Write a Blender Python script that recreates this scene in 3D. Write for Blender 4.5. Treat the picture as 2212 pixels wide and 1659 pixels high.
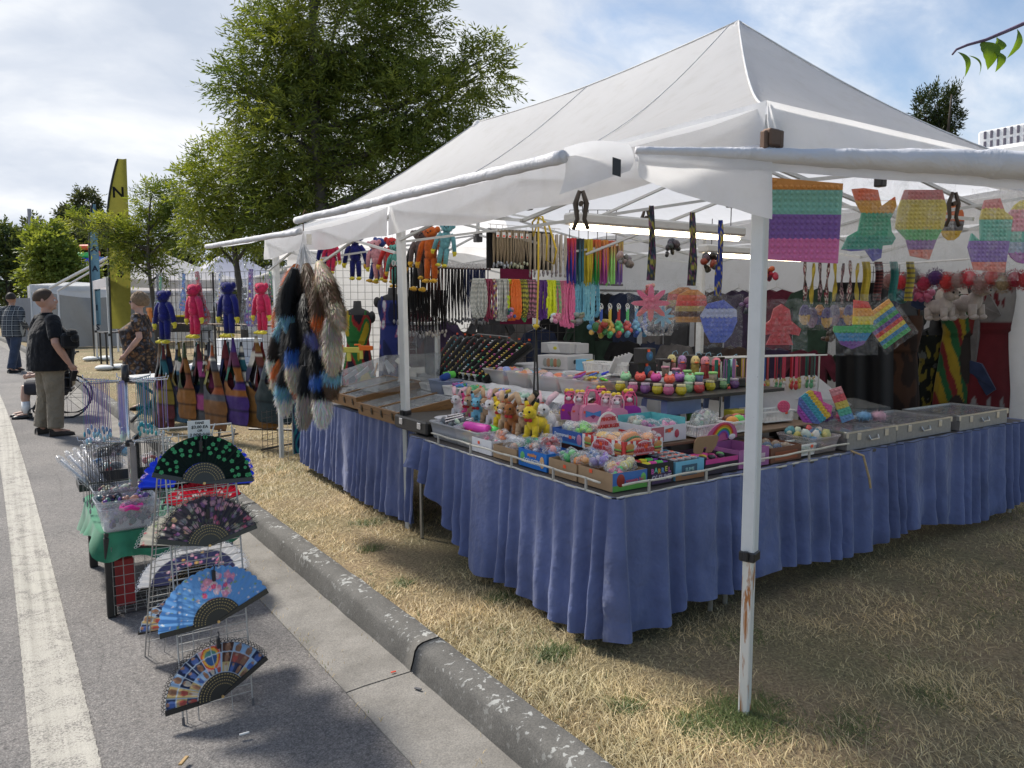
import bpy,math,random
import numpy as np
from mathutils import Vector,Matrix,Euler,noise
for o in list(bpy.data.objects): bpy.data.objects.remove(o)
rnd=random.Random(7)
R=math.radians
sc=bpy.context.scene
COL=sc.collection
# ------------------------------------------------------------------ camera
CAM_H,PITCH,YAW,FPX=1.6,math.atan((829.5-664)/1640),R(33.9),1640.0
cd=bpy.data.cameras.new('camera');cam=bpy.data.objects.new('camera',cd);COL.objects.link(cam)
cam.location=(0,0,CAM_H);cam.rotation_euler=(R(90)-PITCH,0,-YAW)
cd.sensor_width=36;cd.lens=FPX/2212*36;cd.clip_start=.05;cd.clip_end=2000
sc.camera=cam
# ------------------------------------------------------------------ sky and sun
SUN_AZ,SUN_EL=R(-20),R(47)          # azimuth from +Y towards +X
w=bpy.data.worlds.new('World');sc.world=w;w.use_nodes=True
nt=w.node_tree;nt.nodes.clear();L=nt.links.new
def N(t,**k):
    n=nt.nodes.new(t)
    for a,b in k.items(): setattr(n,a,b)
    return n
sky=N('ShaderNodeTexSky',sky_type='NISHITA',sun_disc=False)
sky.sun_elevation=SUN_EL;sky.sun_rotation=SUN_AZ;sky.air_density=1.1;sky.dust_density=.5;sky.ozone_density=2.5
SKY_K=.085
geo=N('ShaderNodeNewGeometry')
sep=N('ShaderNodeSeparateXYZ');L(geo.outputs['Incoming'],sep.inputs[0])
def MT(op,a,b=None,c=None,clamp=False):
    n=N('ShaderNodeMath',operation=op,use_clamp=clamp)
    for i,v in enumerate((a,b,c)):
        if v is None: continue
        if isinstance(v,(int,float)): n.inputs[i].default_value=v
        else: L(v,n.inputs[i])
    return n.outputs[0]
tc=N('ShaderNodeTexCoord');sp=N('ShaderNodeSeparateXYZ');L(tc.outputs['Generated'],sp.inputs[0])
up_=MT('MAXIMUM',sp.outputs[2],0.0);den=MT('ADD',up_,.42)
cx_=MT('DIVIDE',sp.outputs[0],den);cy_=MT('DIVIDE',sp.outputs[1],den)
cmb=N('ShaderNodeCombineXYZ');L(cx_,cmb.inputs[0]);L(cy_,cmb.inputs[1])
def NOI(scale,detail,rough,dist,off,stretch=(1,1,1),rot=0):
    mp=N('ShaderNodeMapping');mp.inputs['Location'].default_value=off;mp.inputs['Scale'].default_value=stretch
    mp.inputs['Rotation'].default_value=(0,0,rot);L(cmb.outputs[0],mp.inputs[0])
    n=N('ShaderNodeTexNoise');n.inputs['Scale'].default_value=scale;n.inputs['Detail'].default_value=detail
    n.inputs['Roughness'].default_value=rough;n.inputs['Distortion'].default_value=dist
    L(mp.outputs[0],n.inputs['Vector']);return n.outputs['Fac']
def RAMP(v,stops):
    r=N('ShaderNodeValToRGB');L(v,r.inputs[0])
    while len(r.color_ramp.elements) > 1: r.color_ramp.elements.remove(r.color_ramp.elements[-1])
    for i,(p,c) in enumerate(stops):
        e=r.color_ramp.elements[0] if i == 0 else r.color_ramp.elements.new(p)
        e.position=p;e.color=(*c,1) if len(c) == 3 else c
    return r.outputs[0]
big=NOI(1.15,4,.5,.3,(3.1,.7,0),(1,1.25,1),R(25))
fine=NOI(5.5,6,.58,.3,(1.3,2.2,0),(1.0,1.5,1),R(40))
# thin high cloud everywhere, opening to blue on the far side from the sun
sx,sy=math.sin(SUN_AZ),math.cos(SUN_AZ)
toward=MT('ADD',MT('MULTIPLY',sp.outputs[0],sx),MT('MULTIPLY',sp.outputs[1],sy))
cov=MT('ADD',MT('MULTIPLY',toward,.62),MT('ADD',MT('MULTIPLY',big,1.15),MT('MULTIPLY',fine,.60)))
cov=MT('ADD',cov,MT('MULTIPLY',MT('SUBTRACT',.45,up_),.55))
mask=RAMP(MT('MULTIPLY',MT('SUBTRACT',cov,.74),1.9),[(.0,(.03,.03,.03)),(.38,(.35,.35,.35)),(.8,(.94,.94,.94)),(1,(1,1,1))])
shade=RAMP(MT('ADD',MT('MULTIPLY',NOI(1.9,5,.5,.4,(7.7,4.1,0),(.9,1.5,1),R(18)),.75),MT('MULTIPLY',fine,.25)),
             [(.36,(.45,.505,.60)),(.48,(.58,.62,.69)),(.58,(.74,.76,.79)),(.68,(.90,.90,.88))])
bg1=N('ShaderNodeBackground');L(sky.outputs[0],bg1.inputs[0]);bg1.inputs[1].default_value=SKY_K
bg2=N('ShaderNodeBackground');L(shade,bg2.inputs[0]);bg2.inputs[1].default_value=.74
mixw=N('ShaderNodeMixShader');L(mask,mixw.inputs[0]);L(bg1.outputs[0],mixw.inputs[1]);L(bg2.outputs[0],mixw.inputs[2])
ow=N('ShaderNodeOutputWorld');L(mixw.outputs[0],ow.inputs[0])
sl=bpy.data.lights.new('sun','SUN');sun=bpy.data.objects.new('sun',sl);COL.objects.link(sun)
sl.energy=3.1;sl.angle=R(8.0);sl.color=(1,.94,.85)
d_=Vector((math.sin(SUN_AZ)*math.cos(SUN_EL),math.cos(SUN_AZ)*math.cos(SUN_EL),math.sin(SUN_EL)))
sun.rotation_euler=d_.to_track_quat('Z','Y').to_euler()
vs=sc.view_settings;vs.view_transform='Standard';vs.look='None';vs.gamma=1;vs.exposure=0.86;vs.use_curve_mapping=False
cy=sc.cycles;cy.use_denoising=True;cy.max_bounces=8;cy.diffuse_bounces=4;cy.glossy_bounces=3;cy.transmission_bounces=6
cy.transparent_max_bounces=12;cy.caustics_reflective=False;cy.caustics_refractive=False;cy.sample_clamp_indirect=6
# ------------------------------------------------------------------ from a place in the view to a place on a plane
_f=Vector((math.sin(YAW)*math.cos(PITCH),math.cos(YAW)*math.cos(PITCH),-math.sin(PITCH)))
_r=Vector((math.cos(YAW),-math.sin(YAW),0));_u=_r.cross(_f)
def _ray(px,py): return _f + _r*((px-1106)/FPX) - _u*((py-829.5)/FPX)
def onz(px,py,z):
    d=_ray(px,py);return Vector((0,0,CAM_H)) + d*((z-CAM_H)/d.z)
def onx(px,py,x):
    d=_ray(px,py);return Vector((0,0,CAM_H)) + d*(x/d.x)
def ony(px,py,y):
    d=_ray(px,py);return Vector((0,0,CAM_H)) + d*(y/d.y)
def ond(px,py,d): return Vector((0,0,CAM_H)) + _ray(px,py)*d
def dep(p): return (Vector(p)-Vector((0,0,CAM_H))).dot(_f)
# ------------------------------------------------------------------ materials
_mc={}
def sR(c): return tuple(((v/255)/12.92 if v/255 <= .04045 else ((v/255+.055)/1.055)**2.4) for v in c)
def H(s): s=s.lstrip('#');return sR((int(s[0:2],16),int(s[2:4],16),int(s[4:6],16)))
def mat(kind,col=None,**k):
    key=(kind,None if col is None else tuple(round(c,3) for c in col),tuple(sorted(k.items())))
    if key in _mc: return _mc[key]
    m=bpy.data.materials.new(kind);m.use_nodes=True;t=m.node_tree;nd=t.nodes;nd.clear();ln=t.links.new
    out=nd.new('ShaderNodeOutputMaterial');b=nd.new('ShaderNodeBsdfPrincipled');ln(b.outputs[0],out.inputs[0])
    tcn=nd.new('ShaderNodeTexCoord')
    def noi(scale,detail=3,rough=.55,vec=None,dist=0):
        n=nd.new('ShaderNodeTexNoise');n.inputs['Scale'].default_value=scale;n.inputs['Detail'].default_value=detail
        n.inputs['Roughness'].default_value=rough;n.inputs['Distortion'].default_value=dist
        ln(vec or tcn.outputs['Object'],n.inputs['Vector']);return n
    def ramp(v,stops):
        r=nd.new('ShaderNodeValToRGB');ln(v,r.inputs[0])
        while len(r.color_ramp.elements) > 1: r.color_ramp.elements.remove(r.color_ramp.elements[-1])
        for i,(p,c) in enumerate(stops):
            e=r.color_ramp.elements[0] if i == 0 else r.color_ramp.elements.new(p)
            e.position=p;e.color=(*c,1)
        return r.outputs[0]
    def mix(f,a,c,typ='MIX'):
        n=nd.new('ShaderNodeMix');n.data_type='RGBA';n.blend_type=typ
        for s,v in ((n.inputs[0],f),(n.inputs[6],a),(n.inputs[7],c)):
            if isinstance(v,(int,float)): s.default_value=v
            elif isinstance(v,tuple): s.default_value=(*v,1)
            else: ln(v,s)
        return n.outputs[2]
    def bump(h,s,d=.01):
        n=nd.new('ShaderNodeBump');n.inputs['Strength'].default_value=s;n.inputs['Distance'].default_value=d
        ln(h,n.inputs['Height']);ln(n.outputs[0],b.inputs['Normal']);return n
    base=col
    if k.get('vc'):
        a=nd.new('ShaderNodeVertexColor');a.layer_name='Col';base=a.outputs[0]
    rough=k.get('rough')
    def put(c):
        if isinstance(c,tuple): b.inputs['Base Color'].default_value=(*c,1)
        else: ln(c,b.inputs['Base Color'])
    def vary(amt,sc_):
        n=noi(sc_,4);lo=tuple([1-amt]*3);hi=tuple([1+amt*.6]*3)
        return mix(1.0,base,ramp(n.outputs['Fac'],[(.3,lo),(.7,hi)]),'MULTIPLY')
    def trans(amt,c=None):
        tr=nd.new('ShaderNodeBsdfTranslucent');c=c or base
        if isinstance(c,tuple): tr.inputs[0].default_value=(*c,1)
        else: ln(c,tr.inputs[0])
        ms=nd.new('ShaderNodeMixShader');ms.inputs[0].default_value=amt
        ln(b.outputs[0],ms.inputs[1]);ln(tr.outputs[0],ms.inputs[2]);ln(ms.outputs[0],out.inputs[0])
    if kind == 'fabric':
        put(vary(k.get('v',.18),k.get('s',9)));b.inputs['Roughness'].default_value=rough or .9
        b.inputs['Sheen Weight'].default_value=k.get('sheen',.15);b.inputs['Specular IOR Level'].default_value=.2
        n=noi(k.get('bs',160),2);bump(n.outputs['Fac'],k.get('bump',.25),k.get('bd',.003))
        if k.get('trans'): trans(k['trans'])
    elif kind == 'fur':
        put(vary(.25,30));b.inputs['Roughness'].default_value=.85;b.inputs['Sheen Weight'].default_value=.25
        b.inputs['Specular IOR Level'].default_value=.25
        n=noi(420,3);bump(n.outputs['Fac'],.5,.006)
    elif kind == 'hair':
        put(base);b.inputs['Roughness'].default_value=.6;b.inputs['Specular IOR Level'].default_value=.3
        trans(k.get('tr',.2))
    elif kind == 'plastic':
        put(vary(.06,25));b.inputs['Roughness'].default_value=rough or .38
        n=noi(45,3);bump(n.outputs['Fac'],.06,.003)
        if k.get('trans'): trans(k['trans'])
    elif kind == 'paint':
        n=noi(6,6,.7);f=ramp(n.outputs['Fac'],[(.45,(0,0,0)),(.75,(.5,.5,.5))])
        n2=noi(60,4,.7);sp2=ramp(n2.outputs['Fac'],[(.70,(0,0,0)),(.74,(1,1,1))])
        c1=mix(f,base,tuple(v*.78 for v in col));put(mix(sp2,c1,(.05,.04,.035)) if k.get('chip') else c1)
        b.inputs['Roughness'].default_value=rough or .45
    elif kind == 'rusty':
        mp=nd.new('ShaderNodeMapping');mp.inputs['Scale'].default_value=(30,30,4);ln(tcn.outputs['Object'],mp.inputs[0])
        n=noi(1,5,.65,mp.outputs[0],.6);f=ramp(n.outputs['Fac'],[(.52,(0,0,0)),(.60,(1,1,1))])
        put(mix(f,base,(.42,.16,.04)));b.inputs['Roughness'].default_value=.55
    elif kind == 'metal':
        put(vary(.12,40));b.inputs['Metallic'].default_value=k.get('met',.9);b.inputs['Roughness'].default_value=rough or .35
    elif kind == 'canopy':
        n=noi(1.1,5,.6);n3=noi(7,5,.65)
        c1=mix(1.0,ramp(n.outputs['Fac'],[(.3,tuple(v*.93 for v in col)),(.7,col)]),ramp(n3.outputs['Fac'],[(.25,(.93,.925,.91)),(.5,(1,1,1))]),'MULTIPLY')
        base=c1;put(c1);b.inputs['Roughness'].default_value=.6;b.inputs['Specular IOR Level'].default_value=.3
        n2=noi(3.2,5,.55,None,.8);bump(n2.outputs['Fac'],k.get('bump',.35),.05);trans(k.get('trans',.3))
    elif kind == 'wood':
        mp=nd.new('ShaderNodeMapping');mp.inputs['Scale'].default_value=k.get('st',(2,14,14));ln(tcn.outputs['Object'],mp.inputs[0])
        n=noi(4,6,.6,mp.outputs[0],.6);put(mix(n.outputs['Fac'],tuple(v*.55 for v in col),tuple(min(1,v*1.35) for v in col)))
        b.inputs['Roughness'].default_value=rough or .5;bump(n.outputs['Fac'],.15,.004)
    elif kind == 'bag':          # thin crinkled clear film
        n=noi(k.get('s',28),4,.6,None,1.5);bump(n.outputs['Fac'],1.0,.03)
        b.inputs['Base Color'].default_value=(.9,.92,.95,1);b.inputs['Roughness'].default_value=.12
        tr=nd.new('ShaderNodeBsdfTransparent');ms=nd.new('ShaderNodeMixShader')
        lw=nd.new('ShaderNodeLayerWeight');lw.inputs[0].default_value=.35
        f=nd.new('ShaderNodeMath');f.operation='MULTIPLY_ADD';ln(lw.outputs['Facing'],f.inputs[0]);f.inputs[1].default_value=.35
        f.inputs[2].default_value=k.get('d',.10)
        r2=nd.new('ShaderNodeMath');r2.operation='MULTIPLY';ln(f.outputs[0],r2.inputs[0])
        ln(ramp(n.outputs['Fac'],[(.42,(.5,.5,.5)),(.62,(1.9,1.9,1.9))]),r2.inputs[1])
        ln(r2.outputs[0],ms.inputs[0]);ln(tr.outputs[0],ms.inputs[1]);ln(b.outputs[0],ms.inputs[2]);ln(ms.outputs[0],out.inputs[0])
    elif kind == 'clear':        # moulded clear or milky plastic and glass
        put(col);b.inputs['Roughness'].default_value=rough or .15
        tr=nd.new('ShaderNodeBsdfTransparent');tr.inputs[0].default_value=(*[min(1,.6+.4*v) for v in col],1)
        ms=nd.new('ShaderNodeMixShader');fr=nd.new('ShaderNodeLayerWeight');fr.inputs[0].default_value=.3
        f=nd.new('ShaderNodeMath');f.operation='MULTIPLY_ADD';ln(fr.outputs['Facing'],f.inputs[0]);f.inputs[1].default_value=.3
        f.inputs[2].default_value=k.get('d',.25);f.use_clamp=True
        ln(f.outputs[0],ms.inputs[0]);ln(tr.outputs[0],ms.inputs[1]);ln(b.outputs[0],ms.inputs[2]);ln(ms.outputs[0],out.inputs[0])
    elif kind == 'skin':
        put(vary(.12,14));b.inputs['Roughness'].default_value=.55;b.inputs['Subsurface Weight'].default_value=.08
        b.inputs['Subsurface Radius'].default_value=(.02,.008,.004)
    elif kind == 'leaf':
        n=noi(1.3,3);c1=mix(1.0,base,ramp(n.outputs['Fac'],[(.35,(.8,.85,.8)),(.65,(1.15,1.1,1.0))]),'MULTIPLY')
        put(c1);b.inputs['Roughness'].default_value=.5;b.inputs['Specular IOR Level'].default_value=.35
        base=mix(1.0,c1,(1.5,1.35,.55),'MULTIPLY');trans(k.get('trans',.45),base)
    elif kind == 'bark':
        n=noi(14,6,.7);put(mix(n.outputs['Fac'],tuple(v*.5 for v in col),tuple(v*1.5 for v in col)));b.inputs['Roughness'].default_value=.9
        bump(n.outputs['Fac'],.6,.02)
    elif kind == 'asphalt':
        n=noi(150,4,.7);n2=noi(1.3,5,.6);n3=noi(38,5,.75)
        agg=ramp(n.outputs['Fac'],[(.30,(.07,.066,.064)),(.52,(.175,.167,.162)),(.72,(.36,.345,.33))])
        c1=mix(1.0,agg,ramp(n2.outputs['Fac'],[(.3,(.82,.82,.82)),(.7,(1.12,1.10,1.08))]),'MULTIPLY')
        c1=mix(1.0,c1,ramp(n3.outputs['Fac'],[(.30,(.5,.5,.5)),(.46,(1,1,1)),(.66,(1.25,1.22,1.2))]),'MULTIPLY')
        mp=nd.new('ShaderNodeMapping');mp.inputs['Scale'].default_value=(1.0,.09,1);ln(tcn.outputs['Object'],mp.inputs[0])
        n4=noi(1.6,3,.5,mp.outputs[0],1.2);crk=ramp(n4.outputs['Fac'],[(.496,(1,1,1)),(.499,(.72,.72,.72)),(.502,(1,1,1))])
        n5=noi(.45,2,.5,None,.8);stn=ramp(n5.outputs['Fac'],[(.33,(.80,.80,.81)),(.52,(1,1,1)),(.7,(1.10,1.09,1.07))])
        c1=mix(1.0,c1,crk,'MULTIPLY');c1=mix(1.0,c1,stn,'MULTIPLY')
        put(c1);b.inputs['Roughness'].default_value=.85;bump(n3.outputs['Fac'],.8,.012)
    elif kind == 'roadpaint':
        n=noi(110,5,.7);n2=noi(9,6,.7,None,.7)
        ad=nd.new('ShaderNodeMath');ad.operation='MULTIPLY_ADD';ln(n2.outputs['Fac'],ad.inputs[0]);ad.inputs[1].default_value=.75;ln(n.outputs['Fac'],ad.inputs[2])
        f=ramp(ad.outputs[0],[(.72,(0,0,0)),(.88,(1,1,1))])
        n3=noi(200,3);mq=nd.new('ShaderNodeMapping');mq.inputs['Scale'].default_value=(22,.25,1);ln(tcn.outputs['Object'],mq.inputs[0]);n4=noi(1,3,.6,mq.outputs[0])
        put(mix(1.0,ramp(n4.outputs['Fac'],[(.35,(.78,.77,.75)),(.6,(1.06,1.05,1.03))]),mix(f,(.17,.16,.15),ramp(n3.outputs['Fac'],[(.3,(.33,.315,.28)),(.7,(.50,.48,.43))])),'MULTIPLY'))
        b.inputs['Roughness'].default_value=.8;bump(n.outputs['Fac'],.5,.006)
    elif kind == 'concrete':
        n=noi(140,4,.65);n2=noi(3.5,6,.65);n3=noi(22,6,.7)
        c1=mix(1.0,base,ramp(n.outputs['Fac'],[(.28,(.62,.62,.62)),(.5,(1,1,1)),(.74,(1.4,1.38,1.34))]),'MULTIPLY')
        c1=mix(1.0,c1,ramp(n2.outputs['Fac'],[(.32,(.72,.71,.69)),(.62,(1.08,1.07,1.05))]),'MULTIPLY')
        if k.get('lichen'):
            n5=noi(34,3,.5,None,.4);n4=noi(3.1,4,.6)
            ml=nd.new('ShaderNodeMath');ml.operation='MULTIPLY_ADD';ln(n4.outputs['Fac'],ml.inputs[0]);ml.inputs[1].default_value=.6;ln(n5.outputs['Fac'],ml.inputs[2])
            f=ramp(ml.outputs[0],[(.905,(0,0,0)),(.95,(1,1,1))])
            gm=nd.new('ShaderNodeNewGeometry');sn=nd.new('ShaderNodeSeparateXYZ');ln(gm.outputs['Normal'],sn.inputs[0])
            fz=nd.new('ShaderNodeMath');fz.operation='MULTIPLY';fz.use_clamp=True;ln(f,fz.inputs[0]);ln(sn.outputs[2],fz.inputs[1])
            c1=mix(fz.outputs[0],c1,(.34,.345,.33))
        put(c1);b.inputs['Roughness'].default_value=.9;bump(n3.outputs['Fac'],.5,.01)
    elif kind == 'soil':
        n=noi(60,6,.7);n2=noi(.9,4,.6)
        c1=ramp(n.outputs['Fac'],[(.3,(.11,.08,.05)),(.5,(.27,.205,.12)),(.72,(.46,.37,.23))])
        put(mix(1.0,c1,ramp(n2.outputs['Fac'],[(.35,(.75,.85,.7)),(.6,(1.1,1.05,1))]),'MULTIPLY'));b.inputs['Roughness'].default_value=.95
        bump(n.outputs['Fac'],1,.02)
    elif kind == 'plaid':
        sp_=nd.new('ShaderNodeSeparateXYZ');ln(tcn.outputs['Object'],sp_.inputs[0])
        def band(sock,f,w_,ph=0):
            a=nd.new('ShaderNodeMath');a.operation='MULTIPLY_ADD';ln(sock,a.inputs[0]);a.inputs[1].default_value=f;a.inputs[2].default_value=ph
            c_=nd.new('ShaderNodeMath');c_.operation='FRACT';ln(a.outputs[0],c_.inputs[0])
            e_=nd.new('ShaderNodeMath');e_.operation='LESS_THAN';ln(c_.outputs[0],e_.inputs[0]);e_.inputs[1].default_value=w_;return e_.outputs[0]
        c1=mix(band(sp_.outputs[0],9,.45),(.02,.025,.035),(.055,.065,.08));c1=mix(band(sp_.outputs[2],9,.45,.2),c1,mix(.5,c1,(.10,.11,.12)))
        c1=mix(band(sp_.outputs[0],9,.10,.3),c1,(.32,.33,.33));put(mix(band(sp_.outputs[2],9,.10,.5),c1,(.30,.31,.31)));b.inputs['Roughness'].default_value=.9
    elif kind == 'floral':
        v=nd.new('ShaderNodeTexVoronoi');v.inputs['Scale'].default_value=k.get('s',17)
        nw=noi(12,3,.6);mx=nd.new('ShaderNodeMix');mx.data_type='RGBA';mx.inputs[0].default_value=.12;ln(tcn.outputs['Object'],mx.inputs[6]);ln(nw.outputs['Color'],mx.inputs[7]);ln(mx.outputs[2],v.inputs['Vector'])
        sp_=nd.new('ShaderNodeSeparateColor');ln(v.outputs['Color'],sp_.inputs[0]);r_=nd.new('ShaderNodeValToRGB');ln(sp_.outputs[0],r_.inputs[0]);r_.color_ramp.interpolation='CONSTANT'
        pal=k['pal'];r_.color_ramp.elements[0].color=(*pal[0],1)
        for i,c_ in enumerate(pal[1:]):
            e_=r_.color_ramp.elements.new((i+1)/len(pal)) if i < len(pal)-2 else r_.color_ramp.elements[-1]
            e_.position=(i+1)/len(pal);e_.color=(*c_,1)
        put(mix(ramp(v.outputs['Distance'],[(.25,(0,0,0)),(.6,(.8,.8,.8))]),r_.outputs[0],tuple(x*.35 for x in pal[0])));b.inputs['Roughness'].default_value=.85
    elif kind == 'glow':
        b.inputs['Base Color'].default_value=(.9,.88,.8,1);b.inputs['Emission Color'].default_value=(*col,1);b.inputs['Emission Strength'].default_value=k.get('e',2)
    _mc[key]=m;return m
# ------------------------------------------------------------------ mesh builder
_ME={}
class MB:
    def __init__(s): s.v=[];s.f=[];s.c=[];s.col=None;s.m=Matrix.Identity(4)
    def at(s,loc=(0,0,0),rot=(0,0,0),scale=(1,1,1)):
        s.m=Matrix.LocRotScale(Vector(loc),Euler(rot),Vector(scale));return s
    def add(s,vs,fs,col=None):
        n=len(s.v);s.v += [tuple(s.m @ Vector(p)) for p in vs];s.f += [tuple(i+n for i in f) for f in fs]
        c=col or s.col or (1,1,1);s.c += [c]*len(vs);return s
    def box(s,x0,x1,y0,y1,z0,z1,col=None):
        return s.add([(x0,y0,z0),(x1,y0,z0),(x1,y1,z0),(x0,y1,z0),(x0,y0,z1),(x1,y0,z1),(x1,y1,z1),(x0,y1,z1)],
                     [(0,3,2,1),(4,5,6,7),(0,1,5,4),(1,2,6,5),(2,3,7,6),(3,0,4,7)],col)
    def bbox(s,x0,x1,y0,y1,z0,z1,b=.004,col=None):     # box with chamfered edges
        X,Y,Z=(x0,x1),(y0,y1),(z0,z1);vs=[];ix={}
        for i in (0,1):
            for j in (0,1):
                for k in (0,1):
                    sx,sy,sz=(b if i == 0 else -b),(b if j == 0 else -b),(b if k == 0 else -b)
                    ix[i,j,k]=len(vs);p=(X[i],Y[j],Z[k])
                    vs += [(p[0],p[1]+sy,p[2]+sz),(p[0]+sx,p[1],p[2]+sz),(p[0]+sx,p[1]+sy,p[2])]
        g=lambda i,j,k,a: ix[i,j,k]+a
        fs=[]
        for i in (0,1): fs.append([g(i,0,0,0),g(i,1,0,0),g(i,1,1,0),g(i,0,1,0)])
        for j in (0,1): fs.append([g(0,j,0,1),g(1,j,0,1),g(1,j,1,1),g(0,j,1,1)])
        for k in (0,1): fs.append([g(0,0,k,2),g(1,0,k,2),g(1,1,k,2),g(0,1,k,2)])
        for j in (0,1):
            for k in (0,1): fs.append([g(0,j,k,1),g(1,j,k,1),g(1,j,k,2),g(0,j,k,2)])
        for i in (0,1):
            for k in (0,1): fs.append([g(i,0,k,0),g(i,1,k,0),g(i,1,k,2),g(i,0,k,2)])
        for i in (0,1):
            for j in (0,1): fs.append([g(i,j,0,0),g(i,j,1,0),g(i,j,1,1),g(i,j,0,1)])
        for i in (0,1):
            for j in (0,1):
                for k in (0,1): fs.append([g(i,j,k,0),g(i,j,k,1),g(i,j,k,2)])
        s.fix=True
        return s.add(vs,fs,col)
    def tube(s,pts,r,n=6,caps=True,closed=False,col=None,cols=None):
        pts=[Vector(p) for p in pts];m=len(pts);vs=[];fs=[];cc=[]
        up=None
        for i,p in enumerate(pts):
            if closed: t=pts[(i+1) % m]-pts[i-1]
            else: t=pts[min(i+1,m-1)]-pts[max(i-1,0)]
            t=t.normalized() if t.length > 1e-9 else Vector((0,0,1))
            if up is None: up=Vector((0,0,1)) if abs(t.z) < .9 else Vector((1,0,0))
            a=t.cross(up)
            if a.length < 1e-6: a=t.cross(Vector((0,1,.3)))
            a.normalize();b=a.cross(t);up=b
            rr=r[i] if isinstance(r,(list,tuple)) else r
            for j in range(n):
                q=2*math.pi*(j+.5)/n;vs.append(p+a*(math.cos(q)*rr)+b*(math.sin(q)*rr))
                if cols: cc.append(cols[i])
        for i in range(m if closed else m-1):
            for j in range(n):
                k=(i+1) % m;fs.append((i*n+j,i*n+(j+1) % n,k*n+(j+1) % n,k*n+j))
        if caps and not closed: fs += [tuple(range(n))[::-1],tuple(range((m-1)*n,m*n))]
        n0=len(s.c);s.add(vs,fs,col)
        if cols: s.c[n0:]=cc
        return s
    def cyl(s,p0,p1,r0,r1=None,n=10,col=None): return s.tube([p0,p1],[r0,r0 if r1 is None else r1],n,True,False,col)
    def lathe(s,prof,n=14,cx=0,cy=0,cz=0,col=None,sx=1,sy=1,cap=True,a0=0,cols=None):
        vs=[];fs=[];m=len(prof);cc=[]
        for i,(r,z) in enumerate(prof):
            for j in range(n):
                q=2*math.pi*j/n+a0;vs.append((cx+r*math.cos(q)*sx,cy+r*math.sin(q)*sy,cz+z))
                if cols: cc.append(cols[i])
        for i in range(m-1):
            for j in range(n): fs.append((i*n+j,i*n+(j+1) % n,(i+1)*n+(j+1) % n,(i+1)*n+j))
        if cap: fs += [tuple(range(n))[::-1],tuple(range((m-1)*n,m*n))]
        n0=len(s.c);s.add(vs,fs,col)
        if cols: s.c[n0:]=cc
        return s
    def ball(s,c,r,n=10,m=7,col=None,rot=None):
        r=(r,r,r) if isinstance(r,(int,float)) else r
        vs=[];fs=[];q=Euler(rot).to_matrix() if rot else None
        for i in range(m+1):
            t=math.pi*i/m;zz=-math.cos(t);rr=math.sin(t)
            if i in (0,m): vs.append(Vector((0,0,zz*r[2])));continue
            for j in range(n):
                a=2*math.pi*j/n;vs.append(Vector((rr*math.cos(a)*r[0],rr*math.sin(a)*r[1],zz*r[2])))
        if q: vs=[q @ v for v in vs]
        vs=[v+Vector(c) for v in vs]
        g=lambda i,j: 0 if i == 0 else (1+(m-1)*n if i == m else 1+(i-1)*n+j % n)
        for i in range(m):
            for j in range(n):
                f=[g(i,j),g(i,j+1),g(i+1,j+1),g(i+1,j)]
                o=[]
                for x in f:
                    if x not in o: o.append(x)
                fs.append(tuple(o))
        return s.add(vs,fs,col)
    def grid(s,fn,nu,nv,colfn=None,wrap=False):
        vs=[];cc=[]
        for j in range(nv+1):
            for i in range(nu+(0 if wrap else 1)):
                vs.append(fn(i/nu,j/nv));cc.append(colfn(i/nu,j/nv) if colfn else (s.col or (1,1,1)))
        W=nu if wrap else nu+1;fs=[]
        for j in range(nv):
            for i in range(nu): fs.append((j*W+i,j*W+(i+1) % W,(j+1)*W+(i+1) % W,(j+1)*W+i))
        n0=len(s.c);s.add(vs,fs);s.c[n0:]=cc;return s
    def loft(s,secs,n=16,col=None):       # elliptical rings (cx, cy, cz, rx, ry)
        vs=[];m=len(secs)
        for (x,y,z,rx,ry) in secs:
            for j in range(n): q=2*math.pi*j/n;vs.append((x+rx*math.cos(q),y+ry*math.sin(q),z))
        fs=[(i*n+j,i*n+(j+1) % n,(i+1)*n+(j+1) % n,(i+1)*n+j) for i in range(m-1) for j in range(n)]
        return s.add(vs,fs+[tuple(range(n))[::-1],tuple(range((m-1)*n,m*n))],col)
    def slab(s,out,y0,y1,col=None):       # outline in x,z pushed along y
        n=len(out);vs=[(x,y0,z) for x,z in out]+[(x,y1,z) for x,z in out]
        fs=[tuple(range(n)),tuple(range(n,2*n))[::-1]]+[(i,n+i,n+(i+1) % n,(i+1) % n) for i in range(n)]
        return s.add(vs,fs,col)
    def mesh(s,name):
        me=bpy.data.meshes.new(name);me.from_pydata(s.v,[],s.f)
        if any(c != (1,1,1) for c in s.c[:200000]):
            a=me.color_attributes.new('Col','FLOAT_COLOR','POINT')
            arr=np.ones((len(s.v),4),dtype=np.float32);arr[:,:3]=np.array(s.c,dtype=np.float32);a.data.foreach_set('color',arr.ravel())
        if getattr(s,'fix',False) :
            import bmesh
            bm=bmesh.new();bm.from_mesh(me);bmesh.ops.recalc_face_normals(bm,faces=bm.faces);bm.to_mesh(me);bm.free()
        me.update();return me
    def build(s,name,m,parent=None,smooth=False,loc=None,rot=None):
        me=s.mesh(name);me.materials.append(m)
        if smooth: me.polygons.foreach_set('use_smooth',[True]*len(me.polygons))
        return link(name,me,parent,loc,rot)
def link(name,data,parent=None,loc=None,rot=None,scale=None):
    o=bpy.data.objects.new(name,data);COL.objects.link(o)
    if parent is not None: o.parent=parent
    if loc is not None: o.location=loc
    if rot is not None: o.rotation_euler=rot
    if scale is not None: o.scale=(scale,)*3 if isinstance(scale,(int,float)) else scale
    return o
def tag(o,label,cat,group=None):
    o['label']=label;o['category']=cat
    if group: o['group']=group
    return o
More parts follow.
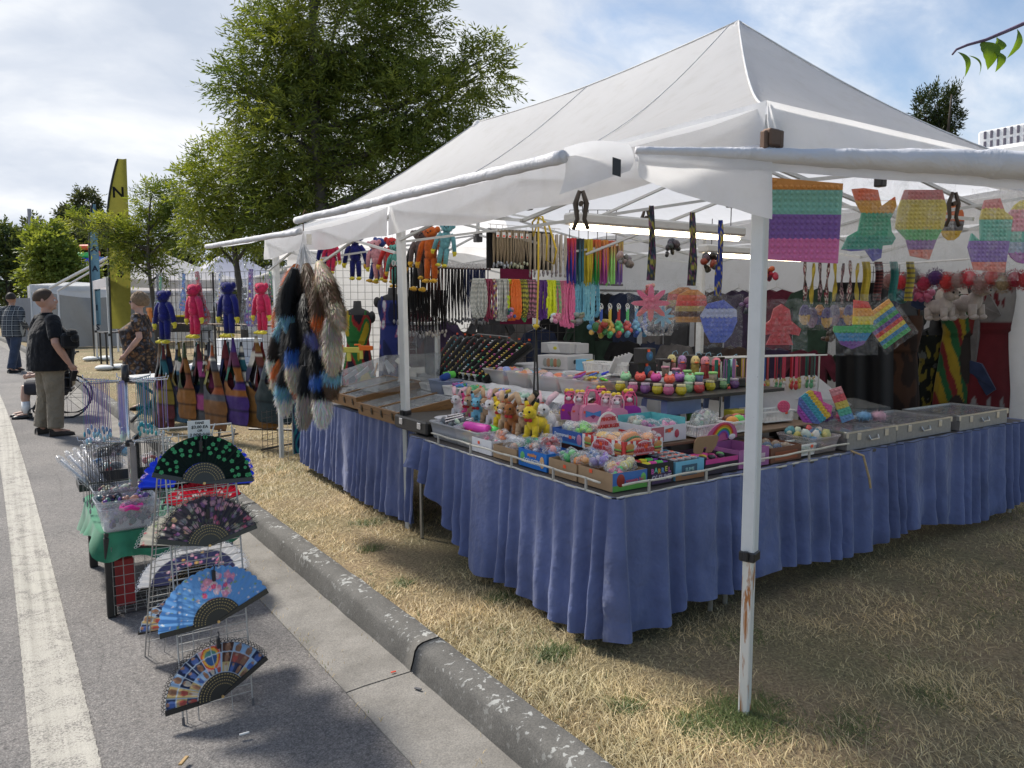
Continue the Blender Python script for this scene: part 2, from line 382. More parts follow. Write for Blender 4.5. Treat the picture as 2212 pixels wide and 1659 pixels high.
def thing(name,label,cat,loc=(0,0,0),rz=0,group=None,rot=None,scale=None):
    o=link(name,None,None,loc,rot or (0,0,rz),scale);o.empty_display_size=.05
    return tag(o,label,cat,group)
def struct(o): o['kind']='structure';return o
def stuff(o): o['kind']='stuff';return o
def dup(root,loc,rz=None,label=None,group=None,rot=None,scale=None):
    r=root.copy();COL.objects.link(r);r.location=loc
    if rz is not None: r.rotation_euler=(0,0,rz)
    if rot is not None: r.rotation_euler=rot
    if scale is not None: r.scale=(scale,)*3 if isinstance(scale,(int,float)) else scale
    if label: r['label']=label
    if group: r['group']=group
    def rec(a,b):
        for ch in a.children:
            c=ch.copy();COL.objects.link(c);c.parent=b;rec(ch,c)
    rec(root,r);return r
def smooth(o): o.data.polygons.foreach_set('use_smooth',[True]*len(o.data.polygons));return o
def fastmesh(name,V,F,C=None):       # numpy triangles
    me=bpy.data.meshes.new(name);nv,nf=len(V),len(F);k=F.shape[1]
    me.vertices.add(nv);me.vertices.foreach_set('co',V.astype(np.float32).ravel())
    me.loops.add(nf*k);me.loops.foreach_set('vertex_index',F.astype(np.int32).ravel())
    me.polygons.add(nf);me.polygons.foreach_set('loop_start',np.arange(0,nf*k,k,dtype=np.int32))
    if C is not None:
        a=me.color_attributes.new('Col','FLOAT_COLOR','POINT');arr=np.ones((nv,4),dtype=np.float32);arr[:,:3]=C;a.data.foreach_set('color',arr.ravel())
    me.update(calc_edges=True);me.validate();return me
def letters(s,size,m,parent,loc,rot=(R(90),0,0),ext=.0008,sx=1,name='lettering',align='CENTER',bold=0,shear=0):
    cu=bpy.data.curves.new(name,'FONT');cu.body=s;cu.size=size;cu.align_x=align;cu.align_y='CENTER';cu.extrude=ext;cu.offset=bold;cu.shear=shear
    cu.resolution_u=2;cu.materials.append(m);cu.space_line=.85
    o=bpy.data.objects.new(name,cu);me=bpy.data.meshes.new_from_object(o);bpy.data.objects.remove(o);bpy.data.curves.remove(cu)
    o=link(name,me,parent,loc,rot);o.scale=(sx,1,1);return o
WHITE=mat('plastic',(.78,.78,.76));BLACK=mat('plastic',(.02,.02,.022));STEEL=mat('metal',(.55,.55,.54))
def gz(y): return .011*max(0,min(y,70)-6)         # the street climbs gently away
ROADZ=-.13
def cvx(y): return -.0011*min(max(y,0),60)**2      # and bends a little to the left
# ================================================================== the setting
def strip(name,xf0,xf1,y0,y1,zf,m,ny=60,nx=1,zj=0):
    b=MB();b.grid(lambda u,v: ((lambda y: (xf0(y)+(xf1(y)-xf0(y))*u,y,zf(y)+(noise.noise(((xf0(y)+(xf1(y)-xf0(y))*u)*1.7,y*1.7,0))*zj)))(y0+(y1-y0)*v)),nx,ny)
    return struct(b.build(name,m,None,True))
b=MB();b.grid(lambda u,v: (-900+1800*u,-300+2000*v,-.35+ (gz(70) if v > .25 else 0)-.05),8,8)
struct(b.build('ground',mat('soil'),None))
strip('road',lambda y: -9.0,lambda y: 1.22+cvx(y),-6,160,lambda y: ROADZ+gz(y),mat('asphalt'),332,3)
strip('road_marking',lambda y: .015+cvx(y)+.006*noise.noise((y*30,1,0)),lambda y: .235+cvx(y)+.007*noise.noise((y*26,5,0)),-6,60,lambda y: ROADZ+gz(y)+.004,mat('roadpaint'),2640,1)
strip('lawn',lambda y: 1.68+cvx(y),lambda y: 60,-8,160,lambda y: gz(y)-.012,mat('soil'),110,60,.03)
# gutter slabs and kerb stones, each a piece with open joints
gut=link('gutter',None);struct(gut);kb=link('kerb',None);struct(kb)
mg=mat('concrete',(.225,.215,.20));mk=mat('concrete',(.115,.112,.106),lichen=1)
def pieces(parent,nm,joints,prof,m,nseg=10,gap=.007,jit=1,sm=True):
    for a,c in zip(joints[:-1],joints[1:]):
        ns=max(2,int((c-a)*nseg));b=MB();vs=[];np_=len(prof)
        for i in range(ns+1):
            y=a+gap+(c-a-2*gap)*i/ns
            for k,(x,z) in enumerate(prof):
                jx=noise.noise((x*9,y*6,z*9))*.006*jit;jz=noise.noise((x*8+5,y*5,z*9))*.006*jit
                vs.append((x+cvx(y)+jx,y,z+gz(y)+jz))
        fs=[(i*np_+k,i*np_+k+1,(i+1)*np_+k+1,(i+1)*np_+k) for i in range(ns) for k in range(np_-1)]
        fs += [tuple(range(np_)),tuple(range(ns*np_,ns*np_+np_))[::-1]]
        b.add(vs,fs).build(nm,m,parent,sm)
GJ=[-3.5,-.1,3.12,6.2,9.3,12.4,16,20,26,34,46,60]
pieces(gut,'slab',GJ,[(1.21,-.30),(1.21,ROADZ+.006),(1.30,ROADZ+.012),(1.54,ROADZ+.016),(1.54,-.30)],mg,5,.005,0,False)
pieces(kb,'kerb_stone',GJ,[(1.53,-.30),(1.53,-.112),(1.545,-.07),(1.555,-.02),(1.568,.001),(1.59,.011),(1.64,.016),(1.685,.016),(1.695,.006),(1.697,-.30)],mk,12)
b=MB();b.box(1.2,1.7,-3.4,20,-.36,-.26);struct(b.build('kerb_bedding',mat('soil')))
# ------------------------------------------------------------------ dry grass
rg=np.random.default_rng(3)
def blades(name,P,Hh,Wd,lean,C,m):
    n=len(P);a=rg.uniform(0,2*np.pi,n);d=np.stack([np.cos(a),np.sin(a)],1)
    la=rg.normal(0,.45,n)+.9                     # mostly combed one way
    ld=np.stack([np.cos(la),np.sin(la)],1)*(rg.uniform(.2,1,n)*lean*Hh)[:,None]+d*(rg.uniform(0,1,n)*lean*.8*Hh)[:,None]
    V=np.zeros((n,5,3));w_=Wd[:,None]*.5
    V[:,0,:2]=P[:,:2]-d*w_;V[:,1,:2]=P[:,:2]+d*w_;V[:,0,2]=V[:,1,2]=P[:,2]-.01
    up=Hh*rg.uniform(.12,.75,n)
    V[:,2,:2]=P[:,:2]+ld*.45-d*w_*.7;V[:,3,:2]=P[:,:2]+ld*.45+d*w_*.7;V[:,2,2]=V[:,3,2]=P[:,2]+up*.62
    V[:,4,:2]=P[:,:2]+ld*1.15;V[:,4,2]=P[:,2]+up*rg.uniform(.5,1,n)
    base=(np.arange(n)*5)[:,None]
    F=np.concatenate([base+np.array([[0,1,3]]),base+np.array([[0,3,2]]),base+np.array([[2,3,4]])],0)
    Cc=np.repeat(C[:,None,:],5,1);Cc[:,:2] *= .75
    me=fastmesh(name,V.reshape(-1,3),F,Cc.reshape(-1,3));me.materials.append(m)
    return stuff(link(name,me))
def scatter(n,x0,x1,y0,y1,fall=0):
    x=rg.uniform(x0,x1,n);y=y0+(y1-y0)*rg.uniform(0,1,n)**(1+fall);return x,y
def nz(x,y,s): return np.array([noise.noise((a*s,b_*s,1.7)) for a,b_ in zip(x,y)])
parts_=[]
for (n,x0,x1,y0,y1,hh) in ((52000,1.66,3.4,.6,4.2,.034),(30000,3.4,7.4,.2,2.9,.034),(26000,1.6,2.9,4.2,9.5,.036),(16000,1.2,4.0,9.5,26,.045)):
    x,y=scatter(n,x0,x1,y0,y1);keep=x > 1.70+np.array([cvx(t) for t in y])+nz(x,y,9)*.035-.02;x,y=x[keep],y[keep]
    pn=nz(x,y,2.2)+.6*nz(x,y,7);kp=rg.uniform(0,1,len(x)) < np.clip(.95+pn*.9,.28,1);x,y,pn=x[kp],y[kp],pn[kp]
    z=np.array([gz(t) for t in y])-.012
    gr=np.clip((nz(x+30,y+9,1.35)+.45*nz(x,y+4,6)-.20)*2.8,0,1)
    k=rg.uniform(0,1,len(x))
    dry=np.array([.50,.385,.215])*(1-k)[:,None]+np.array([.74,.615,.40])*k[:,None]
    gre=np.array([.105,.145,.045])*(1-k)[:,None]+np.array([.20,.215,.085])*k[:,None]
    pick=(rg.uniform(0,1,len(x)) < gr*.34+.02)[:,None]
    c=np.where(pick,gre,dry)*rg.uniform(.6,1.12,len(x))[:,None]*np.clip(1+pn*.28,.72,1.2)[:,None]
    parts_.append((np.stack([x,y,z],1),np.full(len(x),hh)*rg.uniform(.5,1.6,len(x))*np.clip(1+pn*.5,.6,1.6),np.full(len(x),.0042+hh*.02)*rg.uniform(.6,1.4,len(x)),c))
# a green tuft at the foot of the front leg and a few more weeds
for (cx0,cy0,rr,n) in ((2.33,1.82,.22,2600),(2.12,1.9,.11,500),(2.05,2.7,.10,420),(2.2,3.4,.12,420),(2.6,1.55,.16,700),(2.2,5.2,.14,300),(1.95,4.6,.09,260),(2.0,2.15,.07,240),(1.85,3.9,.06,200),(3.1,1.5,.12,300),(3.6,1.1,.15,350),(2.9,2.3,.16,380)):
    a=rg.uniform(0,2*np.pi,n);r_=rr*np.sqrt(rg.uniform(0,1,n))*rg.uniform(.4,1.3,n);x=cx0+r_*np.cos(a);y=cy0+r_*np.sin(a)*.8
    k=rg.uniform(0,1,n);c=np.array([.06,.10,.028])*(1-k)[:,None]+np.array([.17,.20,.07])*k[:,None]
    parts_.append((np.stack([x,y,np.full(n,-.012)],1),rg.uniform(.025,.062,n),rg.uniform(.003,.006,n),c))
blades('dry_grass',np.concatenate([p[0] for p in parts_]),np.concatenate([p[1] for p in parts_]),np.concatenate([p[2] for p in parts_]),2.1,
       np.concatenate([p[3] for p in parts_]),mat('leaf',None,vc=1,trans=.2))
# straw and weed shreds in the gutter joint and along the kerb foot
n=1500;y=rg.uniform(.8,12,n);side=rg.uniform(0,1,n)
x=np.where(side < .55,1.215+rg.normal(0,.014,n),np.where(side < .8,1.50+rg.normal(0,.02,n),rg.uniform(1.25,1.5,n)))+np.array([cvx(t) for t in y])
kk=rg.uniform(0,1,n) < np.clip(.5+nz(x,y,3)*1.6,.03,1);x,y,side=x[kk],y[kk],side[kk];n=len(x)
c=np.where((rg.uniform(0,1,n) < .10)[:,None],np.array([.09,.17,.03]),np.array([.48,.36,.18]))*rg.uniform(.7,1.2,n)[:,None]
ga=blades('straw_litter',np.stack([x,y,np.array([gz(t) for t in y])+ROADZ+.02],1),rg.uniform(.004,.016,n),rg.uniform(.002,.004,n),2.6,c,mat('leaf',None,vc=1,trans=.15))
for i,(px,py,col,s_) in enumerate(((850,1452,(.75,.06,.02),.008),(1010,1540,(.25,.17,.08),.012),(903,1489,(.10,.10,.11),.012),(528,1586,(.62,.62,.6),.012),(397,1645,(.35,.22,.08),.016),(77,1005,(.5,.62,.7),.02))):
    p=onz(px,py,ROADZ+.02);b=MB().at(p,(0.1,.05,i));b.bbox(-s_*1.6,s_*1.6,-s_*.5,s_*.5,0,s_*.5,s_*.12)
    b.m=Matrix.Identity(4);o=b.build('litter_scrap',mat('plastic',col))
    tag(o,('small red plastic scrap lying on the gutter slab','brown dead leaf scrap near the kerb foot','dark crumpled scrap lying in the gutter','tiny pale scrap on the asphalt by the fan rack shadow','dry brown twig scrap on the asphalt at the picture bottom','pale blue scrap on the asphalt beside the white line')[i],'scrap')
# ================================================================== the big white canopy (poles, roof, awnings)
TX0,TX1,TY0,TY1,EZ,PZ=2.325,5.465,1.825,8.01,2.33,3.36
RY0,RY1=TY0+1.46,TY1-1.62
MXC=(TX0+TX1)/2
mc_=mat('canopy',(.86,.86,.87),trans=.62,bump=.16);ma_=mat('canopy',(.90,.90,.91),trans=.60,bump=.3)
tent=thing('canopy_tent','large white peaked market canopy with propped-out awnings covering the toy stall','canopy',(TX0,TY0,0))
def loc_(p): return (p[0]-TX0,p[1]-TY0,p[2])
def roofz(t,dip=0): return EZ+(PZ-EZ)*(t**1.22)-.05*math.sin(math.pi*t)
def panel(name,A,B,C_,D,nu=26,nv=18,wr=.012):      # A-B eave, D-C top
    def fn(u,v):
        e=Vector(A).lerp(Vector(B),u);r_=Vector(D).lerp(Vector(C_),u);p=e.lerp(r_,v)
        sag=-.045*math.sin(math.pi*u)*math.sin(math.pi*v)
        ridge_dip=-.05*math.sin(math.pi*u)*v
        wv=noise.noise((p.x*2.3,p.y*2.3,3))*wr*math.sin(math.pi*min(1,v*1.1+.02))+noise.noise((p.x*6,p.y*6,8))*wr*.35
        return loc_((p.x,p.y,roofz(v)+sag+(ridge_dip if D != C_ else 0)+wv))
    b=MB();b.grid(fn,nu,nv);return b.build(name,mc_,tent,True)
P1,P2=(MXC,RY0,PZ),(MXC,RY1,PZ)
panel('roof_panel',(TX0,TY1,EZ),(TX0,TY0,EZ),P1,P2)
panel('roof_panel',(TX0,TY0,EZ),(TX1,TY0,EZ),P1,P1)
panel('roof_panel',(TX1,TY0,EZ),(TX1,TY1,EZ),P2,P1)
panel('roof_panel',(TX1,TY1,EZ),(TX0,TY1,EZ),P2,P2)
# seam piping on the hips, ridge and slope
def seam(pts,r=.006): MB().tube([loc_(p) for p in pts],r,5).build('roof_seam',mat('fabric',(.62,.62,.62)),tent,True)
def hip(a,p,n=14): return [(a[0]+(p[0]-a[0])*i/n,a[1]+(p[1]-a[1])*i/n,roofz(i/n)+.004) for i in range(n+1)]
seam(hip((TX0,TY0),P1));seam(hip((TX1,TY0),P1));seam(hip((TX0,TY1),P2))
seam([(MXC,RY0+(RY1-RY0)*i/12,PZ+.004-.05*math.sin(math.pi*i/12)) for i in range(13)])
for ye,yr in ((3.4,3.36),(5.3,4.75)):
    seam([(TX0+(MXC-TX0)*i/14,ye+(yr-ye)*i/14,roofz(i/14)+.004-(.045*math.sin(math.pi*i/14))*math.sin(math.pi*(ye-TY0)/(TY1-TY0))-.05*(i/14)*math.sin(math.pi*max(0,(yr-RY0))/(RY1-RY0))) for i in range(15)],.003)
MB().lathe([(.05,-.07),(.036,-.03),(.022,.004),(.010,.014),(.0,.016)],14,*loc_((MXC,RY0,PZ-.01))).build('peak_cap',mc_,tent,True)
MB().lathe([(.06,-.07),(.055,-.03),(.035,.012),(.012,.03),(.0,.032)],14,*loc_((MXC,RY1,PZ-.01))).build('peak_cap',mc_,tent,True)
# valances
def valance(p0,p1,z0,z1fn,n=60,seed=0,out=(0,0)):
    p0,p1=Vector(p0),Vector(p1)
    def fn(u,v):
        p=p0.lerp(p1,u);z=z0+(z1fn(u)-z0)*v
        k=noise.noise((u*9+seed,v*1.5,seed))*.03*v
        return loc_((p.x+out[0]*(k+.02*v),p.y+out[1]*(k+.02*v),z))
    b=MB();b.grid(fn,n,5);return b.build('valance',ma_,tent,True)
valance((TX0-.012,TY0-.01,0),(TX0-.012,4.98,0),EZ+.004,lambda u: 2.10+.012*math.sin(u*17)+.015*math.sin(u*7+1),seed=1,out=(-1,0))
valance((TX0-.012,5.0,0),(TX0-.012,TY1,0),EZ+.004,lambda u: 2.10+.015*math.sin(u*12),seed=2,out=(-1,0))
valance((TX0-.016,TY0-.014,0),(TX1,TY0-.014,0),EZ+.004,lambda u: 2.16+.01*math.sin(u*15),seed=3,out=(0,-1))
valance((TX0,TY1+.01,0),(TX1,TY1+.01,0),EZ+.004,lambda u: 2.10,seed=4,out=(0,1))
valance((TX1+.01,TY0,0),(TX1+.01,TY1,0),EZ+.004,lambda u: 2.16,seed=5,out=(1,0))
# awnings: sheet from the eave out to a rolled edge over a pipe
def awning(E0,E1,T0,T1,rr,hang=0,n=40,sag=.02,seed=0,bil=0):
    E0,E1,T0,T1=map(Vector,(E0,E1,T0,T1))
    def fn(u,v):
        p=E0.lerp(E1,u).lerp(T0.lerp(T1,u),v);p.z += bil*min(1,u*2.2)*math.sin(math.pi*v)-sag*math.sin(math.pi*v)*(1-.3*math.sin(math.pi*u))+noise.noise((u*7+seed,v*3,seed))*.010*math.sin(math.pi*v)
        return loc_(p)
    b=MB();b.grid(fn,n,8);b.build('awning_sheet',ma_,tent,True)
    pts=[];rs=[]
    for i in range(61):
        u=i/60;p=T0.lerp(T1,u);p.z += noise.noise((u*6+seed,2,1))*.006;pts.append(loc_(p))
        rs.append((rr[0]+(rr[1]-rr[0])*u)*(1+.16*noise.noise((u*34+seed,0,4))+.08*noise.noise((u*90,seed,1))))
    b=MB();b.tube(pts,rs,14);b.build('rolled_edge',mat('canopy',(.76,.76,.79),trans=.15,bump=.9),tent,True)
    if hang:
        def fh(u,v):
            p=T0.lerp(T1,u);k=noise.noise((u*8+seed,v,3))*.006
            return loc_((p.x,p.y+k,p.z-(rr[0]+(rr[1]-rr[0])*u)*.9-hang*v*(.55+.45*u)))
        b=MB();b.grid(fh,50,3);b.build('hem',ma_,tent,True)
awning((TX0,TY0+.02,EZ-.01),(TX0,4.96,EZ-.01),(1.70,2.20,2.135),(1.66,5.02,2.17),(.023,.023),seed=1,sag=.03)
awning((TX0,5.0,EZ-.02),(TX0,TY1,EZ-.02),(1.68,5.02,2.10),(1.64,7.55,2.165),(.021,.021),seed=5,sag=.03)
awning((TX0-.02,TY0-.02,EZ-.15),(TX1-.4,TY0-.02,EZ-.15),(1.86,2.00,2.142),(4.4,.755,2.115),(.012,.092),hang=.05,seed=9,sag=.01,bil=.09)
def fv(u,v):
    p=Vector((1.86,1.995,2.142)).lerp(Vector((2.30,1.775,2.138)),u);k=noise.noise((u*5,v*2,6))*.012*v
    return loc_((p.x+.01*v,p.y-.004+k,p.z-.015-(.075+.135*u**.8)*v))
b=MB();b.grid(fv,24,6);b.build('hanging_flap',ma_,tent,True)
# the folded corner flap and the black patch for its dark hole
b=MB();b.grid(lambda u,v: loc_((1.70+.16*u+.02*math.sin(v*3),2.20-.17*u+.03*v*(1-u),2.165-.16*v*(1-.45*u)+.02*math.sin(u*3.1)*(1-v))),10,8)
b.build('corner_flap',ma_,tent,True)
b=MB();b.grid(lambda u,v: loc_((1.815+.022*u,2.075-.02*u-.006,2.125-.06*v-.01*u)),3,4);b.build('strap',BLACK,tent)  # patch coloured black to stand for the darkness of the hole
b=MB();b.bbox(-.03,.03,-.02,.02,-.03,.03,.006);b.bbox(-.05,-.03,-.012,.012,-.045,.02,.004);b.bbox(.03,.055,-.014,.014,-.03,.03,.004)
b.build('corner_bracket',mat('metal',(.16,.10,.07),rough=.6,met=.4),tent,loc=loc_((TX0-.01,TY0-.035,EZ-.13)))
# legs: outer square tube, black clamp, thinner inner tube
mw=mat('paint',(.70,.71,.70),chip=1);mr=mat('rusty',(.72,.70,.64));mw2=mat('paint',(.55,.56,.55))
def leg(x,y,zc,rot,inner=.021,outer=.028,lean=(0,0),m_in=mr):
    lg=MB();lg.bbox(-outer,outer,-outer,outer,zc,EZ-.03,.005)
    o=lg.build('leg',mw,tent,loc=loc_((x,y,0)),rot=(lean[0],lean[1],rot))
    MB().bbox(-inner,inner,-inner,inner,-.02,zc+.02,.004).build('inner_tube',m_in,o)
    MB().bbox(-outer-.006,outer+.006,-outer-.006,outer+.006,zc-.035,zc+.005,.005).bbox(-outer-.02,-outer-.004,-.01,.01,zc-.03,zc+.01,.004).build('clamp',BLACK,o)
    MB().bbox(-.035,.035,-.035,.035,-.02,-.012,.002).build('foot_plate',mw2,o)
leg(2.37,1.87,.655,R(18),.020,.0262)
leg(2.40,4.93,.86,R(24),.020,.026,(R(.2),R(-1.3)),mw2)
for p in ((2.40,7.95),(5.42,1.87),(5.42,4.92),(5.42,7.95)): leg(p[0],p[1],.7,R(8),m_in=mw2)
# scissor trusses and eave bars
def bars(pts_list,r=.012,name='truss_bar',m=mw2):
    for a,c in pts_list:
        b=MB();b.tube([loc_(a),loc_(c)],r,4);b.build(name,m,tent)
def scissor(p0,p1,n,z0=1.98,z1=2.27):
    p0,p1=Vector(p0),Vector(p1)
    for i in range(n):
        a,c=p0.lerp(p1,i/n),p0.lerp(p1,(i+1)/n)
        bars([((a.x,a.y,z0),(c.x,c.y,z1)),((a.x+.02,a.y+.02,z1),(c.x+.02,c.y+.02,z0))])
scissor((TX0,TY0),(TX0,4.92),2,2.06);scissor((TX0,4.92),(TX0,TY1),2);scissor((TX0,TY0+.36),(TX1,TY0+.36),2,2.06,2.30)
scissor((TX0,4.92),(TX1,4.92),2,2.05,2.30);scissor((TX1,TY0),(TX1,TY1),4);scissor((TX0,TY1),(TX1,TY1),2)
for (cx0,cy0) in ((MXC,RY0),(MXC,RY1)):
    bars([((cx0,cy0,2.25),(cx0,cy0,PZ-.05))],.018)
    for (ax,ay) in ((TX0,cy0),(TX1,cy0),(cx0,cy0-1.45),(cx0,cy0+1.45)): bars([((ax,ay,2.27),(cx0,cy0,2.55)),((ax,ay,2.02),(cx0,cy0,2.30))])
    MB().bbox(-.035,.035,-.035,.035,-.05,.05,.006).build('truss_hub',BLACK,tent,loc=loc_((cx0,cy0,2.28)))
for p in ((3.2,1.9,2.14),(2.39,3.4,2.14),(4.6,1.9,2.14)): MB().bbox(-.02,.02,-.02,.02,-.02,.02,.004).build('truss_joint',BLACK,tent,loc=loc_(p))
# tarpaulin walls at the rear of the stall and over the side bay
def tarp(name,label,fn,nu=30,nv=16,m=None):
    b=MB();b.grid(fn,nu,nv);o=b.build(name,m or mat('canopy',(.72,.72,.72),trans=.45,bump=.4),None,True);return tag(o,label,'tarpaulin')
tarp('tarp_wall','white tarpaulin wall behind the necklaces at the far end of the stall',lambda u,v: (2.55+4.3*u,8.06+.02*math.sin(u*23)+.03*noise.noise((u*5,v*4,1)),2.25*v))
tarp('tarp_wall','pale tarpaulin wall behind the hanging dresses',lambda u,v: (6.86+.03*math.sin(u*19)+.02*noise.noise((u*5,v*4,2)),2.75+5.35*u,2.28*v))
tarp('tarp_roof','plain white tarpaulin roof over the dress end of the stall',lambda u,v: (5.36+1.6*u,1.55+6.5*v,2.34-.05*u+.02*math.sin(v*21)-.05*math.sin(math.pi*u)))
# ================================================================== trees
def leafmesh(name,P,D,n_leaf,ll,lw,spray,C,m,droop=.35,rg_=None):
    """sprays of narrow leaflets: P spray base, D outward direction"""
    rg=rg_ or np.random.default_rng(5);n=len(P)
    D=D/np.linalg.norm(D,axis=1)[:,None]
    Zu=np.array([0,0,1.0]);side=np.cross(D,Zu);side /= (np.linalg.norm(side,axis=1)[:,None]+1e-6)
    rnd_ax=rg.normal(0,1,(n,3));side=side+.5*rnd_ax;side -= D*np.sum(side*D,1)[:,None];side /= np.linalg.norm(side,axis=1)[:,None]
    nrm=np.cross(side,D);Vs=[];Cs=[]
    L_=spray*rg.uniform(.6,1.2,n)
    for k in range(n_leaf):
        t=(k//2+.6)/(n_leaf/2+.3);s_=1 if k % 2 else -1
        if k == n_leaf-1: s_=0;t=1
        base=P+D*(L_*t)[:,None];base[:,2] -= droop*L_*t*t
        dl=D*(.75 if s_ else 1.0)+side*(s_*.8)+rg.normal(0,.18,(n,3));dl[:,2] -= droop*.8;dl /= np.linalg.norm(dl,axis=1)[:,None]
        wv=np.cross(dl,nrm+rg.normal(0,.5,(n,3)));wv /= (np.linalg.norm(wv,axis=1)[:,None]+1e-6)
        ln=ll*rg.uniform(.7,1.25,n);ww=lw*rg.uniform(.8,1.2,n)
        q=np.stack([base,base+dl*(ln*.45)[:,None]+wv*(ww*.5)[:,None],base+dl*ln[:,None],base+dl*(ln*.45)[:,None]-wv*(ww*.5)[:,None]],1)
        Vs.append(q);Cs.append(np.repeat((C*rg.uniform(.8,1.2,n)[:,None])[:,None,:],4,1))
    V=np.concatenate(Vs,0).reshape(-1,3);Cc=np.concatenate(Cs,0).reshape(-1,3)
    F=np.arange(len(V)).reshape(-1,4);me=fastmesh(name,V,F,Cc);me.materials.append(m);return me
def tree(name,label,d,trunk_px,base_z,lobes,n,cols,ll=.10,lw=.024,spray=.30,n_leaf=9,trunk_r=.12,bark=(.10,.085,.07),seed=1,shell=.55,flat=.8,top=None,trans=.45,droop=.35,group=None,sub=3):
    rg=np.random.default_rng(seed);rd=random.Random(seed)
    base=ond(trunk_px,664,d);base.z=base_z
    t=thing(name,label,'tree',base,group=group)
    LB=[]
    for (px,py,rx,ry) in lobes:
        c=ond(px,py,d+rd.uniform(-1,1)*rx*d/FPX*.45) - base;k=d/FPX
        LB.append((np.array(c),rx*k,ry*k,(rx*.55+ry*.45)*k*flat))
    vol=np.array([a*b_*c for _,a,b_,c in LB])**.75;pick=rg.choice(len(LB),n,p=vol/vol.sum())
    u=rg.normal(0,1,(n,3));u /= np.linalg.norm(u,axis=1)[:,None];rr=(shell+(1-shell)*rg.uniform(0,1,n)**.8)*rg.uniform(.82,1.16,n)**1.0
    rv,fv=np.array(_r),np.array([_f.x,_f.y,0])/math.hypot(_f.x,_f.y);uv=np.array([0,0,1.0])
    cen=np.array([LB[i][0] for i in pick]);R_=np.array([LB[i][1:] for i in pick])
    off=(u[:,0]*R_[:,0]*rr)[:,None]*rv+(u[:,2]*R_[:,1]*rr)[:,None]*uv+(u[:,1]*R_[:,2]*rr)[:,None]*fv
    P=cen+off;keep=P[:,2] > .4;P,off,pick=P[keep],off[keep],pick[keep]
    D=off/np.linalg.norm(off,axis=1)[:,None]+np.array([0,0,.35])+rg.normal(0,.35,P.shape)
    c0,c1=np.array(cols[0]),np.array(cols[1]);sunny=np.clip(.5+.5*(D @ np.array(d_))+rg.normal(0,.25,len(P)),0,1)
    tone=np.array([rd.uniform(0,1) for _ in LB])[pick]*.5+rg.uniform(0,.5,len(P))
    C=c0*(1-tone)[:,None]+c1*tone[:,None]
    o=link('crown',leafmesh('crown',P,D,n_leaf,ll,lw,spray,C,mat('leaf',None,vc=1,trans=trans),droop,rg),t)
    # trunk and limbs
    b=MB();topz=top or max(c[2] for c,*_ in LB);zs=[0,.25,.5,.75,1];lean=np.array([rd.uniform(-.15,.15),rd.uniform(-.15,.15)])
    axis=lambda s: Vector((lean[0]*s*s+.06*math.sin(s*7),lean[1]*s*s,topz*s))
    b.tube([axis(i/9) for i in range(10)],[trunk_r*(1.25 if i == 0 else 1-.09*i) for i in range(10)],9)
    for c,a,e,f in LB:
        s0=max(.22,min(.8,(c[2]-.9*e-.35*math.hypot(c[0],c[1]))/topz));p0=axis(s0);p1=Vector(c);r0=trunk_r*(1-.8*s0)*.55+.01
        mid=p0.lerp(p1,.5)+Vector((0,0,-.06*(p1-p0).length));b.tube([p0,p0.lerp(mid,.6),mid,p1],[r0,r0*.8,r0*.62,r0*.3],6)
        for k in range(sub):
            v=Vector((rd.gauss(0,1),rd.gauss(0,1),rd.gauss(.2,.8))).normalized();q=p1+_r*(v.x*a*.85)+Vector((0,0,1))*(v.z*e*.85)+Vector(fv)*(v.y*f*.85)
            st=mid.lerp(p1,rd.uniform(.2,1));b.tube([st,st.lerp(q,.5)+Vector((0,0,.04)),q],[r0*.34,r0*.22,r0*.07+.003],5)
    b.build('trunk',mat('bark',bark),t,True);return t
ASH=((.070,.118,.032),(.205,.245,.062))
tree('ash_tree','tall leafy green ash tree rising behind the white canopy',13.5,700,0,
     [(730,40,175,170),(600,130,105,100),(545,195,75,55),(850,80,105,115),(770,240,180,130),(640,300,110,100),(890,230,120,105),(1030,165,75,68),
      (985,220,70,55),(850,370,140,90),(700,420,150,95),(585,250,70,55),(720,-120,170,110),(1040,130,45,45),(500,175,42,28),(960,310,80,55),(600,60,60,60),(920,30,45,45),(600,390,90,70),(560,320,60,60),(660,480,120,60),(930,420,90,60),(660,200,90,80)],
     9400,ASH,.125,.027,.40,11,.17,(.085,.08,.07),3,.35,.9)
tree('ash_tree','rounded lighter green ash growing left of the tall ash',14.5,520,.05,
     [(485,375,70,75),(440,425,55,75),(535,420,75,95),(455,500,65,55),(560,490,80,60),(410,395,28,40),(500,320,35,30)],
     1900,((.10,.16,.035),(.28,.32,.075)),.115,.027,.34,9,.09,(.08,.07,.06),8,.4,.9)
tree('ash_tree','slim young ash with two tops behind the yellow flag',16.4,330,.12,
     [(322,440,28,42),(362,428,26,38),(330,510,60,50),(290,520,40,30),(385,480,36,60),(190,475,42,14),(232,492,36,20),(265,535,30,42),(322,575,34,16),(350,585,24,18),(160,470,20,10)],
     1500,((.09,.15,.035),(.26,.30,.075)),.11,.027,.33,9,.07,(.08,.07,.06),11,.3,.9)
tree('maple_tree','bright yellow-green maple beyond the white stalls',32,110,.3,[(110,560,42,62),(85,535,25,48),(140,575,30,48),(95,600,48,30),(120,510,18,30),(200,612,14,36)],
     2600,((.12,.18,.045),(.24,.29,.075)),.17,.10,.35,5,.12,(.07,.06,.05),14,.4,.9)
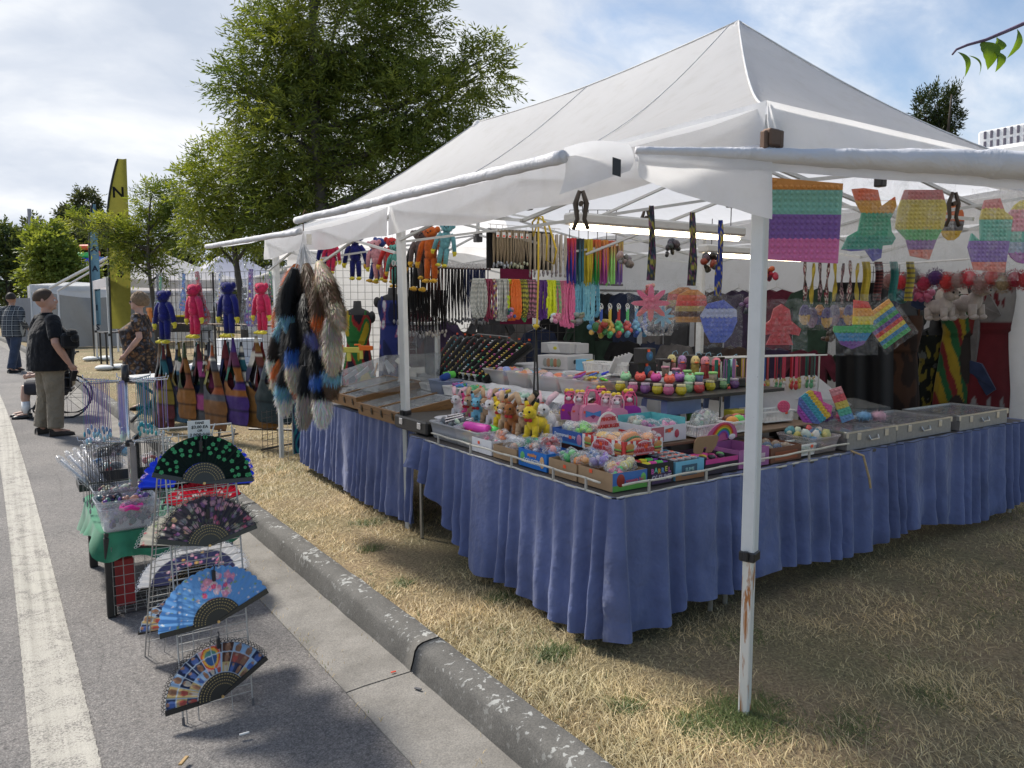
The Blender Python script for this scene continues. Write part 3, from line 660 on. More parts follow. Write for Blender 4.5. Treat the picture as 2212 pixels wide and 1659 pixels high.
for i,(dd,px,lb,nn,cc,lab) in enumerate((
    (44,20,[(20,545,38,50),(50,565,30,55),(-10,600,50,60),(8,510,22,28)],1700,((.06,.09,.035),(.12,.155,.055)),'dark green tree at the far end of the street, leftmost of all'),
    (52,185,[(150,470,22,24),(187,440,27,30),(170,505,42,50),(205,470,15,25)],1500,((.05,.065,.035),(.10,.12,.07)),'tall grey-green tree behind the blue feather flag'),
    (46,205,[(215,515,36,45),(180,560,55,60),(250,560,40,50),(75,500,25,28)],1700,((.045,.062,.03),(.09,.11,.05)),'very dark tree behind the blue and yellow flags'),
    (40,420,[(430,560,60,40),(360,570,60,40),(520,560,60,40),(620,560,70,50),(720,540,80,60),(830,540,80,60)],2400,((.03,.05,.018),(.07,.09,.03)),'dark green tree spreading low behind the ash trunks'))):
    tree('street_tree',lab,dd,px,.35,lb,nn,cc,.26,.13,.5,5,.16,(.05,.045,.04),20+i,.35,.9,trans=.3,group='trees at the end of the street')
tree('cypress_tree','dark cypress top showing above the canopy roof',21,2022,0,[(1988,240,11,36),(2019,225,10,42),(2056,220,10,36),(2022,285,36,26),(2000,340,60,40),(2062,262,12,18),(1980,272,10,16),(2038,250,10,30)],
     1700,((.018,.035,.012),(.05,.075,.022)),.11,.035,.20,7,.12,(.05,.04,.03),31,.2,1,trans=.2,droop=-.35)
# the plum branch that reaches in at the upper corner, from a tree beside the photographer
pl=thing('plum_tree','plum branch with five green leaves reaching in above the canopy','tree',(3.6,-.95,0))
def pq(px,py,d): return ond(px,py,d)-Vector((3.6,-.95,0))
tip=[pq(2057,118,1.66),pq(2066,107,1.66),pq(2090,97,1.67),pq(2130,86,1.69),pq(2175,67,1.71),pq(2225,45,1.74),Vector((-.9,.5,2.85)),Vector((-.25,.1,2.75)),Vector((0,0,2.2))]
MB().tube(tip,[.002,.0025,.003,.0035,.004,.0045,.012,.025,.04],6).build('branch',mat('bark',(.16,.11,.17)),pl,True)
n=1500;u_=rg.normal(0,1,(n,3));u_ /= np.linalg.norm(u_,axis=1)[:,None];P=np.array([1.0,-1.5,3.3])+u_*np.array([2.0,1.7,1.5])*rg.uniform(.3,1,(n,1))
link('crown',leafmesh('crown',P,u_+np.array([0,0,-.2]),5,.10,.055,.2,np.array([.07,.13,.03])*rg.uniform(.7,1.3,(n,1)),mat('leaf',None,vc=1)),pl)  # unseen crown, added out of view to darken the near side of the stall
MB().tube([(0,0,-.05),(.02,.01,1.2),(0,0,2.2),(.1,-.1,3.2)],[.09,.065,.05,.02],10).build('trunk',mat('bark',(.10,.08,.07)),pl,True)
def leaf(p0,p1,wd,tilt,seed):
    p0,p1=Vector(p0),Vector(p1);ax=p1-p0;Ln=ax.length;ax.normalize();sd=ax.cross(_f).normalized();sd=(sd*math.cos(tilt)+_f*math.sin(tilt)).normalized();nm=ax.cross(sd)
    def fn(u,v):
        t=v;wv=wd*math.sin(math.pi*min(1,t**.8))**.9*(1-.25*t);s_=(u-.5)*2
        return p0+ax*(Ln*t)+sd*(s_*wv*(1+.05*math.sin(t*60)))+nm*(abs(s_)*wv*.35+.012*math.sin(t*3)*1)
    b=MB();b.grid(fn,6,14);return b.build('leaf',mat('leaf',(.115,.21,.028),trans=.5),pl,True)
leaf(pq(2068,112,1.66),pq(2082,168,1.66),.0135,.5,1);leaf(pq(2092,120,1.67),pq(2113,165,1.67),.008,1.1,2);leaf(pq(2122,90,1.69),pq(2132,152,1.69),.027,.15,3)
leaf(pq(2146,110,1.69),pq(2148,157,1.69),.018,.4,4);leaf(pq(2197,62,1.72),pq(2173,127,1.72),.014,.5,5);leaf(pq(2155,82,1.70),pq(2140,118,1.70),.018,.3,6)
# ================================================================== people
def remesh(o,vox,sm=4):
    md=o.modifiers.new('surface','REMESH');md.mode='VOXEL';md.voxel_size=vox;md.use_smooth_shade=True
    s_=o.modifiers.new('soft','SMOOTH');s_.factor=.5;s_.iterations=sm;return o
def hand(b,wr,dr,side,s,curl=.6):
    wr=Vector(wr);dr=Vector(dr).normalized();sd=Vector(side).normalized();nm=dr.cross(sd).normalized()
    pc=wr+dr*.05*s;b.tube([wr,wr+dr*.03*s,pc,wr+dr*.088*s],[.024*s,.030*s,.034*s,.028*s],8)
    for i,ln in enumerate((.072,.082,.076,.06)):
        p0=wr+dr*.08*s+sd*(.030-.02*i)*s;p1=p0+(dr*math.cos(curl*.5)+nm*math.sin(curl*.5))*ln*.5*s;p2=p1+(dr*math.cos(curl*1.4)+nm*math.sin(curl*1.4))*ln*.5*s
        b.tube([p0,p1,p2],[.0095*s,.009*s,.0075*s],6)
    p0=wr+dr*.03*s+sd*.026*s;p1=p0+(dr*.7+sd*.6+nm*.3).normalized()*.04*s;b.tube([p0,p1,p1+(dr*.9+nm*.5).normalized()*.03*s],[.012*s,.011*s,.009*s],6)
def human(label,loc,face,h,g,arms,legs,skin,top,bottom,shoes,hair,seated=False,belly=.03,sleeve=.55,hem=.86,dress=False,head_turn=0,glasses=False,curly=False,shorts=None,socks=None,collar=True):
    s=h/1.75;rz=math.atan2(face[1],face[0])+math.pi/2
    t=thing('person',label,'person',loc,rz,scale=s);sk=mat('skin',skin)
    HZ=.46 if seated else .92;up=HZ-.92
    A={}
    for sd,(el,wr) in zip((-1,1),arms): A[sd]=(Vector((sd*(.155+.06*g),0,1.41+up)),Vector(el)+Vector((0,0,up)),Vector(wr)+Vector((0,0,up)))
    b=MB()
    b.loft([(0,.01,1.42+up,.075,.065),(0,-.005,1.50+up,.06,.06),(0,-.012,1.56+up,.058,.062)],12)
    cs,sn=math.cos(head_turn),math.sin(head_turn);hd=lambda x,y,z: (x*cs-y*sn,x*sn+y*cs,z+up)
    hd0=hd;hd=lambda x,y,z: hd0(x*1.17,y*1.17,1.54+(z-1.54)*1.15)
    b.ball(hd(0,.005,1.655),(.089,.110,.115),16,12);b.ball(hd(0,-.035,1.60),(.068,.072,.086),14,10,rot=(0,0,head_turn))
    b.ball(hd(0,-.104,1.625),(.012,.018,.026),8,6);b.ball(hd(0,-.096,1.655),(.008,.01,.03),8,6)
    b.ball(hd(0,-.088,1.555),(.022,.014,.018),8,6);b.ball(hd(0,-.094,1.583),(.024,.008,.008),8,6)
    for x in (-1,1): b.ball(hd(x*.078,.012,1.635),(.012,.024,.034),8,6)
    b.loft([(0,.01,.88+up,.15*g,.11*g),(0,-belly*.5,1.05+up,.155*g,.12*g),(0,-belly*.6,1.2+up,.16*g,.115*g),(0,0,1.36+up,.165,.09),(0,.01,1.44+up,.10,.07)],16)
    for sd in (-1,1):
        sh,el,wr=A[sd];k=.85+.15*g
        b.tube([sh,sh.lerp(el,.5),el,el.lerp(wr,.4),wr],[.058*k,.052*k,.042*k,.043*k,.029*k],10);d=(wr-el).normalized()
        hand(b,wr,d,Vector((0,-1,0)) if abs(d.z) > .6 else Vector((0,0,1)),1.0)
        hp,kn,an,toe=[Vector(q) for q in legs[(sd+1)//2]];k=.75+.25*g
        b.tube([hp,hp.lerp(kn,.5),kn,kn.lerp(an,.35),an,an+Vector((0,0,-.05))],[.095*k,.078*k,.058*k,.060*k,.038*k,.036],10)
        b.tube([an+Vector((0,.02,-.045)),an+(toe-an)*.5+Vector((0,0,-.02)),toe],[.034,.036,.026],8)
    bo=remesh(b.build('body',sk,t),.0085,3)
    # shirt or dress
    b=MB();e=1.0
    if dress:
        b.loft([(0,0,hem+up,.24*g,.20*g),(0,-.01,.92+up,.215*g,.175*g),(0,-belly,1.06+up,.185*g,.15*g),(0,-belly*1.3,1.22+up,.185*g,.155*g),(0,-.01,1.36+up,.185,.11),(0,.01,1.435+up,.115,.08),(0,.012,1.455+up,.085,.068)],20)
    else:
        b.loft([(0,0,hem+up,.186*g,.160*g),(0,-belly*.5,.98+up,.196*g,.172*g),(0,-belly*.8,1.12+up,.192*g,.168*g),(0,-belly*.4,1.26+up,.185*g,.14*g),(0,0,1.37+up,.19*(.75+.25*g),.115*(.7+.3*g)),(0,.01,1.44+up,.12,.08),(0,.012,1.47+up,.078,.072)],20)
    for sd in (-1,1):
        sh,el,wr=A[sd];k=.85+.15*g;pts=[sh-Vector((sd*.13,0,-.025)),sh-Vector((sd*.02,0,-.004)),sh.lerp(el,.25),sh.lerp(el,.55)];rs=[.060,.076*k,.080*k,.074*k]
        if sleeve > .6: pts += [el,el.lerp(wr,.45),el.lerp(wr,.9)];rs += [.060*k,.055*k,.042*k]
        else: pts += [sh.lerp(el,.55+sleeve*.5)];rs += [.066*k]
        b.tube(pts,rs,12)
    so=remesh(b.build('dress' if dress else 'shirt',top,t),.011,3)
    if collar: MB().loft([(0,.0,1.452+up,.083,.076),(0,-.004,1.505+up,.070,.070)],14).build('collar',top,t,True)
    if not dress or True:
        b=MB()
        b.loft([(0,0,.78+up,.13*g,.12*g),(0,.0,.86+up,.166*g,.140*g),(0,0,.94+up,.160*g,.134*g)],18)
        for sd in (-1,1):
            hp,kn,an,toe=[Vector(q) for q in legs[(sd+1)//2]];k=.75+.25*g
            if shorts: pts=[hp+Vector((0,0,.02)),hp.lerp(kn,.5),kn];rs=[.118*k,.108*k,.10*k]
            else: pts=[hp+Vector((0,0,.02)),hp.lerp(kn,.5),kn,kn.lerp(an,.5),an+Vector((0,0,-.01))];rs=[.118*k,.104*k,.088*k,.084*k,.080*k]
            b.tube(pts,rs,14)
        if not dress: remesh(b.build('trousers' if not shorts else 'shorts',bottom,t),.012,3)
    for sd in (0,1):
        hp,kn,an,toe=[Vector(q) for q in legs[sd]];dv=(toe-an);dv.z=0;dv.normalize();b=MB()
        z0=toe.z-.035
        pr=[(-.07,.036,.075),(-.03,.042,.085),(.03,.044,.078),(.10,.050,.058),(.16,.048,.045),(.20,.034,.030)]
        pxv=Vector((-dv.y,dv.x,0));vs=[]
        for (a,wd,hh) in pr:
            c=Vector((an.x,an.y,z0))+dv*a
            vs += [c-pxv*wd,c+pxv*wd,c+pxv*wd*.9+Vector((0,0,hh*.6)),c+pxv*wd*.5+Vector((0,0,hh)),c-pxv*wd*.5+Vector((0,0,hh)),c-pxv*wd*.9+Vector((0,0,hh*.6))]
        fs=[(i*6+j,i*6+(j+1) % 6,(i+1)*6+(j+1) % 6,(i+1)*6+j) for i in range(5) for j in range(6)]+[(0,1,2,3,4,5),(35,34,33,32,31,30)]
        so_=b.add(vs,fs).build('shoe',shoes,t,True)
        if socks: MB().cyl(an+Vector((0,0,-.02)),an.lerp(kn,.45),.052,.06,12).build('sock',socks,t,True)
    # hair: a cap of the skull, rough on its surface
    b=MB();hm=mat('hair',hair) if not curly else mat('fur',hair)
    def hf(u,v):
        a=u*2*math.pi;zt=-.25 if not curly else -.55
        fr=max(0,-math.sin(a))      # front of the head (-y) keeps the face clear
        lo=zt+(1.0 if not curly else .95)*fr**1.6;ph=math.pi/2-(math.pi/2-math.asin(max(-1,min(1,lo))))*v
        rr=1.09+(.16 if curly else 0)+(.10*noise.noise((math.cos(a)*5,math.sin(a)*5,ph*5)) if curly else .012*noise.noise((math.cos(a)*9,math.sin(a)*9,ph*9)))
        x,y,z=.0775*rr*math.cos(a)*math.cos(ph),.012+.095*rr*math.sin(a)*math.cos(ph),1.655+.101*rr*math.sin(ph)
        return hd(x,y,z)
    b.grid(hf,40,14,wrap=True)
    if curly:
        rr_=random.Random(4)
        for i in range(150):
            a=rr_.uniform(0,2*math.pi);ph=rr_.uniform(-.4,1.5)
            if math.sin(a) < -.45 and ph < .75: continue
            b.ball(hd(.086*math.cos(a)*math.cos(ph),.012+.106*math.sin(a)*math.cos(ph),1.655+.115*math.sin(ph)),rr_.uniform(.014,.024),6,5)
    b.build('hair',hm,t,True)
    for x in (-1,1):
        MB().ball(hd(x*.030,-.088,1.640),.0105,8,6).build('eye',mat('plastic',(.7,.7,.68)),t,True)
    MB().ball(hd(0,-.098,1.583),(.022,.004,.0035),8,6,rot=(0,0,head_turn)).build('mouth',mat('skin',(.32,.10,.08)),t,True)
    if glasses:
        b=MB()
        for x in (-1,1): b.ball(hd(x*.034,-.098,1.642),(.027,.008,.020),10,6,rot=(0,0,head_turn));b.tube([hd(x*.06,-.09,1.648),hd(x*.082,.01,1.65)],.003,5)
        b.build('sunglasses',mat('plastic',(.015,.015,.02),rough=.1),t,True)
    return t
st_leg=lambda w_,dy=(0,0): [((-.09,0,.90),(-.09-w_*.5,-.01+dy[0]*.5,.48),(-.10-w_,.02+dy[0],.10),(-.13-w_,-.13+dy[0],.035)),((.09,0,.90),(.09+w_*.5,-.01+dy[1]*.5,.48),(.10+w_,.02+dy[1],.10),(.13+w_,-.13+dy[1],.035))]
# big man in a black polo seen from behind, half turned to the stall
y0=11.6;base=Vector((.50,y0,ROADZ+gz(y0)+.002));fx=(_r*.62+Vector((_f.x,_f.y,0))*.72)
human('heavy man in black polo shirt and khaki trousers standing in the road, back turned',base,(fx.x,fx.y),1.86,1.5,
      [((-.38,.04,1.14),(-.36,-.10,.90)),((.40,.05,1.13),(.40,-.07,.86))],st_leg(.05,(.0,.06)),(.50,.28,.20),mat('fabric',(.012,.012,.014),v=.3,bs=9,bd=.05,bump=.8),mat('fabric',(.24,.20,.145),bs=10,bd=.06,bump=.9),mat('fabric',(.06,.05,.042)),
      (.085,.055,.035),belly=.045,hem=.80,head_turn=R(-25))
# man in plaid shirt and jeans walking away
y0=21.9;base=Vector((.25,y0,ROADZ+gz(y0)+.002));fx=(Vector((_f.x,_f.y,0))*.9+_r*.2)
human('man in plaid shirt and blue jeans walking away up the road',base,(fx.x,fx.y),1.86,1.32,
      [((-.31,.05,1.15),(-.26,-.14,.98)),((.32,.04,1.15),(.30,-.12,.96))],st_leg(.05,(.25,-.22)),(.45,.25,.18),mat('plaid'),mat('fabric',(.045,.06,.10),bs=10,bd=.05,bump=.8),mat('fabric',(.02,.02,.022)),
      (.05,.04,.032),sleeve=1,hem=.80,head_turn=R(20))
# woman in a floral dress, seen from the side, looking along the road
y0=12.6;base=Vector((1.74,y0,gz(y0)));fx=(-_r*.95-Vector((_f.x,_f.y,0))*.22)
human('woman with short curly hair and sunglasses in brown floral dress',base,(fx.x,fx.y),1.70,1.42,
      [((-.33,.05,1.12),(-.30,-.16,.90)),((.34,.06,1.12),(.31,-.14,.88))],st_leg(.0),(.56,.33,.25),
      mat('floral',None,s=24,pal=((.03,.022,.02),(.24,.12,.05),(.18,.17,.19),(.08,.05,.04),(.33,.19,.09),(.10,.09,.10),(.22,.10,.04))),mat('fabric',(.03,.03,.03)),mat('fabric',(.03,.025,.02)),
      (.23,.15,.085),dress=True,hem=.42,belly=.07,sleeve=.4,glasses=True,curly=True,collar=False)
# person resting in a wheelchair, mostly hidden by the man in black
y0=13.4;base=Vector((.66,y0,ROADZ+gz(y0)+.002));fx=(-_r*.85-Vector((_f.x,_f.y,0))*.4)
sl_=[((-.09,0,.46),(-.12,-.42,.46),(-.13,-.46,.10),(-.14,-.62,.035)),((.09,0,.46),(.12,-.42,.46),(.14,-.40,.10),(.15,-.56,.035))]
human('seated person with white socks and black shoes behind the man in black polo',base,(fx.x,fx.y),1.70,1.2,[((-.28,-.05,1.15),(-.25,-.28,1.12)),((.28,-.05,1.15),(.25,-.28,1.12))],sl_,(.5,.3,.22),
      mat('fabric',(.03,.03,.035)),mat('fabric',(.05,.05,.06)),mat('plastic',(.015,.015,.015)),(.05,.04,.03),seated=True,shorts=True,socks=mat('fabric',(.75,.75,.74)),sleeve=.5)
wc=thing('wheelchair','black wheelchair half hidden behind the man in black polo','wheelchair',base,math.atan2(fx.y,fx.x)+math.pi/2)
for sx_ in (-1,1):
    b=MB();b.tube([(sx_*.30,.15+.30*math.cos(a*math.pi/12),.30+.30*math.sin(a*math.pi/12)) for a in range(24)],.015,6,closed=True)
    for a in range(8): b.tube([(sx_*.30,.15,.30),(sx_*.30,.15+.29*math.cos(a*math.pi/4),.30+.29*math.sin(a*math.pi/4))],.003,4)
    b.build('wheel',BLACK,wc,True);b=MB()
    b.tube([(sx_*.25,-.28+.08*math.cos(a*math.pi/8),.085+.08*math.sin(a*math.pi/8)) for a in range(16)],.012,6,closed=True);b.build('caster',BLACK,wc,True)
    b=MB();b.tube([(sx_*.25,.22,.95),(sx_*.25,.2,.45),(sx_*.25,-.2,.42),(sx_*.25,-.28,.14)],.012,6).tube([(sx_*.25,.3,.96),(sx_*.25,.2,.95)],.014,6).tube([(sx_*.25,.2,.66),(sx_*.25,-.15,.66),(sx_*.25,-.2,.42)],.012,6);b.build('frame_tube',BLACK,wc,True)
MB().bbox(-.24,.24,-.22,.22,.38,.42,.01).build('seat',BLACK,wc);MB().bbox(-.24,.24,.20,.23,.45,.92,.01).build('backrest',BLACK,wc)
# what the man carries
p=ond(150,735,9.75);bag=thing('shoulder_bag','black shoulder bag hanging at the side of the man in black polo','bag',p)
MB().bbox(-.10,.10,-.16,.14,-.10,.09,.03).ball((.02,-.12,.10),(.07,.09,.05),10,7).ball((.05,-.17,.03),(.05,.05,.05),10,7).build('bag_body',mat('fabric',(.012,.012,.013)),bag)
MB().tube([(0,.1,.05),(-.08,.05,.16),(-.16,-.0,.24)],.012,6).build('strap',BLACK,bag)
ph=ond(160,812,9.55);o=MB().at(ph,(.3,.1,.5));o.bbox(-.036,.036,-.005,.005,-.07,.07,.004);o.m=Matrix.Identity(4)
tag(o.build('phone',mat('plastic',(.02,.02,.022),rough=.15)),'dark phone held low by the man in black polo','phone')
# ================================================================== stalls up the street
def canopy(label,x0,y0,wx,wy,ez,pz,col,legs=True,walls=None,group='canopies up the street',val=.22):
    z0=gz(y0);t=thing('market_canopy',label,'canopy',(x0,y0,z0),group=group);m=mat('canopy',col,trans=.4,bump=.2)
    ez -= z0;pz -= z0;c=Vector((wx/2,wy/2,pz));K=[Vector((0,0,ez)),Vector((wx,0,ez)),Vector((wx,wy,ez)),Vector((0,wy,ez))]
    for i in range(4):
        a,e=K[i],K[(i+1) % 4]
        def fn(u,v,a=a,e=e):
            p=a.lerp(e,u).lerp(c,v);p.z=ez+(pz-ez)*v**1.2-.05*math.sin(math.pi*u)*(1-v)*.5+.015*noise.noise((p.x*3,p.y*3,1));return p
        MB().grid(fn,10,8).build('roof_panel',m,t,True)
        def fv(u,v,a=a,e=e):
            p=a.lerp(e,u);o_=(p-Vector((wx/2,wy/2,ez))).normalized();p=p+Vector((o_.x,o_.y,0))*(.02+.02*v*noise.noise((u*9,i,2)));p.z=ez-.05*math.sin(math.pi*u)*.5-val*v;return p
        MB().grid(fv,12,2).build('valance',m,t,True)
        if legs:
            o=MB().bbox(-.022,.022,-.022,.022,0,ez,.004).build('leg',mat('paint',(.72,.73,.73)),t,loc=(a.x,a.y,0))
            MB().bbox(-.03,.03,-.03,.03,.78,.84,.004).build('clamp',BLACK,o)
        if walls and i in walls:
            def fw(u,v,a=a,e=e):
                p=a.lerp(e,u);p.z=.03+(ez-.1)*v;p.x += .03*math.sin(u*16+v*2);p.y += .03*math.sin(u*13+1);return p
            MB().grid(fw,16,8).build('side_wall',mat('canopy',walls[i],trans=.25,bump=.3),t,True)
    return t
canopy('white canopy with weighted legs behind the two feather flags',2.10,19.95,3.05,3.05,2.30,2.98,(.72,.71,.74))
canopy('lavender-white peaked canopy behind the blue and pink plush toys',5.0,25.2,3.0,3.0,2.55,3.55,(.66,.67,.78))
canopy('small white tent with closed sides at the far left end of the stalls',1.0,33.5,3.2,3.0,2.45,2.62,(.74,.75,.77),walls={3: (.55,.56,.58),0: (.72,.73,.75)})
canopy('white canopy glimpsed behind the hanging tail bunch',4.2,12.8,3.0,3.0,2.2,2.9,(.72,.72,.74),walls={1: (.62,.63,.65),2: (.6,.61,.64)})
canopy('far white canopy seen through the wire grid of plush toys',3.4,29.0,3.0,3.0,2.35,3.0,(.7,.71,.74),walls={1: (.45,.46,.48),2: (.4,.41,.43)})
# saddle weights on the legs
for i,(x,y,lab) in enumerate(((2.10,23.0,'white sandbag weight at the foot of the farther canopy leg'),(2.10,19.95,'white sandbag weight at the foot of the nearer canopy leg'))):
    t=thing('leg_weight',lab,'sandbag',(x,y,gz(y)),.3*i,'sandbag weights on the canopy legs')
    MB().ball((.20,.05,.05),(.20,.26,.075),14,8).ball((-.16,.0,.05),(.19,.24,.07),14,8).build('bag',mat('fabric',(.72,.73,.72)),t,True)
    MB().bbox(-.05,.05,-.03,.03,.06,.10,.006).build('handle',mat('fabric',(.4,.45,.5)),t)
# feather flags
def feather(label,base,hgt,wd,col,word,lsz,lean,m_edge,tcol,sag=0):
    t=thing('feather_flag',label,'flag',base,rot=(0,0,-YAW+.25),group='feather flags');n=30
    def edge(v): return lean*v+(.62*wd*max(0,v-.62)**1.7*5.2)          # pole line
    def fn(u,v):
        e=edge(v);r_=wd*(1-.12*v)
        top_=1 if v < .60 else max(.0,1-((v-.60)/.40)**2.4)
        x=e+(r_+lean*v-e+lean*0)*u*1.0 if False else e+max(.004,(wd*1.02+lean*v+.05*wd*v)-e)*u
        return (x,.05*math.sin(u*5+v*6)*u,.95+(hgt-.95)*v)
    MB().grid(fn,12,n).build('cloth',mat('fabric',col,trans=.35),t,True)
    pts=[(edge(i/24)-.012,0,.95+(hgt-.95)*i/24) for i in range(25)]
    MB().tube([(edge(0)-.012,0,0)]+pts,[.014]+[.022]*25,6).build('pole_sleeve',BLACK,t,True)
    for i,ch in enumerate(word): letters(ch,lsz,mat('fabric',tcol),t,(wd*.60+lean*(.80-.155*i),-.045,hgt*(.84-.125*i)),bold=.008)
    return t
feather('tall yellow feather flag with black edge lettered N A S S',(2.14,19.88,gz(19.9)),4.98-gz(20),.42,(.24,.225,.045),'NASS',.34,.06,None,(.015,.015,.015))
feather('slim slate-blue feather flag on the farther canopy leg',(2.05,23.05,gz(23)),4.30-gz(23),.20,(.075,.15,.21),'AAAIIS',.2,.02,None,(.02,.03,.05))
# grey windbreak tarpaulin and the bare white frame beside it
t=thing('frame_tent','bare white pole frame with grey tarpaulin sides beyond the flags','tent frame',(2.0,27.0,gz(27)))
gp=lambda px,py,d: ond(px,py,d)-Vector((2.0,27.0,gz(27)))
F0,F1,F2,F3=gp(108,622,25),gp(125,628,25.6),gp(245,550,23.4),gp(250,600,27)
for a,c,r_ in ((F0,F2,.05),(F1,F2+Vector((.1,.2,-.05)),.04),(F2,F3,.035),(F1,Vector((F1.x,F1.y,0)),.035),(F0,Vector((F0.x,F0.y,0)),.03),(F2,F2+Vector((.9,-.3,-.45)),.03),(F2,Vector((F2.x,F2.y,0)),.03)): MB().tube([a,c],r_,6).build('frame_pole',mat('paint',(.74,.75,.77)),t)
def gt(u,v):
    p=gp(104+250*u,632,25.5+1.5*u);top=p.z-.18*math.sin(math.pi*min(1,u*1.3))-.02;p.z=top*v+.02;p.y += .12*math.sin(u*9+v*3)+.1*math.sin(u*23+v*5);return p
MB().grid(gt,50,14).build('tarpaulin',mat('canopy',(.25,.26,.27),trans=.12,bump=.5),t,True)
def gt2(u,v):
    p=gp(20+90*u,645,29);top=p.z;p.z=top*v+.02;p.y += .1*math.sin(u*15+v*4);return p
MB().grid(gt2,26,10).build('tarpaulin',mat('canopy',(.27,.28,.30),trans=.12,bump=.5),t,True)
# tables and stock under the white canopy
def table(name,label,loc,rz,w_,d,h,top,legm,th=.03,group=None,cloth=None):
    t=thing(name,label,'table',loc,rz,group)
    MB().bbox(-w_/2,w_/2,-d/2,d/2,h-th,h,.006).build('table_top',top,t)
    for sx_ in (-1,1):
        for sy_ in (-1,1): MB().bbox(sx_*(w_/2-.05)-.02,sx_*(w_/2-.05)+.02,sy_*(d/2-.05)-.02,sy_*(d/2-.05)+.02,0,h-th,.004).build('leg',legm,t)
    return t
zt=gz(21.7);T1=table('folding_table','long black folding table under the canopy behind the flags',(3.35,21.6,zt),R(6),2.6,.75,.82,mat('plastic',(.03,.03,.033)),BLACK)
table('folding_table','second black table standing further back under the canopy',(4.0,22.6,gz(22.6)),R(3),2.6,.7,.9,mat('plastic',(.25,.26,.27)),BLACK)
zt += .82
t=thing('storage_tote','black storage tote with yellow lid behind the woman','tote',(3.95,21.4,zt));MB().lathe([(.30,0),(.34,.36)],4,a0=math.pi/4,sx=1.2).build('tub',BLACK,t);MB().bbox(-.32,.32,-.27,.27,.36,.41,.015).build('lid',mat('plastic',(.75,.60,.03)),t)
t=thing('storage_tote','grey storage tote with pale lid beside the black tote','tote',(4.55,21.7,zt));MB().lathe([(.28,0),(.33,.45)],4,a0=math.pi/4,sx=1.2).build('tub',mat('plastic',(.28,.29,.30)),t);MB().bbox(-.32,.32,-.27,.27,.45,.50,.015).build('lid',mat('plastic',(.6,.6,.6)),t)
t=thing('toy_robot','orange and black toy robot standing on the black table','toy robot',(3.38,21.35,zt),.3);mo=mat('plastic',(.72,.24,.04))
for (n_,bx,mm) in (('foot',(-.14,-.04,-.10,.06,0,.07),mo),('foot',(.04,.14,-.10,.06,0,.07),mo),('leg',(-.13,-.05,-.04,.05,.07,.26),BLACK),('leg',(.05,.13,-.04,.05,.07,.26),BLACK),('waist',(-.09,.09,-.05,.05,.26,.34),BLACK),
                     ('chest',(-.17,.17,-.09,.08,.34,.54),mo),('arm',(-.26,-.18,-.06,.05,.22,.52),mo),('arm',(.18,.26,-.06,.05,.22,.52),mo),('head',(-.05,.05,-.05,.05,.55,.65),mo),('shoulder_plate',(-.27,-.15,-.08,.08,.50,.60),mo),('shoulder_plate',(.15,.27,-.08,.08,.50,.60),mo)):
    MB().bbox(*bx,.014).build(n_,mm,t)
for i,(x,y) in enumerate(((2.55,21.45),(2.85,21.5))):
    t=thing('candy_bag',('clear bag of pink candy floss on the black table, left one','clear bag of pink candy floss next to the toy robot')[i],'bag',(x,y,zt),group='bags of pink candy floss')
    b=MB();rr=random.Random(i)
    for k in range(14): b.ball((rr.uniform(-.1,.1),rr.uniform(-.08,.08),rr.uniform(.06,.22)),rr.uniform(.05,.09),8,6)
    b.build('filling',mat('fabric',(.62,.20,.28)),t,True);MB().lathe([(.12,0),(.17,.08),(.17,.2),(.10,.28),(.03,.33),(.06,.37)],14).build('film',mat('bag'),t,True)
for i,(x,y,z_,w_,h_,lab) in enumerate(((4.9,24.4,1.72,.5,.26,'brown cardboard box on top of the stack by the canopy valance'),(4.85,24.4,1.42,.5,.30,'brown cardboard box second in the stack by the canopy'),(4.9,24.45,1.06,.55,.36,'brown cardboard box third in the stack by the canopy'))):
    t=thing('cardboard_box',lab,'box',(x,y,z_),.1*i,'stacked cardboard boxes');MB().bbox(-w_/2,w_/2,-.2,.2,0,h_-.004,.006).build('carton',mat('plastic',(.36,.23,.12),rough=.8),t);MB().bbox(-.03,.03,-.203,-.2,.0,h_-.004,.001).build('tape',mat('plastic',(.5,.38,.22)),t)
table('stock_table','plain white table holding the cardboard boxes',(4.9,24.45,gz(24.4)),0,1.0,.7,1.06-gz(24.4)-.002,mat('plastic',(.6,.6,.6)),STEEL)
for i,(x,y,w_,d,h_,c_,lab) in enumerate(((3.0,22.5,.4,.3,.28,(.42,.42,.44),'grey carton on the rear table behind the pink bags'),(3.5,22.6,.45,.3,.34,(.5,.5,.52),'pale grey carton on the rear table next to the tote'))):
    MBx=MB().bbox(-w_/2,w_/2,-d/2,d/2,0,h_,.01).build('carton',mat('plastic',c_,rough=.7),None,loc=(x,y,gz(22.6)+.9));tag(MBx,lab,'box')
# a white folding table by the kerb behind the spinner rack
t=thing('folding_table','white folding table with crossed black legs behind the spinner rack','table',(1.83,11.2,gz(11)),R(20))
MB().bbox(-.45,.45,-.3,.3,.60,.635,.008).build('table_top',mat('plastic',(.72,.72,.72)),t)
for y_ in (-.25,.25): MB().tube([(-.38,y_,0),(.32,y_,.60)],.022,6).tube([(.38,y_,0),(-.32,y_,.60)],.022,6).build('crossed_leg',BLACK,t)
t=thing('stock_table','white table with boxes glimpsed behind the hanging sling bags','table',(3.1,11.4,gz(11.4)),R(-20));MB().bbox(-.9,.9,-.38,.38,.70,.735,.008).build('table_top',mat('plastic',(.75,.75,.75)),t)
for sx_ in (-.8,.8): MB().bbox(sx_-.02,sx_+.02,-.3,.3,0,.70,.004).build('leg',STEEL,t)
MB().grid(lambda u,v: (-.92+1.84*u,-.39-.02*math.sin(u*30),.735-.5*v),30,4).build('cloth',mat('fabric',(.7,.71,.74)),t,True)
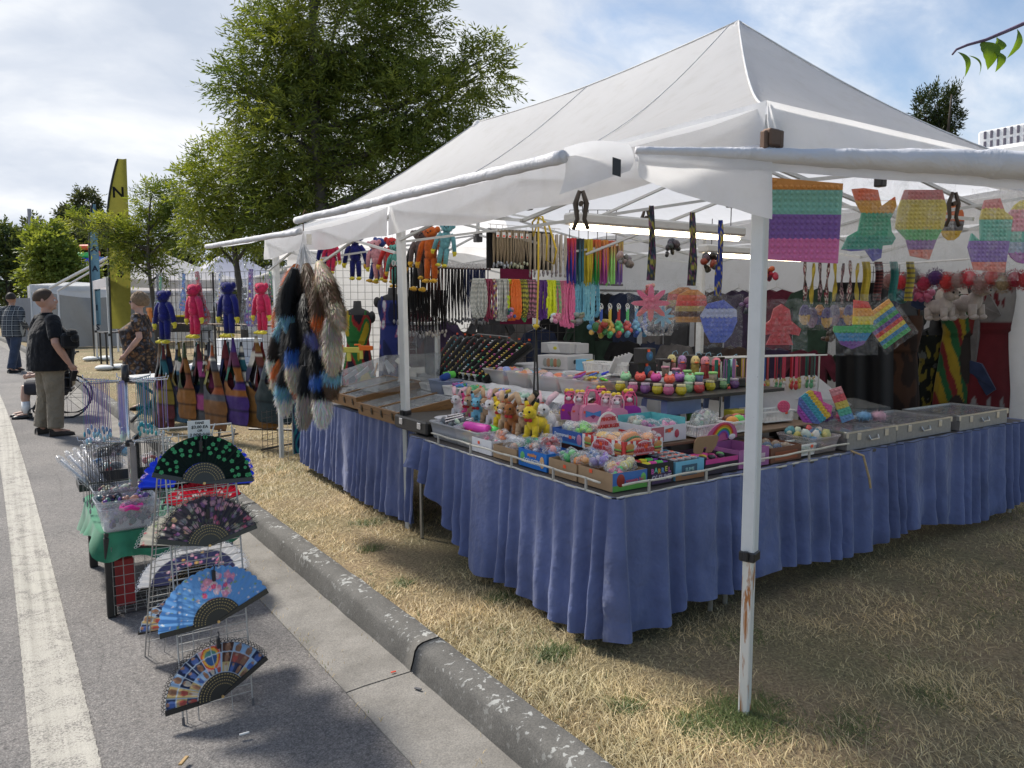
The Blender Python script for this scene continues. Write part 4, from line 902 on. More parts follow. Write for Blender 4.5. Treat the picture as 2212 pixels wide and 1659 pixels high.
tag(MB().bbox(-.3,.3,-.2,.2,0,.35,.01).build('carton',mat('plastic',(.62,.64,.66),rough=.6),None,loc=(2.9,11.5,gz(11.4)+.736)),'white carton on the table behind the hanging sling bags','box')
# carnival lights glimpsed through the trees
t=thing('fairground_ride','coloured fairground ride lights showing between the trees','ride',(1.6,48,gz(48)))
MB().cyl((0,0,0),(0,0,6.3),.12,.1,8).build('mast',mat('paint',(.3,.3,.35)),t)
for i,(px,py,c_,w_) in enumerate(((184,534,(.8,.10,.03),.5),(182,551,(.05,.6,.15),.8),(207,548,(.85,.08,.05),.35),(190,563,(.05,.08,.6),1.3),(215,560,(.1,.25,.8),.4))):
    p=ond(px,py,42)-Vector((1.6,48,gz(48)));MB().tube([p-_r*w_*.5,p+_r*w_*.5],.16,8).build('light_bar',mat('plastic',c_),t)
# hedge that closes the view at the end of the park
n=5200;px=rg.uniform(-60,2300,n);dd=rg.uniform(50,60,n);P=np.array([list(ond(a,664,b_)) for a,b_ in zip(px,dd)]);P[:,2]=.3+rg.uniform(0,1,n)**1.0*3.0*(1+.35*np.sin(px/37.)+.3*np.sin(px/91.))
C=np.array([.03,.045,.018])+rg.uniform(0,1,(n,1))*np.array([.05,.06,.022])
stuff(link('treeline',leafmesh('treeline',P,rg.normal(0,1,(n,3))+np.array([0,0,.6]),5,.42,.24,.7,C,mat('leaf',None,vc=1,trans=.3))))
# white slotted air-conditioner crate on top of a trailer behind the stall
t=thing('rooftop_vent','white slotted plastic vent unit showing above the awning corner','vent',(7.6,3.0,0))
V0,V1=ond(2112,280,8.2)-Vector((7.6,3,0)),ond(2300,242,7.6)-Vector((7.6,3,0))
dv=V1-V0;dv.z=0;LW=dv.length;az=math.atan2(dv.y,dv.x);zc=V0.z
bx=MB();bx.bbox(0,LW+.5,.005,.8,-.42,-.02,.02);bx.build('housing',mat('plastic',(.72,.72,.72)),t,loc=V0,rot=(0,-R(2),az))
for r_ in range(3):
    for i in range(16):
        if i*.065 > LW+.45: break
        MB().bbox(.06+i*.062,.06+i*.062+.024,-.006,.006,-.115-.105*r_,-.035-.105*r_,.003).build('slot',mat('plastic',(.10,.09,.12)),t,loc=V0,rot=(0,-R(2),az))
t2=thing('cargo_trailer','white box trailer parked behind the stall under the vent','trailer',(7.6,3.0,0));MB().bbox(.1,2.6,-.6,3.6,.45,V0.z-.42-.006,.04).build('box_body',mat('paint',(.72,.72,.72)),t2)
for y_ in (.8,2.0): MB().cyl((.02,y_,.33),(.25,y_,.33),.33,.33,20).build('wheel',BLACK,t2)
# ================================================================== the fan rack and the low table in the road
def wiregrid(b,O,U,V,w_,h_,us,vs_,r=.0025,edge=None):
    O,U,V=Vector(O),Vector(U).normalized(),Vector(V).normalized()
    for u in us: b.tube([O+U*u,O+U*u+V*h_],edge if (edge and u in (us[0],us[-1])) else r,5)
    for v in vs_: b.tube([O+V*v,O+V*v+U*w_],r,4)
    return b
wire=mat('metal',(.46,.46,.45),rough=.45,met=.7)
RZ=ROADZ
fr=thing('fan_rack','folding white wire rack standing in the road holding the open fans','display rack',(.68,3.5,RZ))
A0,A1,B0,B1=Vector((-.14,-.24,0)),Vector((-.135,-.03,1.19)),Vector((-.175,.53,0)),Vector((-.14,.0,1.19))
us=[0,.016,.062,.20,.285]
MB_=wiregrid(MB(),A0,(1,0,0),A1-A0,.285,1.21,us,[.06+.0335*i for i in range(35)],.0022,.0038);MB_.build('grid_panel',wire,fr)
MB_=wiregrid(MB(),B0,(1,.02,0),B1-B0,.31,1.30,[0,.016,.09,.25,.31],[.10+.036*i for i in range(33)],.0022,.0038);MB_.build('grid_panel',wire,fr)
MB().tube([(-.15,-.03,1.19),(-.15,-.02,1.215),(.15,-.02,1.215),(.15,-.03,1.19)],.004,5).build('hinge_wire',wire,fr)
for x in (-.14,.145): MB().cyl((x,-.245,-.0),(x,-.24,.03),.006,.006,8).build('foot_cap',mat('plastic',(.12,.11,.11)),fr)
def panY(z): return 3.5-.24+.21*(z-RZ)/1.19
def panYb(z): return 3.5+.53-.53*(z-RZ)/1.19
LEAN=math.atan(.21/1.19)
def in_disc(discs):
    def f(x,y,base):
        c=base
        for (dx,dy,r2,col) in discs:
            if (x-dx)**2+(y-dy)**2 < r2: c=col
        return c
    return f
def flowers(seed,n,pal,r0,r1,smin,smax,a0,a1,petals=True):
    rr=random.Random(seed);out=[]
    for i in range(n):
        a=rr.uniform(a0,a1);r=rr.uniform(r0,r1);c=rr.choice(pal);s_=rr.uniform(smin,smax);x,y=r*math.cos(a),r*math.sin(a)
        if petals:
            for k in range(5): q=k*1.2566+a;out.append((x+s_*.75*math.cos(q),y+s_*.75*math.sin(q),(s_*.62)**2,tuple(v*rr.uniform(.85,1.1) for v in c)))
            out.append((x,y,(s_*.4)**2,tuple(min(1,v*1.25+.04) for v in c)))
        else: out.append((x,y,s_*s_,c))
    return out
def fan(label,pivot,Rr,a0,a1,base,discs=None,colfn=None,rim=None,inner=.44,pleats=20,back=False,lean=None,yaw=0,lace=None,rib_out=1.0,gold=True,scallop=.0,fac=-1,trans=.25,thick_rim=.08,roll=0):
    """pivot at the local origin; leaf in local x,z; front faces -y"""
    lean=LEAN if lean is None else lean
    t=thing('hand_fan',label,'fan',pivot,rot=(-lean,roll,yaw),group='open hand fans')
    pk=in_disc(discs or [])
    def P(u,v):
        a=a0+(a1-a0)*u;r=Rr*(inner+(1-inner)*v)
        if scallop: r *= 1+scallop*abs(math.sin(u*pleats*math.pi))*v
        z=.005*(1 if int(u*pleats*2+.0001) % 2 else -1) if False else .0055*(abs(((u*pleats) % 1)-.5)*4-1)*(v*.8+.2)
        return (r*math.cos(a),z+(.012*math.sin(u*9)*v),r*math.sin(a))
    def Cc(u,v):
        a=a0+(a1-a0)*u;r=inner+(1-inner)*v
        c=colfn(u,v) if colfn else base
        c=pk(r*math.cos(a),r*math.sin(a),c)
        if rim and v > 1-thick_rim: c=rim
        return c
    b=MB();b.grid(P,pleats*8,28,Cc);b.build('leaf',mat('fabric',None,vc=1,trans=trans,v=.06,bump=.1),t,True)
    if lace:                          # scalloped openwork edge beyond the leaf
        b=MB();n=pleats*2
        for k in range(n):
            a=a0+(a1-a0)*(k+.5)/n
            for (rr_,s_) in ((1.02,.030),(1.055,.024)):
                cx_,cz_=Rr*rr_*math.cos(a+(.5*(a1-a0)/n if rr_ > 1.03 else 0)),Rr*rr_*math.sin(a+(.5*(a1-a0)/n if rr_ > 1.03 else 0))
                b.tube([(cx_+Rr*s_*math.cos(q*math.pi/5),0,cz_+Rr*s_*math.sin(q*math.pi/5)) for q in range(10)],.0012,3,closed=True)
        b.build('lace_edge',mat('fabric',lace),t)
    # sticks: slim black slats with gold filigree, and the two wide guards
    b=MB();g_=MB();ns=pleats
    for k in range(ns):
        a=a0+(a1-a0)*(k+.5)/ns;c,s_=math.cos(a),math.sin(a);tx,tz=-s_,c;y=fac*.004-(.0006*k if fac < 0 else -.0006*k)
        w0,w1=Rr*.014,Rr*.036
        b.add([(c*Rr*.03-tx*w0,y,s_*Rr*.03-tz*w0),(c*Rr*.03+tx*w0,y,s_*Rr*.03+tz*w0),(c*Rr*inner+tx*w1,y,s_*Rr*inner+tz*w1),(c*Rr*inner-tx*w1,y,s_*Rr*inner-tz*w1)],[(0,1,2,3)])
        ro=Rr*rib_out;b.add([(c*Rr*inner-tx*.0016,y,s_*Rr*inner-tz*.0016),(c*Rr*inner+tx*.0016,y,s_*Rr*inner+tz*.0016),(c*ro+tx*.0012,y,s_*ro+tz*.0012),(c*ro-tx*.0012,y,s_*ro-tz*.0012)],[(0,1,2,3)]) if back or rib_out > 1 else None
        if gold:
            for (rr_,q) in ((.24,.012),(.30,.016),(.355,.020),(.41,.023)):
                x,z=c*Rr*rr_,s_*Rr*rr_;g_.add([(x-tx*Rr*q,y-.0012,z-tz*Rr*q),(x+c*Rr*.016,y-.0012,z+s_*Rr*.016),(x+tx*Rr*q,y-.0012,z+tz*Rr*q),(x-c*Rr*.010,y-.0012,z-s_*Rr*.010)],[(0,1,2,3)])
    b.build('sticks',mat('plastic',(.012,.011,.011),rough=.3),t)
    if gold: g_.build('filigree',mat('metal',(.34,.25,.11),rough=.5,met=.4),t)
    for a in (a0,a1):
        c,s_=math.cos(a),math.sin(a);tx,tz=-s_,c;y=fac*.009;b=MB()
        b.add([(c*Rr*q-tx*Rr*w_,y+dy,s_*Rr*q-tz*Rr*w_) if s2 < 0 else (c*Rr*q+tx*Rr*w_,y+dy,s_*Rr*q+tz*Rr*w_) for dy in (0,.004) for (q,w_) in ((.0,.02),(.45,.045),(1.02,.050)) for s2 in (-1,1)],
              [(0,1,3,2),(2,3,5,4),(6,8,9,7),(8,10,11,9),(0,2,8,6),(2,4,10,8),(1,7,9,3),(3,9,11,5),(4,5,11,10)])
        b.build('guard',mat('plastic',(.014,.012,.012),rough=.25),t)
    MB().cyl((0,fac*.016,0),(0,.008,0),.006,.006,10).build('rivet',mat('metal',(.55,.35,.15)),t)
    return t
D=R
def fp(px,py,off=.022):             # on the front panel
    p=onz(px,py,.4)
    for _ in range(8): p=ony(px,py,panY(p.z)-off)
    return p
def bp(px,py,off=.012):
    p=onz(px,py,.4)
    for _ in range(8): p=ony(px,py,panYb(p.z)+off)
    return p
g1=fan('black fan with green flower sequins, topmost on the rack',fp(440,1044),.205,D(-2),D(163),(.004,.012,.010),rim=(.006,.035,.015),thick_rim=.05,trans=.1,roll=0)
fl=MB()
for k in range(5): q=k*1.2566;fl.add([(0,0,0)]+[(.0048*math.cos(q)+.0038*math.cos(j*1.0472),0,.0048*math.sin(q)+.0038*math.sin(j*1.0472)) for j in range(6)],[(0,1+j,1+(j+1) % 6) for j in range(6)])
fme=fl.mesh('flower');fme.materials.append(mat('plastic',(.02,.30,.09),rough=.3));rr=random.Random(12)
for (rad,cnt) in ((.62,9),(.74,11),(.86,12),(.95,11)):
    for k in range(cnt):
        a=D(-2)+D(165)*(k+.5+rr.uniform(-.35,.35))/cnt;r_=.205*(rad+rr.uniform(-.03,.03));link('flower',fme,g1,(r_*math.cos(a),-.0145,r_*math.sin(a)),(0,rr.uniform(0,3),0),rr.uniform(.85,1.2))
ROSE=[(.60,.16,.26),(.72,.42,.48),(.30,.16,.34),(.55,.35,.42),(.62,.48,.30),(.10,.13,.10)]
fan('dark lace fan with pink and violet flowers, second from the top',fp(452,1178),.205,D(14),D(166),(.07,.065,.085),flowers(3,120,ROSE+[(.25,.26,.30),(.08,.08,.12),(.36,.36,.33)],.48,.98,.022,.05,D(8),D(172)),rib_out=1.10,trans=.5,scallop=.03,lace=(.30,.28,.20))
BL=(.17,.40,.78)
fan('light blue fan with pink roses and lilac flowers, third from the top',fp(471,1342),.228,D(22),D(182),BL,flowers(6,34,[(.82,.35,.48),(.75,.12,.25),(.85,.62,.70),(.30,.22,.55)],.5,.86,.02,.055,D(62),D(112))+flowers(7,70,[(.8,.8,.85),(.55,.62,.75),(.30,.42,.22),(.7,.5,.6),(.35,.5,.3)],.5,.99,.008,.02,D(20),D(184)),scallop=.035,trans=.35)
def icon(u,v):
    k=(int(u*11),int(v*3));rr_=random.Random(k[0]*31+k[1]*7);fx,fy=(u*11) % 1,(v*3) % 1
    if fx < .06 or fy < .07: return (.50,.60,.72)
    if abs(u-.47) < .085 and v > .18:
        d2=((u-.47)/.085)**2+((v-.6)/.42)**2
        return (.70,.40,.42) if d2 > 1 else ((.72,.12,.05) if d2 > .7 else ((.75,.45,.08) if d2 > .42 else ((.05,.12,.30) if v < .66 else (.10,.26,.22))))
    bgc=rr_.choice([(.03,.04,.09),(.10,.05,.04),(.32,.48,.70),(.55,.42,.20),(.05,.07,.14),(.25,.10,.08)]);d2=((fx-.5)/.28)**2+((fy-.42)/.42)**2;d3=((fx-.5)/.15)**2+((fy-.78)/.15)**2
    if d3 < 1: return (.42,.24,.16)
    if d2 < 1: return rr_.choice([(.45,.10,.08),(.10,.16,.40),(.55,.48,.40),(.30,.16,.10)])
    return bgc
fan('dark fan printed with rows of small picture panels, lowest on the rack',fp(480,1503),.222,D(30),D(182),(.02,.02,.03),colfn=icon,trans=.2,lace=(.015,.014,.016))
fan('blue ruffled fan peeping out behind the green-flowered fan',bp(428,1050,.03),.235,D(-6),D(176),(.015,.05,.62),flowers(9,24,[(.6,.45,.7),(.03,.08,.8),(.01,.02,.35)],.6,1,.02,.04,D(0),D(180)),back=True,lean=-.42,fac=1,scallop=.08,lace=(.02,.06,.7))
fan('red fan with white polka dots behind the rack',bp(438,1102,.02),.18,D(20),D(160),(.66,.02,.05),flowers(10,22,[(.75,.7,.7)],.5,.95,.03,.045,D(20),D(160),False),back=True,lean=-.42,fac=1)
fan('white fan with small red roses behind the rack',bp(425,1178,.012),.255,D(12),D(170),(.66,.64,.56),flowers(11,70,[(.62,.10,.12),(.30,.38,.20),(.75,.45,.42),(.72,.72,.62)],.48,.98,.015,.032,D(10),D(172)),back=True,lean=-.42,fac=1,lace=(.7,.68,.62),rib_out=.6)
def wl(u,v): return (.74,.74,.76) if v > .62 else (.05,.055,.13)
fan('white lace fan with dark floral centre behind the rack',bp(420,1256,.012),.245,D(4),D(178),(.7,.7,.7),flowers(13,40,[(.70,.25,.40),(.72,.45,.55),(.65,.40,.15),(.12,.14,.30)],.48,.76,.02,.036,D(6),D(176)),colfn=wl,back=True,lean=-.42,fac=1,lace=(.75,.75,.77),scallop=.04)
fan('picture-panel fan half hidden behind the light blue fan',bp(412,1348,.012),.235,D(20),D(179),(.02,.02,.03),colfn=icon,back=True,lean=-.42,fac=1)
for i,(px,py) in enumerate(((433,960),(448,1105),(461,1240),(471,1385))):
    p=fp(px,py,.03);t=thing('fan_clip',('black clip holding the green-flowered fan','black clip holding the dark lace fan','black clip holding the light blue fan','black clip holding the picture fan')[i],'clip',p,group='black clips on the fan rack')
    MB().bbox(-.007,.007,-.014,.014,-.030,.018,.003).build('jaw',BLACK,t);MB().tube([(0,-.01,.018),(.004,-.006,.034),(0,0,.042)],.003,5).build('spring',BLACK,t)
# price card
p=fp(430,928,.0);cdt=thing('price_card','handwritten white card reading FANS $3.00 EA or 2 for 5.00','sign',p,rot=(-.12,.03,.06))
MB().bbox(-.047,.047,-.001,.001,-.035,.040,.0005).build('card',mat('plastic',(.74,.74,.70),rough=.8),cdt);ink=mat('plastic',(.02,.025,.03))
for s_,z,sz in (('FANS',.029,.015),('$3.00 EA',.011,.018),('OR',-.005,.014),('2 FOR 5.00',-.022,.017)): letters(s_,sz,ink,cdt,(.002,-.0018,z),sx=1.05,bold=.0004,shear=.1)
MB().tube([(.05,.002,-.03),(.062,0,.01),(.068,0,.022)],.003,5).build('peg',mat('plastic',(.7,.7,.68)),cdt)
# ------------------------------------------------------------------ low table with the green cloth
TZ=.36;tb=thing('low_table','low black-legged table with rumpled green cloth beside the fan rack','table',(.75,5.17,RZ));hz=TZ-RZ
MB().bbox(-.34,.34,-.52,.52,hz-.03,hz-.006,.004).build('table_top',mat('wood',(.05,.04,.035)),tb)
for sx_ in (-.32,.32):
    for sy_ in (-.50,.50): MB().bbox(sx_-.024,sx_+.024,sy_-.024,sy_+.024,0,hz-.03,.005).build('leg',mat('wood',(.022,.019,.017)),tb)
def cl(u,v):
    a=u*2*math.pi;n_=4.0;cx_,cy_=math.cos(a),math.sin(a);k=(abs(cx_)**8+abs(cy_)**8)**(-1/8.);ex,ey=cx_*k*.365,cy_*k*.545
    if v < .5: s_=v*2;return (ex*s_,ey*s_,hz+.004*noise.noise((ex*s_*9,ey*s_*9,1)))
    s_=(v-.5)*2;corner=max(0,abs(cx_*k)*abs(cy_*k)-.62)/.38;drop=(.12+.05*math.sin(a*3)+.14*corner)*s_
    fl_=1+.10*s_*(1-.4*corner)+.05*s_*math.sin(a*17);return (ex*fl_,ey*fl_,hz-drop-.002)
MB().grid(cl,120,26,wrap=True).build('cloth',mat('fabric',(.035,.20,.105),sheen=.3,v=.3),tb,True)
wg=thing('wire_crate','wire grid crate standing under the green cloth table','wire crate',(.44,5.05,RZ+.02))
b=MB();g5=[.055*i for i in range(8)]
for (O,U,V) in (((0,-.42,0),(0,1,0),(0,0,1)),((0,-.42,0),(1,0,0),(0,0,1)),((0,-.42,.0),(1,0,0),(0,1,0)),((.385,-.42,0),(0,1,0),(0,0,1))): wiregrid(b,O,U,V,.385,.385,g5,g5,.0022)
b.build('wire_sides',mat('metal',(.40,.40,.38),rough=.5,met=.6),wg)
for i,(y,c_,lab) in enumerate(((4.78,(.45,.04,.04),'red boxed toy inside the wire crate'),(4.90,(.10,.2,.5),'blue boxed toy inside the wire crate'),(5.02,(.05,.05,.06),'black boxed toy inside the wire crate'))):
    o=MB().bbox(-.05,.05,-.05,.05,0,.27,.004).build('toy_box',mat('plastic',c_),None,loc=(.51,y,RZ+.03));tag(o,lab,'box')
# storage tubs with contents
def tub(name,label,loc,rz,L_,W_,h_,col=(.80,.82,.86),fill=None,seed=0,flare=.88,d=.16,group=None,level=.8,rimcol=None,fsize=.016,nfill=70,cat='tub'):
    t=thing(name,label,cat,loc,rz,group);r_=.018;b=MB()
    def ring(s_,z,o=0):
        pts=[]
        for (qx,qy,a) in ((1,1,0),(-1,1,90),(-1,-1,180),(1,-1,270)):
            for k in range(4):
                an=R(a+30*k);pts.append((qx*(L_/2*s_-r_)+(r_+o)*math.cos(an),qy*(W_/2*s_-r_)+(r_+o)*math.sin(an),z))
        return pts
    rings=[ring(flare,.002),ring(flare+(1-flare)*.5,h_*.5),ring(1,h_-.012),ring(1,h_-.012,.006),ring(1,h_,.008),ring(1,h_,.003),ring(1-.01,h_-.01),ring(flare-.02,.006)]
    vs=[p for r in rings for p in r];n=16;fs=[(i*n+j,i*n+(j+1) % n,(i+1)*n+(j+1) % n,(i+1)*n+j) for i in range(len(rings)-1) for j in range(n)]+[tuple(range(n))[::-1],tuple(range((len(rings)-1)*n,len(rings)*n))]
    b.add(vs,fs).build('tub_wall',mat('clear',col,d=d,rough=.25),t,True)
    if fill:
        rr=random.Random(seed);b=MB()
        for k in range(nfill):
            z=h_*level*(.1+.9*rr.random()**.6);f_=flare+(1-flare)*z/h_-.07;c=rr.choice(fill);s_=fsize*rr.uniform(.6,1.3)
            b.ball((rr.uniform(-1,1)*(L_/2*f_-s_),rr.uniform(-1,1)*(W_/2*f_-s_),max(s_,z)),(s_*rr.uniform(.7,1.6),s_*rr.uniform(.7,1.3),s_*rr.uniform(.5,1)),7,5,col=tuple(v*rr.uniform(.7,1.15) for v in c),rot=(rr.uniform(0,3),rr.uniform(0,3),0))
        stuff(b.build('contents',mat('plastic',None,vc=1),t,True))
    return t
MIXD=[(.10,.03,.03),(.35,.08,.08),(.06,.08,.18),(.30,.22,.10),(.05,.12,.08),(.4,.35,.32),(.12,.05,.16)]
tub('storage_tub','milky tub of dark beaded trinkets at the front of the green table',onz(280,1136,TZ+.006),.05,.30,.20,.135,fill=MIXD,seed=1,level=.7,nfill=130)
tub('storage_tub','milky tub of purple and green bracelets, middle of three',onz(272,1113,TZ+.066)+Vector((0,.0,0)),.03,.30,.18,.11,fill=[(.12,.05,.22),(.03,.12,.10),(.05,.05,.07),(.25,.15,.35),(.5,.3,.2)],seed=2,level=1.0,nfill=90)
tub('storage_tub','milky tub of small mixed jewellery, rearmost of three',onz(266,1083,TZ+.106)+Vector((0,.0,0)),.02,.31,.20,.10,fill=[(.4,.3,.2),(.3,.3,.32),(.2,.1,.12),(.6,.55,.5)],seed=3,level=.9,nfill=90)
o=tag(stuff(MB().ball((0,0,0),.001).build('hair_scrunchie',mat('fabric',(.75,.03,.28)))),'bright pink ruffled scrunchie lying on the front tub','scrunchie');bpy.data.objects.remove(o)
p=onz(283,1094,TZ+.13);b=MB();b.tube([(.045*math.cos(q*math.pi/12)+.008*math.cos(q*4.1),.045*math.sin(q*math.pi/12),.008*math.sin(q*5.3)) for q in range(24)],.014,7,closed=True);tag(b.build('hair_scrunchie',mat('fabric',(.72,.03,.28)),None,True,loc=p),'bright pink ruffled scrunchie lying on the front tub','scrunchie')
p=onz(262,1046,TZ+.006);tr=thing('display_tray','shallow black tray behind the tubs on the green table','tray',p);MB().bbox(-.26,.26,-.10,.14,0,.012,.003).bbox(-.26,.26,-.105,-.095,0,.05,.003).bbox(-.26,.26,.135,.145,0,.05,.003).bbox(-.265,-.255,-.105,.145,0,.05,.003).bbox(.255,.265,-.105,.145,0,.05,.003).build('tray_shell',BLACK,tr)
for i,(px,py,h_,lab) in enumerate(((272,1113,.058,'low white box under the middle tub'),(266,1083,.098,'white box under the rearmost tub'))): q=onz(px,py,TZ+h_+.008);tag(MB().bbox(-.12,.12,-.07,.07,0,h_,.004).build('support_box',WHITE,None,loc=(q.x,q.y,TZ+.004)),lab,'box')
# packets: clear sleeves with toy swords and crumpled bags of toys
def packet(label,p0,p1,r_,col,tip,group):
    p0,p1=Vector(p0),Vector(p1);t=thing('toy_packet',label,'packet',p0,group=group);d=p1-p0
    MB().tube([d*.06,d*.3,d*.9],[r_*.5,r_*.45,r_*.4],8).build('toy',mat('plastic',col),t,True);MB().tube([d*.0,d*.07],[r_*.62,r_*.6],8).build('grip',mat('plastic',tip),t,True)
    b=MB();b.tube([d*0,d*.05,d*.5,d*.92,d*1.0],[r_*.7,r_,r_*1.05,r_,r_*.5],10);b.build('film',mat('bag',d=.16),t,True);return t
for i,(a,c,col,tip) in enumerate((((215,1068,.0),(122,985,.28),(.55,.56,.58),(.5,.04,.03)),((222,1066,.03),(142,975,.31),(.45,.46,.50),(.05,.3,.08)),((230,1064,.05),(160,968,.33),(.5,.5,.52),(.04,.04,.05)),((236,1062,.05),(176,962,.34),(.6,.6,.62),(.1,.1,.12)))):
    q0=onz(a[0],a[1],TZ+.02);q0.z += a[2]*0;q1=ony(c[0],c[1],q0.y+.12+.05*i)
    packet(('clear sleeve with toy sword, lowest of four fanned out','clear sleeve with toy sword and green hilt','clear sleeve with toy sword, third of four','clear sleeve with toy sword, uppermost of four')[i],q0,q1,.022,col,tip,'sleeved toy swords')
def crumple(label,p,s_,cols,seed,group=None,name='toy_packet',cat='packet',shape=None,dens=.14,sq=.7,rz=None,film=True,n=9,fz=1):
    t=thing(name,label,cat,p,rnd.uniform(0,3) if rz is None else rz,group);rr=random.Random(seed);b=MB()
    for k in range(n): q=s_*rr.uniform(.18,.36);b.ball((rr.uniform(-1,1)*s_*.42,rr.uniform(-1,1)*s_*.36,(q*.6+rr.random()*s_*.5)*fz),(q,q*rr.uniform(.6,1),q*rr.uniform(.5,.9)),8,6,col=tuple(v*rr.uniform(.75,1.15) for v in rr.choice(cols)),rot=(rr.uniform(0,3),rr.uniform(0,3),0))
    b.build('toys',mat('plastic',None,vc=1),t,True)
    if film:
        def fn(u,v):
            a=u*2*math.pi;ph=-math.pi/2+math.pi*v;k=1+.42*noise.noise((math.cos(a)*1.7+seed,math.sin(a)*1.7,v*3.1))+.16*noise.noise((math.cos(a)*5+seed,math.sin(a)*5,v*8))
            return (s_*.78*k*math.cos(a)*math.cos(ph),s_*.66*k*math.sin(a)*math.cos(ph),max(.001,s_*(.42+.52*math.sin(ph)*k)*fz))
        b=MB();b.grid(fn,22,12,wrap=True);b.build('film',mat('bag',d=dens),t)
    return t
for i,(px,py,zz,s_,cols,lab) in enumerate(((222,1000,.16,.085,[(.5,.5,.52),(.35,.36,.4),(.08,.09,.10)],'crumpled clear bag of grey toys at the back of the green table'),(236,1030,.10,.085,[(.55,.05,.04),(.08,.2,.5),(.6,.6,.62)],'crumpled clear bag of red and blue toys on the green table'),
                                            (256,985,.20,.08,[(.05,.06,.08),(.5,.06,.05),(.1,.3,.55)],'crumpled clear bag with blue printed header behind the spinner'),(330,1015,.10,.08,[(.6,.62,.65),(.5,.05,.05)],'crumpled clear bag of silver and red toys behind the spinner'),(205,975,.22,.07,[(.55,.56,.6),(.1,.1,.14)],'crumpled clear bag of silver toys nearest the road edge'))):
    crumple(lab,onz(px,py,TZ+zz*.5),s_*1.65,cols,40+i,'bagged toys on the green table')
stw=thing('toy_bin','black bin holding the bagged toys on the green table','bin',(.62,5.55,TZ));MB().lathe([(.20,0),(.25,.14),(.24,.14),(.195,.01)],4,a0=math.pi/4,sx=1.2).build('bin_wall',BLACK,stw)
# ------------------------------------------------------------------ necklace spinner
sp_t=thing('necklace_spinner','chrome two-tier spinner rack hung with necklaces on the green table','display rack',(.60,5.02,TZ));chrome=mat('metal',(.62,.62,.63),rough=.18)
MB().cyl((0,0,0),(0,0,.84),.011,.011,10).build('pole',chrome,sp_t,True);MB().lathe([(.12,0),(.12,.008),(.03,.018),(.014,.03)],20).build('base',chrome,sp_t,True)
MB().cyl((0,0,.80),(0,0,.90),.022,.02,12).build('top_knob',BLACK,sp_t,True);MB().cyl((0,0,.41),(0,0,.45),.02,.02,12).build('collar',BLACK,sp_t,True)
ARM=[]
for tier,(z,na,Ln) in enumerate(((.80,9,.29),(.435,9,.29))):
    for k in range(na):
        a=2*math.pi*(k+.4*tier)/na+.25;c,s_=math.cos(a),math.sin(a);L2=Ln*(1 if k % 2 else .82)
        MB().tube([(0,0,z),(c*L2,s_*L2,z+.012),(c*(L2+.006),s_*(L2+.006),z+.035)],.0035,6).build('arm',chrome,sp_t,True);ARM.append((tier,a,L2,z))
def necklace_mesh(L_,w_,cc,pend,seed,bead=None):
    rr=random.Random(seed);b=MB();pts=[]
    for i in range(13):
        s_=i/12*2-1;pts.append((w_*s_*(1-.35*(1-abs(s_))**2)+rr.uniform(-.001,.001),rr.uniform(-.002,.002),-L_*(1-abs(s_))**.75*(1 if abs(s_) < .98 else 0)))
    b.tube(pts,.0016,4);return b.mesh('necklace')
TC=[((.30,.32,.38),(.06,.03,.02)),((.02,.22,.30),(.05,.35,.42)),((.10,.20,.36),(.2,.4,.5)),((.18,.08,.30),(.25,.4,.55)),((.03,.25,.30),(.05,.3,.4)),((.22,.12,.38),(.3,.5,.6)),((.28,.25,.50),(.55,.68,.60)),((.05,.28,.30),(.1,.4,.4)),((.30,.22,.48),(.5,.6,.6))]
LOWC=[((.25,.23,.22),(.3,.3,.31)),((.02,.02,.022),(.3,.3,.32)),((.035,.03,.03),(.25,.25,.26))]
NAMES=('slate','teal','blue','violet','sea-green','purple','lilac','turquoise','mauve')
for j,(tier,a,L2,z) in enumerate(ARM):
    k=j % 9;cc,pc=TC[k] if tier == 0 else LOWC[k % 3];L_=.30 if tier == 0 else .36
    lab=f'{NAMES[k]} cord necklace on the upper tier of the spinner' if tier == 0 else f'{("grey cord", "black cord", "dark leather cord")[k % 3]} pendant necklace on the lower tier of the spinner'
    first=None;n_=(2,8,3,7,6,8,9,5,6)[k] if tier == 0 else (9,12,8)[k % 3]
    for i in range(n_):
        q=L2*(.42+.54*i/max(1,n_-1));p=Vector((.60,5.02,TZ+z+.012))+Vector((math.cos(a)*q,math.sin(a)*q,0))
        if first is None:
            first=thing('necklace',lab,'necklace',p,a+math.pi/2,'necklaces on the spinner');b=MB();w_=.007
            b.tube([(-w_,0,-L_),(-w_,0,0),(0,0,.004),(w_,0,0),(w_,0,-L_)],.0012,4).build('cord',mat('fabric',cc),first);MB().ball((0,0,-L_-.014),(.009,.006,.017),8,6).build('pendant',mat('metal',pc,met=.3),first,True)
        else:
            o=dup(first,p,a+math.pi/2+rnd.uniform(-.2,.2));o.scale=(1,1,rnd.uniform(.93,1.06))
